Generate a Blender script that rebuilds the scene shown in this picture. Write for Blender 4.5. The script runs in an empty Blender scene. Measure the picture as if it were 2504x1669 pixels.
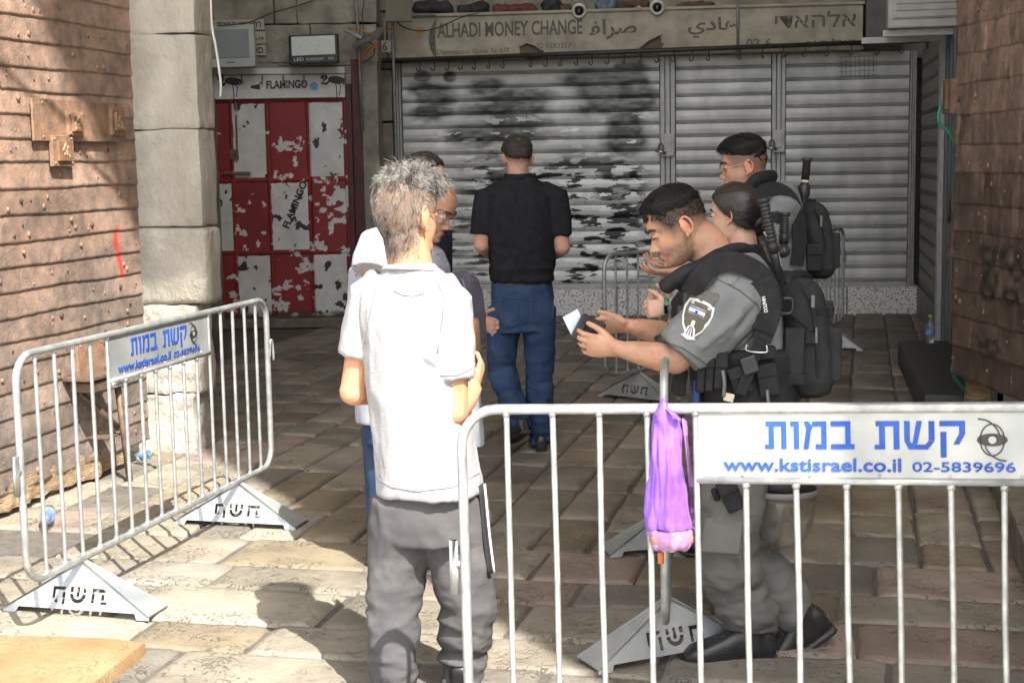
import bpy, bmesh, math, random
import numpy as np
from mathutils import Vector, Matrix
R = math.radians
S = bpy.context.scene
COL = S.collection
random.seed(7)
# ---------------------------------------------------------------- camera, sky, sun, exposure
CAMZ, FPX, PITCH, ROLL = 1.64, 3617.0, R(7.04), R(1.0)
_f = Vector((0, math.cos(PITCH), -math.sin(PITCH)))
_u0 = Vector((0, math.sin(PITCH), math.cos(PITCH)))
_r0 = Vector((1, 0, 0))
_r = _r0 * math.cos(ROLL) - _u0 * math.sin(ROLL)
_u = _u0 * math.cos(ROLL) + _r0 * math.sin(ROLL)
cam = bpy.data.cameras.new('camera')
cam.sensor_width = 36.0
cam.lens = FPX / 2504 * 36
cam.clip_start = 0.05
cam.clip_end = 500
camo = bpy.data.objects.new('camera', cam)
COL.objects.link(camo)
_m = Matrix((_r, _u, -_f)).transposed().to_4x4()
_m.translation = (0, 0, CAMZ)
camo.matrix_world = _m
S.camera = camo
TOSUN = Vector((0.468 * 0.637, -0.884 * 0.637, 0.771)).normalized()
world = bpy.data.worlds.new('World')
S.world = world
world.use_nodes = True
nt = world.node_tree
nt.nodes.clear()
_o = nt.nodes.new('ShaderNodeOutputWorld')
_b = nt.nodes.new('ShaderNodeBackground')
_s = nt.nodes.new('ShaderNodeTexSky')
_s.sky_type = 'NISHITA'
_s.sun_disc = False
_s.sun_elevation = math.asin(TOSUN.z)
_s.sun_rotation = math.atan2(TOSUN.x, TOSUN.y)
_s.dust_density = 3.0
_h = nt.nodes.new('ShaderNodeHueSaturation')
_h.inputs['Saturation'].default_value = 0.35
_b.inputs['Strength'].default_value = 0.15
nt.links.new(_s.outputs[0], _h.inputs['Color'])
nt.links.new(_h.outputs[0], _b.inputs['Color'])
nt.links.new(_b.outputs[0], _o.inputs['Surface'])
sl = bpy.data.lights.new('sun', 'SUN')
sl.energy = 3.9
sl.angle = R(0.4)
sl.color = (1.0, 0.95, 0.86)
so = bpy.data.objects.new('sun', sl)
COL.objects.link(so)
so.rotation_euler = (-TOSUN).to_track_quat('-Z', 'Y').to_euler()
so.location = (4, -6, 10)
S.view_settings.view_transform = 'Standard'
S.view_settings.look = 'None'
S.view_settings.exposure = 1.78
S.view_settings.gamma = 1
S.render.engine = 'CYCLES'
S.cycles.max_bounces = 6
S.cycles.transparent_max_bounces = 12

def at(u, v, d):
    """a measured point of the place: photo position (2352 wide) at depth d metres from the viewpoint"""
    a = (u * 1.06463 - 1252) / FPX
    b = (834.5 - v * 1.06463) / FPX
    ray = _f + _r * a + _u * b
    ray = ray * (d / ray.y)
    return Vector((ray.x, ray.y, ray.z + CAMZ))

# ---------------------------------------------------------------- noise
def _hash(ix, iy, iz, seed):
    h = (ix.astype(np.int64) * 374761393 + iy.astype(np.int64) * 668265263 + iz.astype(np.int64) * 2147483647 + seed * 1274126177) & 0xffffffff
    h = ((h ^ (h >> 13)) * 1274126177) & 0xffffffff
    h = h ^ (h >> 16)
    return (h & 0xffff) / 65535.0

def vnoise(p, seed=0):
    p = np.asarray(p, float)
    i = np.floor(p).astype(np.int64)
    f = p - i
    f = f * f * (3 - 2 * f)
    out = 0
    for dx in (0, 1):
        wx = f[:, 0] if dx else 1 - f[:, 0]
        for dy in (0, 1):
            wy = f[:, 1] if dy else 1 - f[:, 1]
            for dz in (0, 1):
                wz = f[:, 2] if dz else 1 - f[:, 2]
                out = out + wx * wy * wz * _hash(i[:, 0] + dx, i[:, 1] + dy, i[:, 2] + dz, seed)
    return out * 2 - 1

def fbm(p, seed=0, oct=4):
    p = np.asarray(p, float)
    out, a = 0, 0.5
    for k in range(oct):
        out = out + a * vnoise(p, seed + k * 17)
        p = p * 2.03 + 11.3
        a *= 0.5
    return out

def ss(a, b, x):
    t = np.clip((x - a) / (b - a), 0, 1)
    return t * t * (3 - 2 * t)

# ---------------------------------------------------------------- materials
MATS = {}
def mat(name, c, c2=None, scale=8.0, rough=0.7, metal=0.0, bump=0.0, bscale=None, stretch=(1, 1, 1), vcol=False, spec=0.5,
        lo=0.35, hi=0.65, rust=None, rust_t=0.68, sss=0.0, alpha=1.0, trans=0.0, bdist=0.01, crack=0.0, cscale=20.0):
    m = bpy.data.materials.new(name)
    m.use_nodes = True
    t = m.node_tree
    t.nodes.clear()
    N, L = t.nodes.new, t.links.new
    out = N('ShaderNodeOutputMaterial')
    bs = N('ShaderNodeBsdfPrincipled')
    L(bs.outputs[0], out.inputs['Surface'])
    tc = N('ShaderNodeTexCoord')
    mp = N('ShaderNodeMapping')
    mp.inputs['Scale'].default_value = stretch
    L(tc.outputs['Object'], mp.inputs['Vector'])
    def noise(sc, det=6, rg=0.6):
        n = N('ShaderNodeTexNoise')
        n.inputs['Scale'].default_value = sc
        n.inputs['Detail'].default_value = det
        n.inputs['Roughness'].default_value = rg
        L(mp.outputs[0], n.inputs['Vector'])
        return n.outputs['Fac']
    def ramp(f, lo, hi):
        r = N('ShaderNodeMapRange')
        r.inputs['From Min'].default_value = lo
        r.inputs['From Max'].default_value = hi
        L(f, r.inputs['Value'])
        return r.outputs['Result']
    def mix(fac, a, b, mode='MIX'):
        x = N('ShaderNodeMix')
        x.data_type = 'RGBA'
        x.blend_type = mode
        for k, val in ((0, fac), (6, a), (7, b)):
            if hasattr(val, 'is_output'):
                L(val, x.inputs[k])
            elif k == 0:
                x.inputs[0].default_value = val
            else:
                x.inputs[k].default_value = (*val, 1)
        return x.outputs[2]
    c2 = c2 or tuple(x * 0.8 for x in c)
    col = mix(ramp(noise(scale), lo, hi), c, c2)
    if vcol:
        a = N('ShaderNodeAttribute')
        a.attribute_name = 'Col'
        col = mix(1.0, a.outputs['Color'], col, 'MULTIPLY')
    if rust:
        col = mix(ramp(noise(scale * 1.7 + 3.1, 8, 0.7), rust_t, rust_t + 0.05), col, rust)
    if crack:
        v = N('ShaderNodeTexNoise')
        v.inputs['Scale'].default_value = cscale
        v.inputs['Detail'].default_value = 5
        v.inputs['Distortion'].default_value = 1.2
        L(mp.outputs[0], v.inputs['Vector'])
        s1 = N('ShaderNodeMath'); s1.operation = 'SUBTRACT'; s1.inputs[1].default_value = 0.5
        L(v.outputs['Fac'], s1.inputs[0])
        s2 = N('ShaderNodeMath'); s2.operation = 'ABSOLUTE'
        L(s1.outputs[0], s2.inputs[0])
        cr = ramp(s2.outputs[0], 0.0, 0.02)
        inv = N('ShaderNodeMath'); inv.operation = 'MULTIPLY_ADD'; inv.inputs[1].default_value = -crack; inv.inputs[2].default_value = crack
        L(cr, inv.inputs[0])
        gate = N('ShaderNodeMath'); gate.operation = 'MULTIPLY'
        L(inv.outputs[0], gate.inputs[0])
        L(ramp(noise(scale * 0.7 + 1.3, 3), 0.45, 0.55), gate.inputs[1])
        col = mix(gate.outputs[0], col, (0.09, 0.075, 0.06))
        crk = gate.outputs[0]
    L(col, bs.inputs['Base Color'])
    bs.inputs['Roughness'].default_value = rough
    bs.inputs['Metallic'].default_value = metal
    bs.inputs['Specular IOR Level'].default_value = spec
    if sss:
        bs.inputs['Subsurface Weight'].default_value = sss
        bs.inputs['Subsurface Radius'].default_value = (0.012, 0.005, 0.003)
        bs.inputs['Subsurface Scale'].default_value = 1.0
    if alpha < 1:
        bs.inputs['Alpha'].default_value = alpha
    if trans:
        bs.inputs['Transmission Weight'].default_value = trans
    if bump:
        bn = N('ShaderNodeBump')
        bn.inputs['Strength'].default_value = bump
        bn.inputs['Distance'].default_value = bdist
        h = noise(bscale or scale * 4, 8, 0.65)
        if crack:
            q = N('ShaderNodeMath'); q.operation = 'MULTIPLY_ADD'; q.inputs[1].default_value = -0.9
            L(crk, q.inputs[0]); L(h, q.inputs[2])
            h = q.outputs[0]
        L(h, bn.inputs['Height'])
        L(bn.outputs[0], bs.inputs['Normal'])
    MATS[name] = m
    return m

mat('paving', (1.05, 1.03, 1.0), (0.60, 0.60, 0.60), 4, 0.6, bump=0.85, bscale=34, vcol=True, crack=0.8, cscale=19, spec=0.45, lo=0.3, hi=0.7)
mat('joint', (0.12, 0.105, 0.09), (0.07, 0.062, 0.055), 20, 0.95, bump=0.6)
mat('rust_iron', (1.1, 1.0, 0.95), (0.58, 0.6, 0.62), 13, 0.62, 0.2, bump=0.6, bscale=60, vcol=True, rust=(0.42, 0.33, 0.26), rust_t=0.76)
mat('iron_dark', (0.10, 0.075, 0.06), (0.2, 0.13, 0.09), 25, 0.6, 0.4, bump=0.4)
mat('old_wood', (0.45, 0.33, 0.2), (0.2, 0.13, 0.08), 6, 0.85, bump=1.0, bscale=18, stretch=(1, 1, 6), bdist=0.02)
mat('pillar_stone', (0.54, 0.50, 0.43), (0.33, 0.30, 0.25), 4, 0.9, bump=1.0, bscale=22, bdist=0.03, stretch=(1, 1, 0.6), lo=0.3, hi=0.7)
mat('pale_stone', (0.62, 0.57, 0.49), (0.5, 0.46, 0.40), 3, 0.9)
mat('wall_stone', (0.32, 0.30, 0.25), (0.16, 0.148, 0.125), 4, 0.95, bump=0.8, bscale=14, bdist=0.02)
mat('plaster_grey', (0.19, 0.175, 0.145), (0.12, 0.11, 0.09), 3, 0.9, bump=0.3)
mat('galv', (0.44, 0.45, 0.44), (0.26, 0.28, 0.29), 18, 0.42, 0.55, rust=(0.28, 0.13, 0.06), rust_t=0.70, bump=0.1)
mat('galv_sheet', (0.46, 0.47, 0.46), (0.30, 0.33, 0.35), 6, 0.42, 0.5, bump=0.05)
mat('panel_white', (0.40, 0.41, 0.40), (0.25, 0.275, 0.28), 4, 0.4, 0.35)
mat('ink_blue', (0.014, 0.05, 0.27), (0.028, 0.09, 0.36), 9, 0.6, spec=0.2)
mat('ink_black', (0.015, 0.015, 0.018), (0.03, 0.03, 0.03), 20, 0.6)
mat('ink_faded', (0.075, 0.072, 0.065), (0.15, 0.14, 0.12), 30, 0.8)
mat('shutter', (1, 1, 1), (0.82, 0.82, 0.8), 7, 0.5, 0.2, bump=0.12, bscale=30, vcol=True)
mat('shutter_post', (0.44, 0.45, 0.44), (0.34, 0.34, 0.33), 12, 0.55, 0.2, bump=0.2, rust=(0.5, 0.5, 0.48), rust_t=0.7)
mat('side_shutter', (0.19, 0.195, 0.19), (0.13, 0.13, 0.125), 8, 0.55, 0.2, bump=0.15)
mat('grey_door', (0.13, 0.145, 0.155), (0.085, 0.095, 0.105), 5, 0.6, 0.1, bump=0.15, stretch=(1, 1, 0.2))
mat('terrazzo', (0.72, 0.72, 0.70), (0.13, 0.13, 0.125), 55, 0.8, lo=0.5, hi=0.62, bump=0.2)
mat('door_paint', (1, 1, 1), (0.85, 0.85, 0.85), 9, 0.5, 0.0, bump=0.25, bscale=20, vcol=True)
mat('maroon', (0.085, 0.02, 0.02), (0.05, 0.012, 0.012), 8, 0.6, rust=(0.35, 0.33, 0.3), rust_t=0.69)
mat('lintel_white', (0.62, 0.62, 0.60), (0.5, 0.5, 0.48), 6, 0.6, bump=0.1)
mat('sign_board', (0.40, 0.37, 0.30), (0.25, 0.23, 0.185), 5, 0.8, bump=0.3, bscale=12, rust=(0.42, 0.38, 0.3), rust_t=0.68)
mat('cardboard', (0.14, 0.115, 0.09), None, 9, 0.9)
mat('pipe_grey', (0.24, 0.25, 0.25), (0.15, 0.15, 0.15), 14, 0.5, 0.4)
mat('pole_black', (0.022, 0.021, 0.02), (0.045, 0.04, 0.035), 16, 0.5, 0.3, bump=0.2)
mat('cable', (0.03, 0.03, 0.03), None, 9, 0.6)
mat('cable_white', (0.55, 0.53, 0.48), None, 9, 0.6)
mat('orange', (0.55, 0.16, 0.03), (0.4, 0.1, 0.02), 9, 0.5)
mat('green_hose', (0.015, 0.22, 0.14), (0.01, 0.16, 0.1), 9, 0.45)
mat('lamp_white', (0.42, 0.46, 0.45), (0.38, 0.42, 0.41), 6, 0.45)
mat('lamp_glass', (0.27, 0.31, 0.31), (0.23, 0.27, 0.27), 4, 0.25)
mat('led_lens', (0.62, 0.68, 0.64), (0.45, 0.52, 0.5), 90, 0.3, bump=0.5, bscale=70)
mat('plastic_black', (0.014, 0.015, 0.017), (0.022, 0.023, 0.026), 10, 0.38)
mat('plastic_grey', (0.12, 0.12, 0.12), None, 10, 0.4)
mat('cam_white', (0.62, 0.62, 0.60), (0.5, 0.5, 0.48), 14, 0.35)
mat('glass_black', (0.008, 0.008, 0.01), None, 5, 0.06)
mat('tile_cream', (0.42, 0.40, 0.34), (0.34, 0.32, 0.27), 12, 0.6)
mat('ac_metal', (0.33, 0.33, 0.31), (0.24, 0.24, 0.22), 6, 0.5, 0.3)
mat('ac_dark', (0.12, 0.12, 0.115), (0.08, 0.08, 0.075), 6, 0.6)
mat('bench_black', (0.016, 0.016, 0.016), (0.03, 0.029, 0.028), 7, 0.45, bump=0.2)
mat('kerb', (0.20, 0.175, 0.135), (0.11, 0.097, 0.078), 9, 0.85, bump=0.8, bscale=20, bdist=0.02)
mat('slab_ochre', (0.225, 0.13, 0.055), (0.28, 0.195, 0.105), 3, 0.75, bump=0.6, bscale=12, crack=0.5, cscale=16)
mat('bottle', (0.85, 0.92, 0.95), None, 9, 0.06, trans=0.92, spec=0.5)
mat('label_blue', (0.03, 0.18, 0.5), (0.25, 0.45, 0.7), 24, 0.4)
mat('cap_green', (0.35, 0.6, 0.05), None, 9, 0.4)
mat('steel', (0.55, 0.55, 0.55), (0.4, 0.4, 0.4), 25, 0.3, 0.9)
mat('brass_dark', (0.16, 0.13, 0.08), None, 25, 0.4, 0.7)
mat('red_spray', (0.72, 0.05, 0.05), None, 20, 0.8)
mat('sun_yellow', (0.42, 0.26, 0.05), None, 20, 0.8)

# ---------------------------------------------------------------- mesh builder
def frame(d):
    d = Vector(d).normalized()
    a = Vector((0, 0, 1)) if abs(d.z) < 0.9 else Vector((1, 0, 0))
    x = d.cross(a).normalized()
    return x, d.cross(x).normalized()

class MB:
    def __init__(s):
        s.V, s.F, s.n, s.C = [], [], 0, []
    def add(s, v, f, col=None):
        v = np.asarray([tuple(p) for p in v] if not isinstance(v, np.ndarray) else v, float).reshape(-1, 3)
        s.V.append(v)
        n = s.n
        s.F.extend([tuple(i + n for i in q) for q in f])
        s.C.append((len(v), col))
        s.n += len(v)
        return s
    def box(s, c, size, ax=None, col=None):
        x, y, z = ax or (Vector((1, 0, 0)), Vector((0, 1, 0)), Vector((0, 0, 1)))
        c = Vector(c)
        v = [c + x * (i * size[0] / 2) + y * (j * size[1] / 2) + z * (k * size[2] / 2) for i in (-1, 1) for j in (-1, 1) for k in (-1, 1)]
        return s.add(v, [(0, 1, 3, 2), (4, 6, 7, 5), (0, 4, 5, 1), (2, 3, 7, 6), (0, 2, 6, 4), (1, 5, 7, 3)], col)
    def bar(s, p0, p1, w, h, up=(0, 0, 1), col=None):
        p0, p1 = Vector(p0), Vector(p1)
        x = (p1 - p0)
        L = x.length
        x.normalize()
        y = Vector(up).cross(x).normalized()
        return s.box((p0 + p1) / 2, (L, w, h), (x, y, x.cross(y)), col)
    def tube(s, pts, r, n=8, cap=True, flat=None, side=None, col=None):
        """swept ellipse; r float, list, or list of (ra, rb); ra along side, rb across it"""
        pts = [Vector(p) for p in pts]
        m = len(pts)
        rr = r if isinstance(r, (list, tuple)) else [r] * m
        rr = [q if isinstance(q, (list, tuple)) else (q, q) for q in rr]
        T = []
        for i in range(m):
            a, b = pts[max(i - 1, 0)], pts[min(i + 1, m - 1)]
            t = (b - a)
            T.append(t.normalized() if t.length > 1e-9 else Vector((0, 0, 1)))
        x = Vector(side) if side is not None else frame(T[0])[0]
        V = []
        for i in range(m):
            x = (x - T[i] * x.dot(T[i]))
            x.normalize()
            y = T[i].cross(x)
            for k in range(n):
                a = 2 * math.pi * k / n
                V.append(pts[i] + x * (math.cos(a) * rr[i][0]) + y * (math.sin(a) * rr[i][1]))
        F = [(i * n + k, i * n + (k + 1) % n, (i + 1) * n + (k + 1) % n, (i + 1) * n + k) for i in range(m - 1) for k in range(n)]
        if cap:
            F.append(tuple(reversed(range(n))))
            F.append(tuple((m - 1) * n + k for k in range(n)))
        return s.add(V, F, col)
    def limb(s, pts, r, n=14, side=None, col=None):
        """tube with rounded ends"""
        pts = [Vector(p) for p in pts]
        rr = [q if isinstance(q, (list, tuple)) else (q, q) for q in (r if isinstance(r, (list, tuple)) else [r] * len(pts))]
        d0 = (pts[0] - pts[1]).normalized()
        d1 = (pts[-1] - pts[-2]).normalized()
        P, Q = [], []
        for a in (1.0, 0.8, 0.45):
            k = math.sqrt(max(1 - a * a, 0.0004))
            P.append(pts[0] + d0 * (min(rr[0]) * a)); Q.append((rr[0][0] * k, rr[0][1] * k))
        P += pts; Q += rr
        for a in (0.45, 0.8, 1.0):
            k = math.sqrt(max(1 - a * a, 0.0004))
            P.append(pts[-1] + d1 * (min(rr[-1]) * a)); Q.append((rr[-1][0] * k, rr[-1][1] * k))
        return s.tube(P, Q, n, True, side=side, col=col)
    def ell(s, c, r, ax=None, nu=16, nv=10, col=None):
        x, y, z = ax or (Vector((1, 0, 0)), Vector((0, 1, 0)), Vector((0, 0, 1)))
        c = Vector(c)
        r = r if isinstance(r, (list, tuple)) else (r, r, r)
        V = [c + z * r[2]]
        for j in range(1, nv):
            b = math.pi * j / nv
            for i in range(nu):
                a = 2 * math.pi * i / nu
                V.append(c + x * (r[0] * math.sin(b) * math.cos(a)) + y * (r[1] * math.sin(b) * math.sin(a)) + z * (r[2] * math.cos(b)))
        V.append(c - z * r[2])
        F = [(0, 1 + i, 1 + (i + 1) % nu) for i in range(nu)]
        for j in range(nv - 2):
            for i in range(nu):
                F.append((1 + j * nu + i, 1 + (j + 1) * nu + i, 1 + (j + 1) * nu + (i + 1) % nu, 1 + j * nu + (i + 1) % nu))
        e = len(V) - 1
        F += [(e, 1 + (nv - 2) * nu + (i + 1) % nu, 1 + (nv - 2) * nu + i) for i in range(nu)]
        return s.add(V, F, col)
    def loft(s, rings, cap=True, col=None):
        n = len(rings[0])
        V = [p for r in rings for p in r]
        F = [(i * n + k, i * n + (k + 1) % n, (i + 1) * n + (k + 1) % n, (i + 1) * n + k) for i in range(len(rings) - 1) for k in range(n)]
        if cap:
            F.append(tuple(reversed(range(n))))
            F.append(tuple((len(rings) - 1) * n + k for k in range(n)))
        return s.add(V, F, col)
    def lathe(s, prof, base, axis=(0, 0, 1), n=20, col=None):
        axis = Vector(axis).normalized()
        x, y = frame(axis)
        base = Vector(base)
        return s.loft([[base + axis * z + (x * math.cos(2 * math.pi * k / n) + y * math.sin(2 * math.pi * k / n)) * max(r, 1e-4) for k in range(n)] for r, z in prof], col=col)
    def prism(s, poly, o, ex, ey, th, col=None):
        """flat outline poly (2-D) in the plane o, ex, ey, th thick towards -normal"""
        o, ex, ey = Vector(o), Vector(ex).normalized(), Vector(ey).normalized()
        nz = ex.cross(ey)
        n = len(poly)
        V = [o + ex * a + ey * b for a, b in poly] + [o + ex * a + ey * b - nz * th for a, b in poly]
        F = [tuple(range(n)), tuple(reversed(range(n, 2 * n)))] + [(i, i + n, (i + 1) % n + n, (i + 1) % n) for i in range(n)]
        return s.add(V, F, col)
    def grid(s, P, col=None):
        """P: (ny, nx, 3) array"""
        ny, nx = P.shape[:2]
        idx = np.arange(ny * nx).reshape(ny, nx)
        q = np.stack([idx[:-1, :-1], idx[:-1, 1:], idx[1:, 1:], idx[1:, :-1]], -1).reshape(-1, 4)
        return s.add(P.reshape(-1, 3), q.tolist(), col)
    def verts(s):
        return np.concatenate(s.V)
    def mesh(s, name='m', off=(0, 0, 0)):
        me = bpy.data.meshes.new(name)
        V = s.verts() - np.asarray(off, float)
        me.from_pydata(V.tolist(), [], s.F)
        if any(c is not None for _, c in s.C):
            A = []
            for n, c in s.C:
                c = np.asarray((1, 1, 1) if c is None else c, float)
                A.append(np.broadcast_to(c, (n, 3)) if c.ndim == 1 else c)
            setcol(me, np.concatenate(A))
        return me

def setcol(me, A):
    at_ = me.attributes.new('Col', 'FLOAT_COLOR', 'POINT')
    A = np.concatenate([A, np.ones((len(A), 1))], 1).astype(np.float32)
    at_.data.foreach_set('color', A.ravel())

def wloc(o):
    v = Vector((0, 0, 0))
    while o is not None:
        v = v + o.location
        o = o.parent
    return v

def tag(o, label=None, cat=None, group=None, kind=None):
    for k, v in (('label', label), ('category', cat), ('group', group), ('kind', kind)):
        if v:
            o[k] = v
    return o

def thing(name, label, cat, loc=(0, 0, 0), rot=(0, 0, 0), group=None):
    o = bpy.data.objects.new(name, None)
    COL.objects.link(o)
    o.location = loc
    o.rotation_euler = rot
    o.empty_display_size = 0.1
    return tag(o, label, cat, group)

def link(name, me, m, parent=None, smooth=False, bevel=0.0, off=None):
    o = bpy.data.objects.new(name, me)
    COL.objects.link(o)
    me.materials.append(MATS[m] if isinstance(m, str) else m)
    if off is not None:
        o.location = off
    if parent is not None:
        o.parent = parent
    if smooth:
        me.polygons.foreach_set('use_smooth', [True] * len(me.polygons))
    if bevel:
        b = o.modifiers.new('bevel', 'BEVEL')
        b.width = bevel
        b.segments = 2
        b.limit_method = 'ANGLE'
        b.angle_limit = R(40)
    return o

def obj(name, mb, m, parent=None, smooth=False, bevel=0.0, local=False):
    if parent is None:
        V = mb.verts()
        off = Vector((V[:, 0].mean(), V[:, 1].mean(), V[:, 2].min()))
        return link(name, mb.mesh(name, off), m, None, smooth, bevel, off)
    return link(name, mb.mesh(name, (0, 0, 0) if local else wloc(parent)), m, parent, smooth, bevel)

def single(name, mb, m, label, cat, group=None, smooth=False, bevel=0.0):
    return tag(obj(name, mb, m, None, smooth, bevel), label, cat, group)

def children(o):
    return [c for c in bpy.data.objects if c.parent == o]

def copy_tree(o, parent=None):
    c = o.copy()
    COL.objects.link(c)
    c.parent = parent
    for ch in children(o):
        copy_tree(ch, c)
    return c

def catmull(pts, n=8):
    pts = [Vector(p) for p in pts]
    P = [pts[0] * 2 - pts[1]] + pts + [pts[-1] * 2 - pts[-2]]
    out = []
    for i in range(1, len(P) - 2):
        a, b, c, d = P[i - 1:i + 3]
        for k in range(n):
            t = k / n
            out.append(0.5 * (2 * b + (c - a) * t + (2 * a - 5 * b + 4 * c - d) * t * t + (3 * b - a - 3 * c + d) * t ** 3))
    out.append(pts[-1])
    return out

def lettering(body, o, ex, ey, width, height, th=0.002, offset=0.0, slant=0.0):
    """raised lettering as an MB: text fitted to width x height, its lower left at o in the plane ex, ey"""
    c = bpy.data.curves.new('lettering', 'FONT')
    c.body = body
    c.offset = offset
    c.resolution_u = 3
    c.shear = slant
    t = bpy.data.objects.new('lettering', c)
    COL.objects.link(t)
    me = bpy.data.meshes.new_from_object(t.evaluated_get(bpy.context.evaluated_depsgraph_get()))
    V = np.array([v.co[:] for v in me.vertices])
    F = [tuple(p.vertices) for p in me.polygons]
    bpy.data.objects.remove(t)
    bpy.data.curves.remove(c)
    bpy.data.meshes.remove(me)
    lo, hi = V.min(0), V.max(0)
    sx, sy = width / (hi[0] - lo[0]), height / (hi[1] - lo[1])
    o, ex, ey = Vector(o), Vector(ex).normalized(), Vector(ey).normalized()
    nz = ex.cross(ey)
    P = [o + ex * ((p[0] - lo[0]) * sx) + ey * ((p[1] - lo[1]) * sy) + nz * th for p in V]
    B = [p - nz * th for p in P]
    n = len(P)
    cnt = {}
    for f in F:
        for i in range(len(f)):
            e = (f[i], f[(i + 1) % len(f)])
            cnt[e] = 1
    sides = [(b, a, a + n, b + n) for (a, b) in cnt if (b, a) not in cnt]
    mb = MB()
    mb.add(P + B, F + sides)
    return mb

def merge(*mbs):
    m = MB()
    for b in mbs:
        m.V += b.V
        m.F += [tuple(i + m.n for i in f) for f in b.F]
        m.C += b.C
        m.n += b.n
    return m

def rounded_block(c, size, ax=None, seg=(10, 4, 10), rad=0.03, amp=0.01, nscale=6.0, seed=0):
    """stone block: rounded box with a rough, worn surface"""
    x, y, z = ax or (Vector((1, 0, 0)), Vector((0, 1, 0)), Vector((0, 0, 1)))
    mb = MB()
    h = np.array(size) / 2
    A = np.array([x[:], y[:], z[:]])
    for axis in range(3):
        u, v = (axis + 1) % 3, (axis + 2) % 3
        gu, gv = np.linspace(-1, 1, seg[u] + 1), np.linspace(-1, 1, seg[v] + 1)
        for sg in (-1, 1):
            P = np.zeros((len(gv), len(gu), 3))
            P[..., u] = gu[None, :] * h[u]
            P[..., v] = gv[:, None] * h[v]
            P[..., axis] = sg * h[axis]
            inner = np.clip(P, -(h - rad), h - rad)
            d = P - inner
            ln = np.linalg.norm(d, axis=-1, keepdims=True)
            P = inner + d / np.maximum(ln, 1e-9) * rad * (ln > 0)
            nrm = d / np.maximum(ln, 1e-9)
            W = (P.reshape(-1, 3) @ A + np.array(c[:]))
            nz = fbm(W * nscale, seed, 4).reshape(P.shape[:2] + (1,))
            P = P + nrm * nz * amp
            W = (P.reshape(-1, 3) @ A + np.array(c[:])).reshape(P.shape)
            if sg < 0:
                W = W[:, ::-1]
            mb.grid(W)
    return mb
# ================================================================ THE PLACE
AX = Vector((0.229, 0.973, 0)).normalized()      # the lane's direction
BX = Vector((0.973, -0.229, 0)).normalized()
UP = Vector((0, 0, 1))
def g2(a, b, z=0):
    return Vector((AX.x * a + BX.x * b, AX.y * a + BX.y * b, z))
# ---- ground sheet and paving stones
gm = MB()
gm.add([(-90, -60, -0.016), (90, -60, -0.016), (90, 120, -0.016), (-90, 120, -0.016)], [(0, 1, 2, 3)])
tag(obj('ground', gm, 'joint'), kind='structure')
gm = MB()
gm.add([(-40, -40, -0.008), (40, -40, -0.008), (40, 3.35, -0.008), (-40, 3.35, -0.008)], [(0, 1, 2, 3)])  # unseen pale sheet added to bounce sunlight onto the shopfront
tag(obj('bounce_ground', gm, 'pale_stone'), kind='structure')
rs = random.Random(5)
PAL = [((0.46, 0.41, 0.32), 5), ((0.45, 0.35, 0.29), 2), ((0.37, 0.305, 0.205), 1.2), ((0.38, 0.35, 0.295), 3), ((0.30, 0.275, 0.235), 1.5)]
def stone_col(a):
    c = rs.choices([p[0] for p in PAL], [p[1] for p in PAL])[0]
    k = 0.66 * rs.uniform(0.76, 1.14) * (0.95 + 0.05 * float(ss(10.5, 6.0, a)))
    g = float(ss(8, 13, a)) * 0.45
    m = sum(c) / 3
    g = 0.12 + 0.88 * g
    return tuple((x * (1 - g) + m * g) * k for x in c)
pv = MB()
def stone(a0, a1, b0, b1):
    j = lambda s: rs.uniform(-s, s)
    q = 0.006
    c = [(a0 + q + j(.012), b0 + q + j(.008)), (a0 + q + j(.012), b1 - q + j(.008)), (a1 - q + j(.012), b1 - q + j(.008)), (a1 - q + j(.012), b0 + q + j(.008))]
    n = 9 if a0 < 8.5 else 5
    t = np.concatenate([[0, 0.012, 0.05], np.linspace(0.12, 0.88, n - 4), [0.95, 0.988, 1]])
    U, W = np.meshgrid(t, t)
    A = sum(w * k[0] for w, k in zip(((1 - U) * (1 - W), U * (1 - W), U * W, (1 - U) * W), c))
    B = sum(w * k[1] for w, k in zip(((1 - U) * (1 - W), U * (1 - W), U * W, (1 - U) * W), c))
    e = np.minimum(np.minimum(U, 1 - U), np.minimum(W, 1 - W))
    wob = vnoise(np.stack([A.ravel() * 9, B.ravel() * 9, 0 * A.ravel()], 1), 3).reshape(A.shape)
    edge = (e < 0.02)
    A = A + wob * 0.006 * edge
    B = B + np.roll(wob, 1) * 0.006 * edge
    z = -0.016 * (1 - ss(0, 0.03, e)) + wob * 0.0035 + rs.uniform(-0.004, 0.004)
    z[e < 1e-6] = -0.02
    P = np.stack([AX.x * A + BX.x * B, AX.y * A + BX.y * B, z], -1)
    pv.grid(P[:, ::-1], stone_col(a0))
a = 3.4
while a < 5.95:                                   # courses laid across the lane in front
    h = min(rs.uniform(0.3, 0.42), 5.97 - a) if a < 5.5 else 5.95 - a
    b = -3.6 + rs.uniform(0, 0.4)
    while b < 1.9:
        w = rs.uniform(0.38, 0.85)
        stone(a, a + h, b, b + w)
        b += w
    a += h
b = -5.2
while b < 1.9:                                    # courses laid along the lane beyond
    w = rs.uniform(0.22, 0.3)
    a = 5.95
    while a < 16.6:
        l = rs.uniform(0.3, 0.78) if b < 0.2 else rs.uniform(0.28, 0.6)
        stone(a, a + l, b, b + w)
        a += l
    b += w
tag(obj('paving', pv, 'paving', smooth=True), kind='structure')
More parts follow.
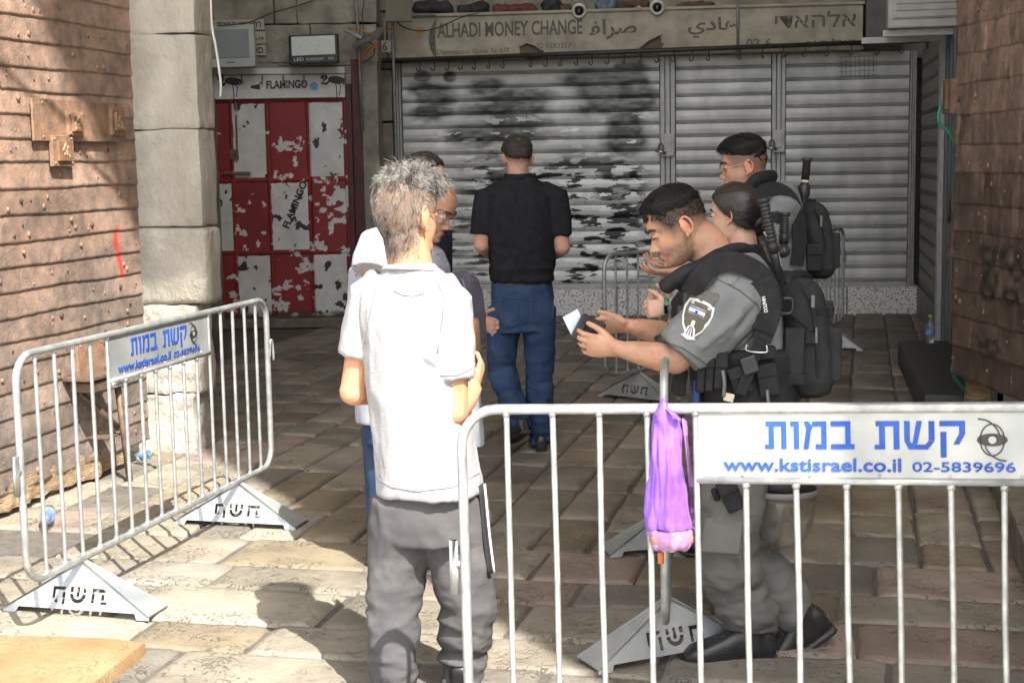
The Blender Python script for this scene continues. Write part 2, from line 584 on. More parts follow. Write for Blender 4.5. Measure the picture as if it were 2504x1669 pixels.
# raised ochre slab in the near corner
sb = rounded_block((-1.93, 4.52, -0.02), (1.22, 0.92, 0.13), (Vector((0.985, -0.17, 0)), Vector((0.17, 0.985, 0)), UP), (16, 14, 3), 0.025, 0.018, 4)
tag(obj('raised_slab', sb, 'slab_ochre', smooth=True), kind='structure')
# kerb ledge along the shop side
kb = MB()
for k in range(5):
    a = 4.4 + k * 0.9
    kb = merge(kb, rounded_block(g2(a + 0.45, 0.87 + k * 0.004, 0.05), (0.5, 0.885, 0.2), (BX, AX, UP), (6, 10, 3), 0.03, 0.014, 5, k))
tag(obj('kerb', kb, 'kerb', smooth=True), kind='structure')

# ---- plated gate leaves
def plated_leaf(name, label, far, d, L, z0, z1, pitch, nrm, colfn, bolts, seed, seams=False, edge=0.0):
    rr = random.Random(seed)
    d, nrm, far = Vector(d).normalized(), Vector(nrm).normalized(), Vector(far)
    root = thing(name, label, 'gate', far - d * (L / 2))
    core = MB()
    core.box(far - d * (L / 2 + 0.03) - nrm * 0.075 + UP * ((z0 + z1) / 2 + 0.03), (L - 0.04, 0.12, z1 - z0 - 0.05), (d, nrm, UP))
    obj('timber_core', core, 'old_wood', root)
    pm = MB()
    z = z0
    row = 0
    while z < z1:
        h = pitch * rr.uniform(0.92, 1.08)
        n = int(L / 0.012)
        s = np.linspace(0, L, n)
        if edge:
            s = np.linspace(rr.uniform(0, edge), L, n)
        rag = vnoise(np.stack([s * 2.5, 0 * s + row * 7.1, 0 * s], 1), seed) * 0.006 + vnoise(np.stack([s * 45, 0 * s + row * 3.3, 0 * s], 1), seed) * 0.0025
        T = np.array([0, 0.03, 0.12, 0.3, 0.5, 0.7, 0.88, 1.0])
        Z = z + (T[:, None] * (h + 0.012)) + rag[None, :] * (1 - T[:, None])
        out = 0.007 * (1 - T[:, None]) + 0.002
        bulge = fbm(np.stack([np.tile(s * 6, len(T)), Z.ravel() * 6, 0 * Z.ravel()], 1), seed + 5).reshape(Z.shape) * 0.006
        out = out + bulge * (T[:, None] > 0.02)
        out[0] -= 0.012
        if seams:
            ph = rr.uniform(0, 0.4)
            out = out + 0.007 * (((s + ph) % 0.42) / 0.42)[None, :]
        P = np.array(far[:])[None, None, :] - np.array(d[:]) * s[None, :, None] + np.array(nrm[:]) * out[..., None]
        P[..., 2] = Z
        c = colfn(np.tile(s, len(T)), Z.ravel(), row, rr)
        dirx = Vector((-d)).cross(UP)
        pm.grid(P if dirx.dot(nrm) > 0 else P[:, ::-1], c if dirx.dot(nrm) > 0 else c.reshape(len(T), n, 3)[:, ::-1].reshape(-1, 3))
        for k in range(bolts):
            p = far - d * rr.uniform(0.03, L) + nrm * 0.008 + UP * (z + h * rr.uniform(0.25, 0.75))
            r = rr.choice([0.006, 0.008, 0.011, 0.014])
            pm.ell(p, (r, r * rr.uniform(0.5, 1.0), r * rr.uniform(0.9, 1.5)), (d, nrm, UP), 8, 6, (0.25, 0.165, 0.115) if rr.random() < .85 else (0.07, 0.05, 0.04))
        z += h
        row += 1
    obj('iron_plating', pm, 'rust_iron', root, smooth=True)
    return root
GD = Vector((0.26, 1, 0)).normalized()
GN = Vector((1, -0.26, 0)).normalized()
GF = Vector((-2.05, 8.18, 0))
def gate_pt(u, v, off=0.03):
    """point of the left gate's face seen at u, v"""
    q0, q1 = Vector((0, 0, CAMZ)), at(u, v, 8)
    ray = q1 - q0
    t = (GF - q0).dot(GN) / ray.dot(GN)
    return q0 + ray * t + GN * off
def lcol(s, z, row, rr):
    k = rr.uniform(0.85, 1.15)
    w = ss(0.3, 1.6, z + fbm(np.stack([s * 2, z * 2, 0 * s], 1), 4) * 0.5)[:, None]
    c = (np.array((0.25, 0.215, 0.19)) * (1 - w) + np.array((0.345, 0.245, 0.19)) * w) * k
    n1 = fbm(np.stack([s * 5, z * 9, 0 * s], 1), 9)[:, None]
    c = c * (1 + 0.5 * n1)
    rs_ = gate_pt(270, 570)
    s0 = (GF - rs_).dot(GD)
    dd = np.abs(s - s0 + 0.02 * np.sin(z * 19)) / 0.022
    zz = ss(1.02, 1.07, z) * ss(1.34, 1.28, z)
    m = (ss(1.25, 0.6, dd + 0.5 * fbm(np.stack([s * 40, z * 30, 0 * s], 1), 2)) * zz)[:, None]
    return c * (1 - m) + np.array((0.75, 0.07, 0.05)) * m
lg = plated_leaf('gate_leaf', 'open gate leaf of rusty iron strips with bolts, half in sunlight beside the stone pillar', GF, GD, 1.75, 0.11, 3.4, 0.118, GN, lcol, 8, 11)
bm_ = rounded_block(GF - GD * 0.95 - GN * 0.05 + UP * 0.105, (1.5, 0.11, 0.16), (GD, GN, UP), (60, 3, 4), 0.02, 0.03, 14, 3)
obj('bottom_beam', bm_, 'old_wood', lg, smooth=True)
def plate(u0, v0, u1, v1, th, name='lock_plate', m='rust_iron', inner=None):
    a, b = gate_pt((u0 + u1) / 2, v0), gate_pt((u0 + u1) / 2, v1)
    s0 = (gate_pt(u0, (v0 + v1) / 2) - gate_pt(u1, (v0 + v1) / 2)).length
    c = (a + b) / 2 + GN * (th / 2 - 0.008)
    mb = MB()
    cc = (0.31, 0.20, 0.135)
    mb.box(c, (s0, th, a.z - b.z), (GD, GN, UP), cc)
    for i in (-1, 1):
        for j in (-1, 1):
            mb.ell(c + GD * (i * s0 * 0.4) + UP * (j * (a.z - b.z) * 0.4) + GN * th / 2, (0.008, 0.006, 0.008), (GD, GN, UP), 8, 6, cc)
    if inner:
        mb.box(c + GN * (th / 2 + 0.006), (s0 * 0.62, 0.014, (a.z - b.z) * 0.66), (GD, GN, UP), (0.30, 0.17, 0.10))
        for k in range(9):
            mb.ell(c + GN * (th / 2 + 0.013) + GD * random.uniform(-.2, .2) * s0 + UP * random.uniform(-.25, .25) * (a.z - b.z), (0.012, 0.005, 0.012), (GD, GN, UP), 8, 6, (0.36, 0.25, 0.16))
    return obj(name, mb, m, lg, bevel=0.003)
plate(68, 232, 272, 325, 0.012)
plate(138, 258, 172, 312, 0.028, inner=1)
plate(238, 248, 270, 312, 0.028, inner=1)
plate(104, 312, 152, 382, 0.022, inner=1)
plate(160, 778, 220, 880, 0.03)
# latch bracket with prop rod
lb = MB()
p = gate_pt(175, 862, 0.0)
lb.box(p + GN * 0.09, (0.30, 0.16, 0.018), (GD, GN, UP))
lb.box(p + GN * 0.09 - UP * 0.045, (0.22, 0.13, 0.05), (GD, GN, UP))
obj('latch_bracket', lb, 'iron_dark', lg, bevel=0.003)
lb = MB()
lb.box(gate_pt(215, 1000, 0.06), (0.13, 0.12, 0.014), (GD, GN, UP))
obj('rod_guide', lb, 'iron_dark', lg, bevel=0.003)
rd = MB()
t0 = gate_pt(214, 850, 0.13)
rd.tube([t0, Vector((t0.x, t0.y, 0.0)) + GN * 0.05], 0.017, 10)
rd.bar(gate_pt(170, 900, 0.03), t0 - UP * 0.3, 0.012, 0.03)
obj('prop_rod', rd, 'iron_dark', lg, smooth=True)
pk = MB()
c = gate_pt(200, 878, 0.17)
pk.tube([c - GD * 0.055 - UP * 0.0, c + GD * 0.055], 0.021, 14)
tag_pl = thing('padlock', 'silver padlock on the latch bracket of the sunlit gate behind the barrier', 'padlock', c)
obj('lock_body', pk, 'steel', tag_pl, smooth=True)
pk = MB()
pk.tube(catmull([c + GD * 0.03, c + GD * 0.03 + UP * 0.055, c + GD * 0.0 + UP * 0.075, c - GD * 0.03 + UP * 0.055, c - GD * 0.03 + UP * 0.03]), 0.007, 8)
obj('shackle', pk, 'steel', tag_pl, smooth=True)

HD = Vector((-0.078, 1, 0)).normalized()
HN = Vector((-1, -0.078, 0)).normalized()
HF = Vector((2.6, 8.7, 0))
def rcol(s, z, row, rr):
    k = rr.uniform(0.8, 1.15)
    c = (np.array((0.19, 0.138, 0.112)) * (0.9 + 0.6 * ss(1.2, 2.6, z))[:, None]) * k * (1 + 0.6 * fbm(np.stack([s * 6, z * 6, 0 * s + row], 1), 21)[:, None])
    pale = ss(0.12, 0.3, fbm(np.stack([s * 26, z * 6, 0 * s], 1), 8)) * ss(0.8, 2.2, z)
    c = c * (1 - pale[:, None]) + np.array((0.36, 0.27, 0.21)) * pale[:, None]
    g = 0
    for (u, v, r) in ((2275, 585, 26), (2280, 640, 24), (2272, 670, 22), (2325, 590, 26), (2340, 625, 18), (2325, 680, 20), (2260, 780, 18), (2285, 800, 18)):
        q0 = Vector((0, 0, CAMZ))
        ray = at(u, v, 8) - q0
        q = q0 + ray * ((HF - q0).dot(HN) / ray.dot(HN))
        s0 = (HF - q).dot(HD)
        dd = np.sqrt(((s - s0) / (r * 0.0052)) ** 2 + ((z - q.z) / (r * 0.0022)) ** 2) + 0.25 * fbm(np.stack([s * 20, z * 20, 0 * s], 1), 6)
        g = np.maximum(g, ss(1.25, 0.85, dd) * ss(0.35, 0.7, dd))
    g = (g * 0.85)[:, None] if not np.isscalar(g) else g
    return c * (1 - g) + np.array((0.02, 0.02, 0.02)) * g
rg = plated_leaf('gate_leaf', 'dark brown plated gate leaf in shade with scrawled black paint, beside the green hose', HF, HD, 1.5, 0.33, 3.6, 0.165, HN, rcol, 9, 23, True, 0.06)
mb = MB()
c = at(2197, 222, 8.72) + HN * 0.035
mb.box(c, (0.13, 0.05, 0.2), (HD, HN, UP), (0.2, 0.13, 0.09))
mb.box(c + HN * 0.03, (0.05, 0.02, 0.15), (HD, HN, UP), (0.16, 0.1, 0.07))
obj('hinge_box', mb, 'rust_iron', rg, bevel=0.004)
obj('post_stub', rounded_block((2.72, 8.55, 0.16), (0.13, 0.13, 0.4), None, (4, 4, 10), 0.02, 0.02, 12, 5), 'old_wood', rg, smooth=True)

# ---- stone jamb pillar, block by block
pr = thing('stone_pillar', 'worn pale stone gate pillar, its foot in sunlight, between rusty gate and red door', 'pillar', (-1.85, 8.65, 0))
PX, PY = Vector((0.985, -0.17, 0)).normalized(), Vector((0.17, 0.985, 0)).normalized()
def rx(u, v):
    return at(u, v, 8.36).x
courses = [(1085, 905, 497), (905, 700, 503), (702, 521, 524), (521, 297, 509), (297, 78, 503), (78, -150, 492), (-150, -330, 492)]
for k, (vb, vt, ur) in enumerate(courses):
    zb = at(400, vb, 8.36).z if k else -0.05
    zt = at(400, vt, 8.36).z
    x1 = at(ur, (vb + vt) / 2, 8.60).x - 0.04
    x0 = -2.42
    cx = (x0 + x1) / 2
    blk = rounded_block((cx, 8.52 + (0.006 * (k % 2)), (zb + zt) / 2), (x1 - x0, 0.25, zt - zb - 0.003), (PX, PY, UP), (46, 10, 32), 0.014 + 0.03 * (k == 2), 0.03 if k < 2 else 0.018, 5.0 if k > 1 else 8.0, 40 + k)
    obj('stone_block', blk, 'pillar_stone', pr, smooth=True)
mb = MB()
mb.box((-2.22, 8.98, 2.6), (0.62, 0.66, 5.4))
obj('stone_core', mb, 'pillar_stone', pr, bevel=0.01)
mb = MB()
for (u, v, a, b) in ((482, 612, .03, .055), (478, 632, .02, .03), (435, 600, .03, .014)):
    mb.ell(at(u, v, 8.275), (a, 0.012, b), (PX, PY, UP), 12, 8)
cw = MB()
cw.tube(catmull([at(483, -30, 8.2), at(487, 60, 8.2), at(496, 110, 8.2), at(507, 190, 8.2), at(506, 222, 8.22)]), 0.007, 8)
single('cable', cw, 'cable_white', 'pale cable hanging down the right edge of the stone pillar', 'cable', smooth=True)
# passage walls out of the sun
w = MB()
w.box((-4.4, 9.6, 2.6), (3.7, 1.2, 5.4))
w.box((-3.3, 12.4, 2.6), (0.8, 5.6, 5.4))
single('passage_wall', w, 'wall_stone', 'dim stone wall of the passage behind the pillar and the plated gate', 'wall')
w = MB()
w.box((3.23 + 4.5, -0.8, 6.9), (9.0, 0.6, 14.0))  # unseen slab behind the viewpoint, its edge fitted to cast the lane's shade

single('shade_tower', w, 'pale_stone', 'tall unseen stone tower added to shade the paved lane and the barrier', 'tower')
w = MB()
w.box((0, -3.0 + 10.5, 16.5 + 0.3), (30.0, 21.0, 0.6))  # unseen roof and high walls, added and sized to hold back sun and sky light
w.box((0.0, 17.7, 10.9), (12.6, 0.6, 10.5))
w.box((-6.3, 7.6, 10.8), (0.6, 20.0, 10.8))
w.box((6.3, 7.6, 8.1), (0.6, 20.0, 16.3))
single('blocker', w, 'pale_stone', 'high stone vault of roof and walls added unseen to keep sun and sky off the lane', 'blocker')

# ---- storefront behind
SL = 0.12
SX, SY = Vector((1, -SL, 0)).normalized(), Vector((SL, 1, 0)).normalized()
def W(x, z, off=0.0):
    return Vector((x, 15.82 - SL * (x + 0.2), z)) - SY * off
def wxz(u, v, off=0.0):
    """x, z on the shopfront plane of the spot seen at u, v"""
    d = 15.6
    for _ in range(6):
        q = at(u, v, d)
        d = 15.82 - SL * (q.x + 0.2) - off * 1.0
    q = at(u, v, d)
    return q
bw = MB()
for k, (z0, z1) in enumerate(((-0.05, 0.5), (0.5, 1.05), (1.05, 1.5), (1.5, 2.05), (2.05, 2.6), (2.6, 3.2), (3.2, 3.9))):
    bw = merge(bw, rounded_block(W(-1.43, (z0 + z1) / 2, -0.16), (0.42, 0.4, z1 - z0 - 0.01), (SX, SY, UP), (10, 3, 12), 0.02, 0.018, 7, 60 + k))
obj_ = single('stone_strip_wall', bw, 'wall_stone', 'narrow weathered stone wall strip between the red door and the shutters', 'wall', smooth=True)
bw = MB()
for r, (z0, z1) in enumerate(((2.62, 3.0), (3.0, 3.4), (3.4, 3.9))):
    xs = [-3.2, -2.5 + 0.2 * r, -1.95 - 0.12 * r, -1.28]
    for k in range(3):
        bw = merge(bw, rounded_block(((xs[k] + xs[k + 1]) / 2, 15.2, (z0 + z1) / 2), (xs[k + 1] - xs[k] - 0.008, 0.5, z1 - z0 - 0.008), None, (14, 3, 10), 0.015, 0.03 if k == 2 else 0.012, 7, 80 + r * 3 + k))
single('upper_wall', bw, 'wall_stone', 'grimy stone wall above the red door carrying street sign and floodlights', 'wall', smooth=True)
bw = MB()
bw.box(W(1.6, 3.9, -0.5), (6.2, 0.5, 2.6), (SX, SY, UP))
single('upper_wall', bw, 'wall_stone', 'dark wall above the long weathered shop signboard', 'wall')

bw = MB()
bw.box((-2.45, 15.22, 1.4), (2.3, 0.5, 2.9))
bw.box((0.9, 16.75, 3.0), (9.5, 0.8, 6.2))
single('shop_wall', bw, 'wall_stone', 'dark masonry closing the lane behind the red door and the shutters', 'wall')

def slatted(a0, a1, z0, z1, off, pitch, nx, colfn, place):
    ns = int(round((z1 - z0) / pitch))
    prof = [(0.0, -0.004), (0.03, 0.008), (0.07, 0.010), (0.095, -0.002), (0.12, 0.009), (0.165, 0.011), (0.20, -0.004), (0.26, 0.003), (0.42, 0.007), (0.6, 0.009), (0.8, 0.006), (0.97, 0.001)]
    tt = sorted(set([t for t, _ in prof] + list(np.linspace(0.24, 0.98, 16)))) if nx > 200 else [t for t, _ in prof]
    dd_ = np.interp(tt, [t for t, _ in prof] + [1.0], [d for _, d in prof] + [-0.004])
    T = np.array([(k + t) / ns for k in range(ns) for t in tt] + [1.0])
    D = np.array([d for k in range(ns) for d in dd_] + [0.0])
    X = np.linspace(a0, a1, nx)
    P = np.zeros((len(T), nx, 3))
    for i, (t, dd) in enumerate(zip(T, D)):
        z = z0 + (z1 - z0) * t
        P0, P1 = place(a0, z, off + dd), place(a1, z, off + dd)
        P[i] = np.array(P0)[None, :] + (np.array(P1) - np.array(P0))[None, :] * ((X - a0) / (a1 - a0))[:, None]
    XX, ZZ = np.meshgrid(X, z0 + (z1 - z0) * T)
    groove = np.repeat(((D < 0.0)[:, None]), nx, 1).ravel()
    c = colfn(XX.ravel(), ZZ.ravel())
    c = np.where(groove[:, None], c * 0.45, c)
    m = MB()
    m.grid(P, c)
    return m
C2 = lambda x, y: (751.4 + 0.35942 * x, 0.35942 * y)
BLOTS = [(670, 580, 150, 24), (690, 640, 150, 24), (670, 715, 150, 24), (1010, 560, 120, 24), (1200, 632, 300, 28), (1150, 690, 300, 28), (1200, 780, 220, 30), (1080, 862, 330, 26), (1720, 525, 210, 34), (1950, 520, 120, 30), (1830, 600, 270, 36), (1840, 672, 250, 36), (1890, 760, 145, 45), (1890, 850, 150, 60), (1890, 905, 150, 40), (1850, 1120, 110, 40), (1830, 1190, 110, 40), (1060, 1060, 50, 50), (1100, 1130, 60, 60), (620, 490, 60, 14), (780, 490, 50, 14), (1950, 440, 120, 16)]
BL = []
for (x, y, ru, rv) in BLOTS:
    q = wxz(*C2(x, y))
    BL.append((q.x, q.z, ru * 0.35942 * 1.06463 / 230, (rv * 1.9 + 6) * 0.35942 * 1.06463 / 230))
def col_graf(x, z):
    p3 = np.stack([x, z, 0 * x], 1)
    n = fbm(p3 * 3.0, 31)
    c = np.array((0.60, 0.61, 0.60)) * (1 + 0.25 * n)[:, None]
    blk = 0 * x
    n2_ = np.clip(fbm(p3 * (9, 26, 1), 61, 4), -.5, .28)
    jit = fbm(p3 * (4, 4, 1), 12) * 0.45
    for (bx, bz, ru, rv) in BL:
        d = np.sqrt(((x - bx) / ru) ** 2 + ((z - bz) / (rv * 1.25)) ** 2)
        blk = np.maximum(blk, 0.9 * ss(1.25, 0.62, d + jit) * (0.86 + 0.5 * n2_))
    low = ss(1.75, 1.45, z + 0.1 * n) * ss(-0.75, -0.25, x) * ss(1.55, 1.3, x)
    low2 = ss(1.2, 0.9, z)
    torn = fbm(p3 * (6.0, 24.0, 1), 77, 5)
    blk = np.maximum(blk, low * ss(-0.02, 0.06, torn + 0.06))
    blk = np.maximum(blk, low2 * ss(0.08, 0.14, torn) * 0.9)
    c = c * (1 - blk[:, None]) + np.array((0.018, 0.020, 0.021)) * blk[:, None]
    t2 = fbm(p3 * (7.0, 24.0, 1), 55, 5)
    wh = ss(0.05, 0.08, t2 - 0.05) * np.maximum(low, 0.9 * low2 * ss(0.02, 0.06, t2 - 0.06))
    wh = np.maximum(wh, ss(0.30, 0.33, t2) * ss(2.2, 2.0, z) * 0.8)
    wh = np.maximum(wh, low2 * ss(0.75, 0.45, z + 0.2 * torn) * ss(-0.12, 0.02, t2))
    c = c * (1 - wh[:, None]) + np.array((0.76, 0.77, 0.77)) * wh[:, None]
    return c
def col_plain(x, z):
    p3 = np.stack([x, z, 0 * x], 1)
    c = np.array((0.54, 0.545, 0.535)) * (1 + 0.3 * fbm(p3 * (2.5, 2.5, 1), 3) + 0.25 * fbm(p3 * (9, 2, 1), 13))[:, None]
    t2 = fbm(p3 * (4, 7, 1), 15, 5)
    wh = ss(0.16, 0.2, t2) * ss(1.95, 1.5, z) * 0.6 * ss(-0.1, 0.25, fbm(p3 * 1.2, 5) + 0.1)
    c = c * (1 - wh[:, None]) + np.array((0.50, 0.51, 0.50)) * wh[:, None]
    c = c * (1 - 0.0 * z)[:, None]
    return c
SHZ0, SHZ1 = 0.27, 2.66
def shutter(name, label, a0, a1, fn, nx):
    root = thing(name, label, 'shutter', W((a0 + a1) / 2, SHZ0))
    obj('curtain', slatted(a0, a1, SHZ0 + 0.04, SHZ1, 0.0, 0.1365, nx, fn, W), 'shutter', root)
    b = MB()
    b.box(W((a0 + a1) / 2, SHZ0 + 0.018, 0.008), (a1 - a0, 0.03, 0.04), (SX, SY, UP))
    obj('bottom_rail', b, 'shutter_post', root, bevel=0.003)
    return root
S1 = shutter('roller_shutter', 'wide roller shutter covered in black spray paint and torn paper', -1.12, 1.58, col_graf, 520)
S2 = shutter('roller_shutter', 'narrow plain grey roller shutter between two lock posts', 1.75, 2.72, col_plain, 60)
S3 = shutter('roller_shutter', 'plain grey roller shutter reaching the dark corner at the side shutters', 2.87, 4.10, col_plain, 70)
def post(a0, a1, label):
    b = MB()
    n = 3
    for k in range(n):
        w = (a1 - a0) / n
        b.box(W(a0 + w * (k + 0.5), (SHZ0 + SHZ1) / 2, 0.02 + 0.012 * (k == 1)), (w - 0.006, 0.07, SHZ1 - SHZ0), (SX, SY, UP))
    return single('shutter_post', b, 'shutter_post', label, 'post', 'posts between the roller shutters', bevel=0.004)
post(-1.2, -1.125, 'pale metal guide post at the outer edge of the spray painted shutter')
post(1.585, 1.745, 'grey metal post between the spray painted shutter and the narrow shutter')
post(2.725, 2.865, 'grey metal post rising behind the head of the guard wearing glasses')
post(4.105, 4.17, 'slim grey metal post where the plain shutter meets the dark corner')
def lockbox(u, v, label, plabel):
    q = wxz(u, v)
    b = thing('lock_box', label, 'lock box', W(q.x, q.z, 0.07), group='lock boxes on the shutter posts')
    m = MB()
    m.box(W(q.x, q.z, 0.075), (0.125, 0.05, 0.22), (SX, SY, UP))
    m.box(W(q.x, q.z, 0.103), (0.075, 0.012, 0.15), (SX, SY, UP))
    m.box(W(q.x, q.z - 0.115, 0.09), (0.13, 0.07, 0.012), (SX, SY, UP))
    obj('casing', m, 'shutter_post', b, bevel=0.005)
    r = thing('padlock', plabel, 'padlock', W(q.x - 0.07, q.z - 0.06, 0.12), group='padlocks on the shutter lock boxes')
    m = MB()
    c = W(q.x - 0.07, q.z - 0.075, 0.13)
    m.tube([c - SX * 0.055 + UP * 0.012, c + SX * 0.055 - UP * 0.012], 0.016, 10)
    obj('lock_body', m, 'steel', r, smooth=True)
    m = MB()
    m.tube(catmull([c - SX * 0.02, c - SX * 0.022 + UP * 0.06, c + UP * 0.085, c + SX * 0.022 + UP * 0.06, c + SX * 0.02]), 0.008, 6)
    obj('shackle', m, 'brass_dark', r, smooth=True)
lockbox(1534, 332, 'worn metal lock box on the post beside the spray painted shutter', 'padlock hanging from the lock box beside the spray painted shutter')
lockbox(1787, 323, 'worn metal lock box behind the guard wearing glasses', 'padlock hanging from the lock box behind the guard wearing glasses')
pl = MB()
for k in range(7):
    x0, x1 = -1.2 + k * 0.78, -1.2 + (k + 1) * 0.78 - 0.006
    x1 = min(x1, 4.2)
    pl.box(W((x0 + x1) / 2, 0.125, 0.03), (x1 - x0, 0.5, 0.29), (SX, SY, UP))
single('threshold', pl, 'terrazzo', 'speckled white terrazzo threshold running under the roller shutters', 'threshold', bevel=0.006)

# signboard
sg = thing('shop_signboard', 'long weathered money change signboard with crescent and torn holes above the shutters', 'sign', W(1.2, 2.68, 0.3))
def Sg(u, v, off=0.30):
    return W(wxz(u, v, off).x, wxz(u, v, off).z, off)
bt, tp = 2.685, 3.11
SX0, SX1 = -1.22, 3.62
m = MB()
m.box(W((SX0 + SX1) / 2, (bt + tp) / 2, 0.15), (SX1 - SX0, 0.29, tp - bt), (SX, SY, UP))
obj('board', m, 'sign_board', sg, bevel=0.006)
m = MB()
m.box(W((SX0 + SX1) / 2, tp + 0.012, 0.16), (SX1 - SX0 + 0.03, 0.33, 0.03), (SX, SY, UP))
m.box(W((SX0 + SX1) / 2, bt - 0.008, 0.16), (SX1 - SX0 + 0.02, 0.32, 0.022), (SX, SY, UP))
m.box(W(SX0 - 0.008, (bt + tp) / 2, 0.155), (0.025, 0.31, tp - bt), (SX, SY, UP))
obj('frame', m, 'sign_board', sg, bevel=0.004)
def sign_text(body, u0, v0, u1, v1, m='ink_faded', off=0.0):
    """lettering on the board between two seen corners (lower left, upper right)"""
    p0, p1 = Sg(u0, v0, 0.297), Sg(u1, v1, 0.297)
    return obj('lettering', lettering(body, p0, SX, UP, (p1 - p0).dot(SX), p1.z - p0.z, 0.003, off), m, sg)
sign_text('ALHADI MONEY CHANGE', 1012, 88, 1346, 44, off=0.02)
sign_text('Damascus Gate St 1/T', 1012, 125, 1180, 110)
sign_text('Sala', 1012, 141, 1042, 128, 'ink_black', 0.012)
sign_text('02 6283357', 1240, 112, 1320, 98)
sign_text('\u062d\u0644\u0627\u0635', 1350, 132, 1395, 118)
sign_text('\ufef1\u062f\ufe8e\ufeeb', 1588, 88, 1700, 38, off=0.02)
sign_text('\ufed4\u0627\ufeae\ufebb', 1362, 92, 1470, 42, off=0.02)
sign_text('\u05d9\u05d3\u05d0\u05d4\u05dc\u05d0', 1788, 66, 1975, 24, off=0.006)
sign_text('02-6', 1722, 112, 1780, 88, off=0.01)
sign_text('\u05df\u05d5\u05e4\u05dc\u05d8', 1860, 112, 1975, 88, off=0.0)
m = MB()
cc = Sg(998, 92, 0.30)
pts = []
for k in range(17):
    t = -1 + 2 * k / 16
    pts.append((-0.085 * (1 - t * t), 0.215 * t))
for k in range(17):
    t = 1 - 2 * k / 16
    pts.append((-0.02 * (1 - t * t) + 0.004, 0.215 * t))
m.prism(pts, cc - SX * (-0.06), SX, UP, 0.003)
obj('crescent', m, 'ink_faded', sg)
m = MB()
m.lathe([(0, 0.004), (0.042, 0.004), (0.042, 0)], Sg(974, 71, 0.297), -SY)
obj('sun_disc', m, 'sun_yellow', sg)
for (pl_) in ([(1200, 105), (1216, 96), (1240, 104), (1258, 116), (1252, 136), (1222, 139), (1204, 130)], [(1460, 122), (1498, 92), (1530, 76), (1533, 100), (1520, 122), (1480, 128)]):
    P = [Sg(u, v, 0.301) for u, v in pl_]
    c = sum(P, Vector()) / len(P)
    m = MB()
    m.prism([((p - c).dot(SX), (p - c).z) for p in reversed(P)], c, SX, UP, 0.004)
    obj('torn_hole', m, 'cardboard', sg)
    m = MB()
    q = [p - SY * (0.004 + 0.03 * (k % 3 == 0)) for k, p in enumerate(P[:4])]
    m.add(q + [c + (p - c) * 0.8 - SY * 0.06 for p in P[:4]], [(i, i + 1, i + 5, i + 4) for i in range(3)])
    obj('torn_flap', m, 'sign_board', sg)
# black awning pole with hooks
pl0, pl1 = W(-1.85, 2.70, 0.42), W(4.1, 2.72, 0.42)
pb = MB()
PZ = lambda x: 2.665 + 0.012 * (x + 1.2)
pb.tube([W(-1.65, PZ(-1.65), 0.40), W(1.2, PZ(1.2), 0.40), W(4.25, PZ(4.25), 0.40)], 0.024, 12)
single('awning_pole', pb, 'pole_black', 'long black pole hung with hooks along the lower edge of the signboard', 'pole', smooth=True)
hk = None
HX = [975, 1008, 1040, 1071, 1102, 1135, 1168, 1232, 1267, 1300, 1337, 1371, 1408, 1446, 1484, 1522, 1560, 1602, 1640, 1712, 1765, 1812, 1861, 1912, 1967, 2028, 2084, 2140]
for k, u in enumerate(HX):
    x = wxz(u, 150, 0.4).x
    o = W(x, PZ(x) - 0.02, 0.40)
    if hk is None:
        m = MB()
        m.tube(catmull([o, o - UP * 0.06, o - UP * 0.085 + SX * 0.004 - SY * 0.01, o - UP * 0.10 - SX * 0.012 - SY * 0.02, o - UP * 0.085 - SX * 0.03 - SY * 0.02, o - UP * 0.065 - SX * 0.03 - SY * 0.02], 5), 0.0055, 6)
        hk = single('hook', m, 'pole_black', 'small black hook hanging in the row along the black awning pole', 'hook', 'hooks hanging from the awning pole', smooth=True)
        hk0 = hk.location - o
    else:
        c = hk.copy()
        COL.objects.link(c)
        c.location = o + hk0
        c.rotation_euler = (0, 0, random.uniform(-0.6, 0.6))
# security cameras
def dome(u, v, label):
    q = Sg(u, v, 0.31)
    r = thing('security_camera', label, 'camera', q, group='dome cameras on the signboard')
    m = MB()
    ax = (-SY - UP * 0.25).normalized()
    m.lathe([(0, 0), (0.075, 0), (0.078, 0.02), (0.07, 0.05), (0.055, 0.055), (0.05, 0.03), (0, 0.028)], q, ax, 28)
    obj('housing', m, 'cam_white', r, smooth=True)
    m = MB()
    m.ell(q + ax * 0.032, 0.047, None, 20, 12)
    obj('dome', m, 'glass_black', r, smooth=True)
    m = MB()
    m.lathe([(0, 0.084), (0.012, 0.08), (0.016, 0.07)], q, ax, 14)
    obj('lens', m, 'plastic_grey', r, smooth=True)
dome(1339, 24, 'white dome camera above the word change')
dome(1518, 16, 'white dome camera above the torn flap of the signboard')
# clutter on the board
mat('cloth_black', (0.012, 0.012, 0.014), (0.03, 0.03, 0.035), 14, 0.7, bump=0.4)
mat('cloth_red', (0.16, 0.05, 0.04), (0.1, 0.03, 0.03), 9, 0.8, bump=0.4)
mat('cloth_brown', (0.12, 0.07, 0.05), (0.08, 0.05, 0.035), 9, 0.8, bump=0.4)
mat('bag_blue', (0.08, 0.16, 0.24), (0.1, 0.1, 0.14), 14, 0.4, bump=0.4)
mat('bag_white', (0.5, 0.5, 0.5), (0.3, 0.3, 0.3), 14, 0.5, bump=0.4)
def heap(u, w, h, m, label, seed, cat='bag'):
    q = wxz(u, 40, 0.2)
    b = rounded_block(W(q.x, 3.14 + h / 2 - 0.01, 0.17), (w, 0.22, h), (SX, SY, UP), (14, 8, 8), min(w, h) * 0.42, 0.07, 9, seed)
    single('bundle', b, m, label, cat, 'clutter lying on the signboard', smooth=True)
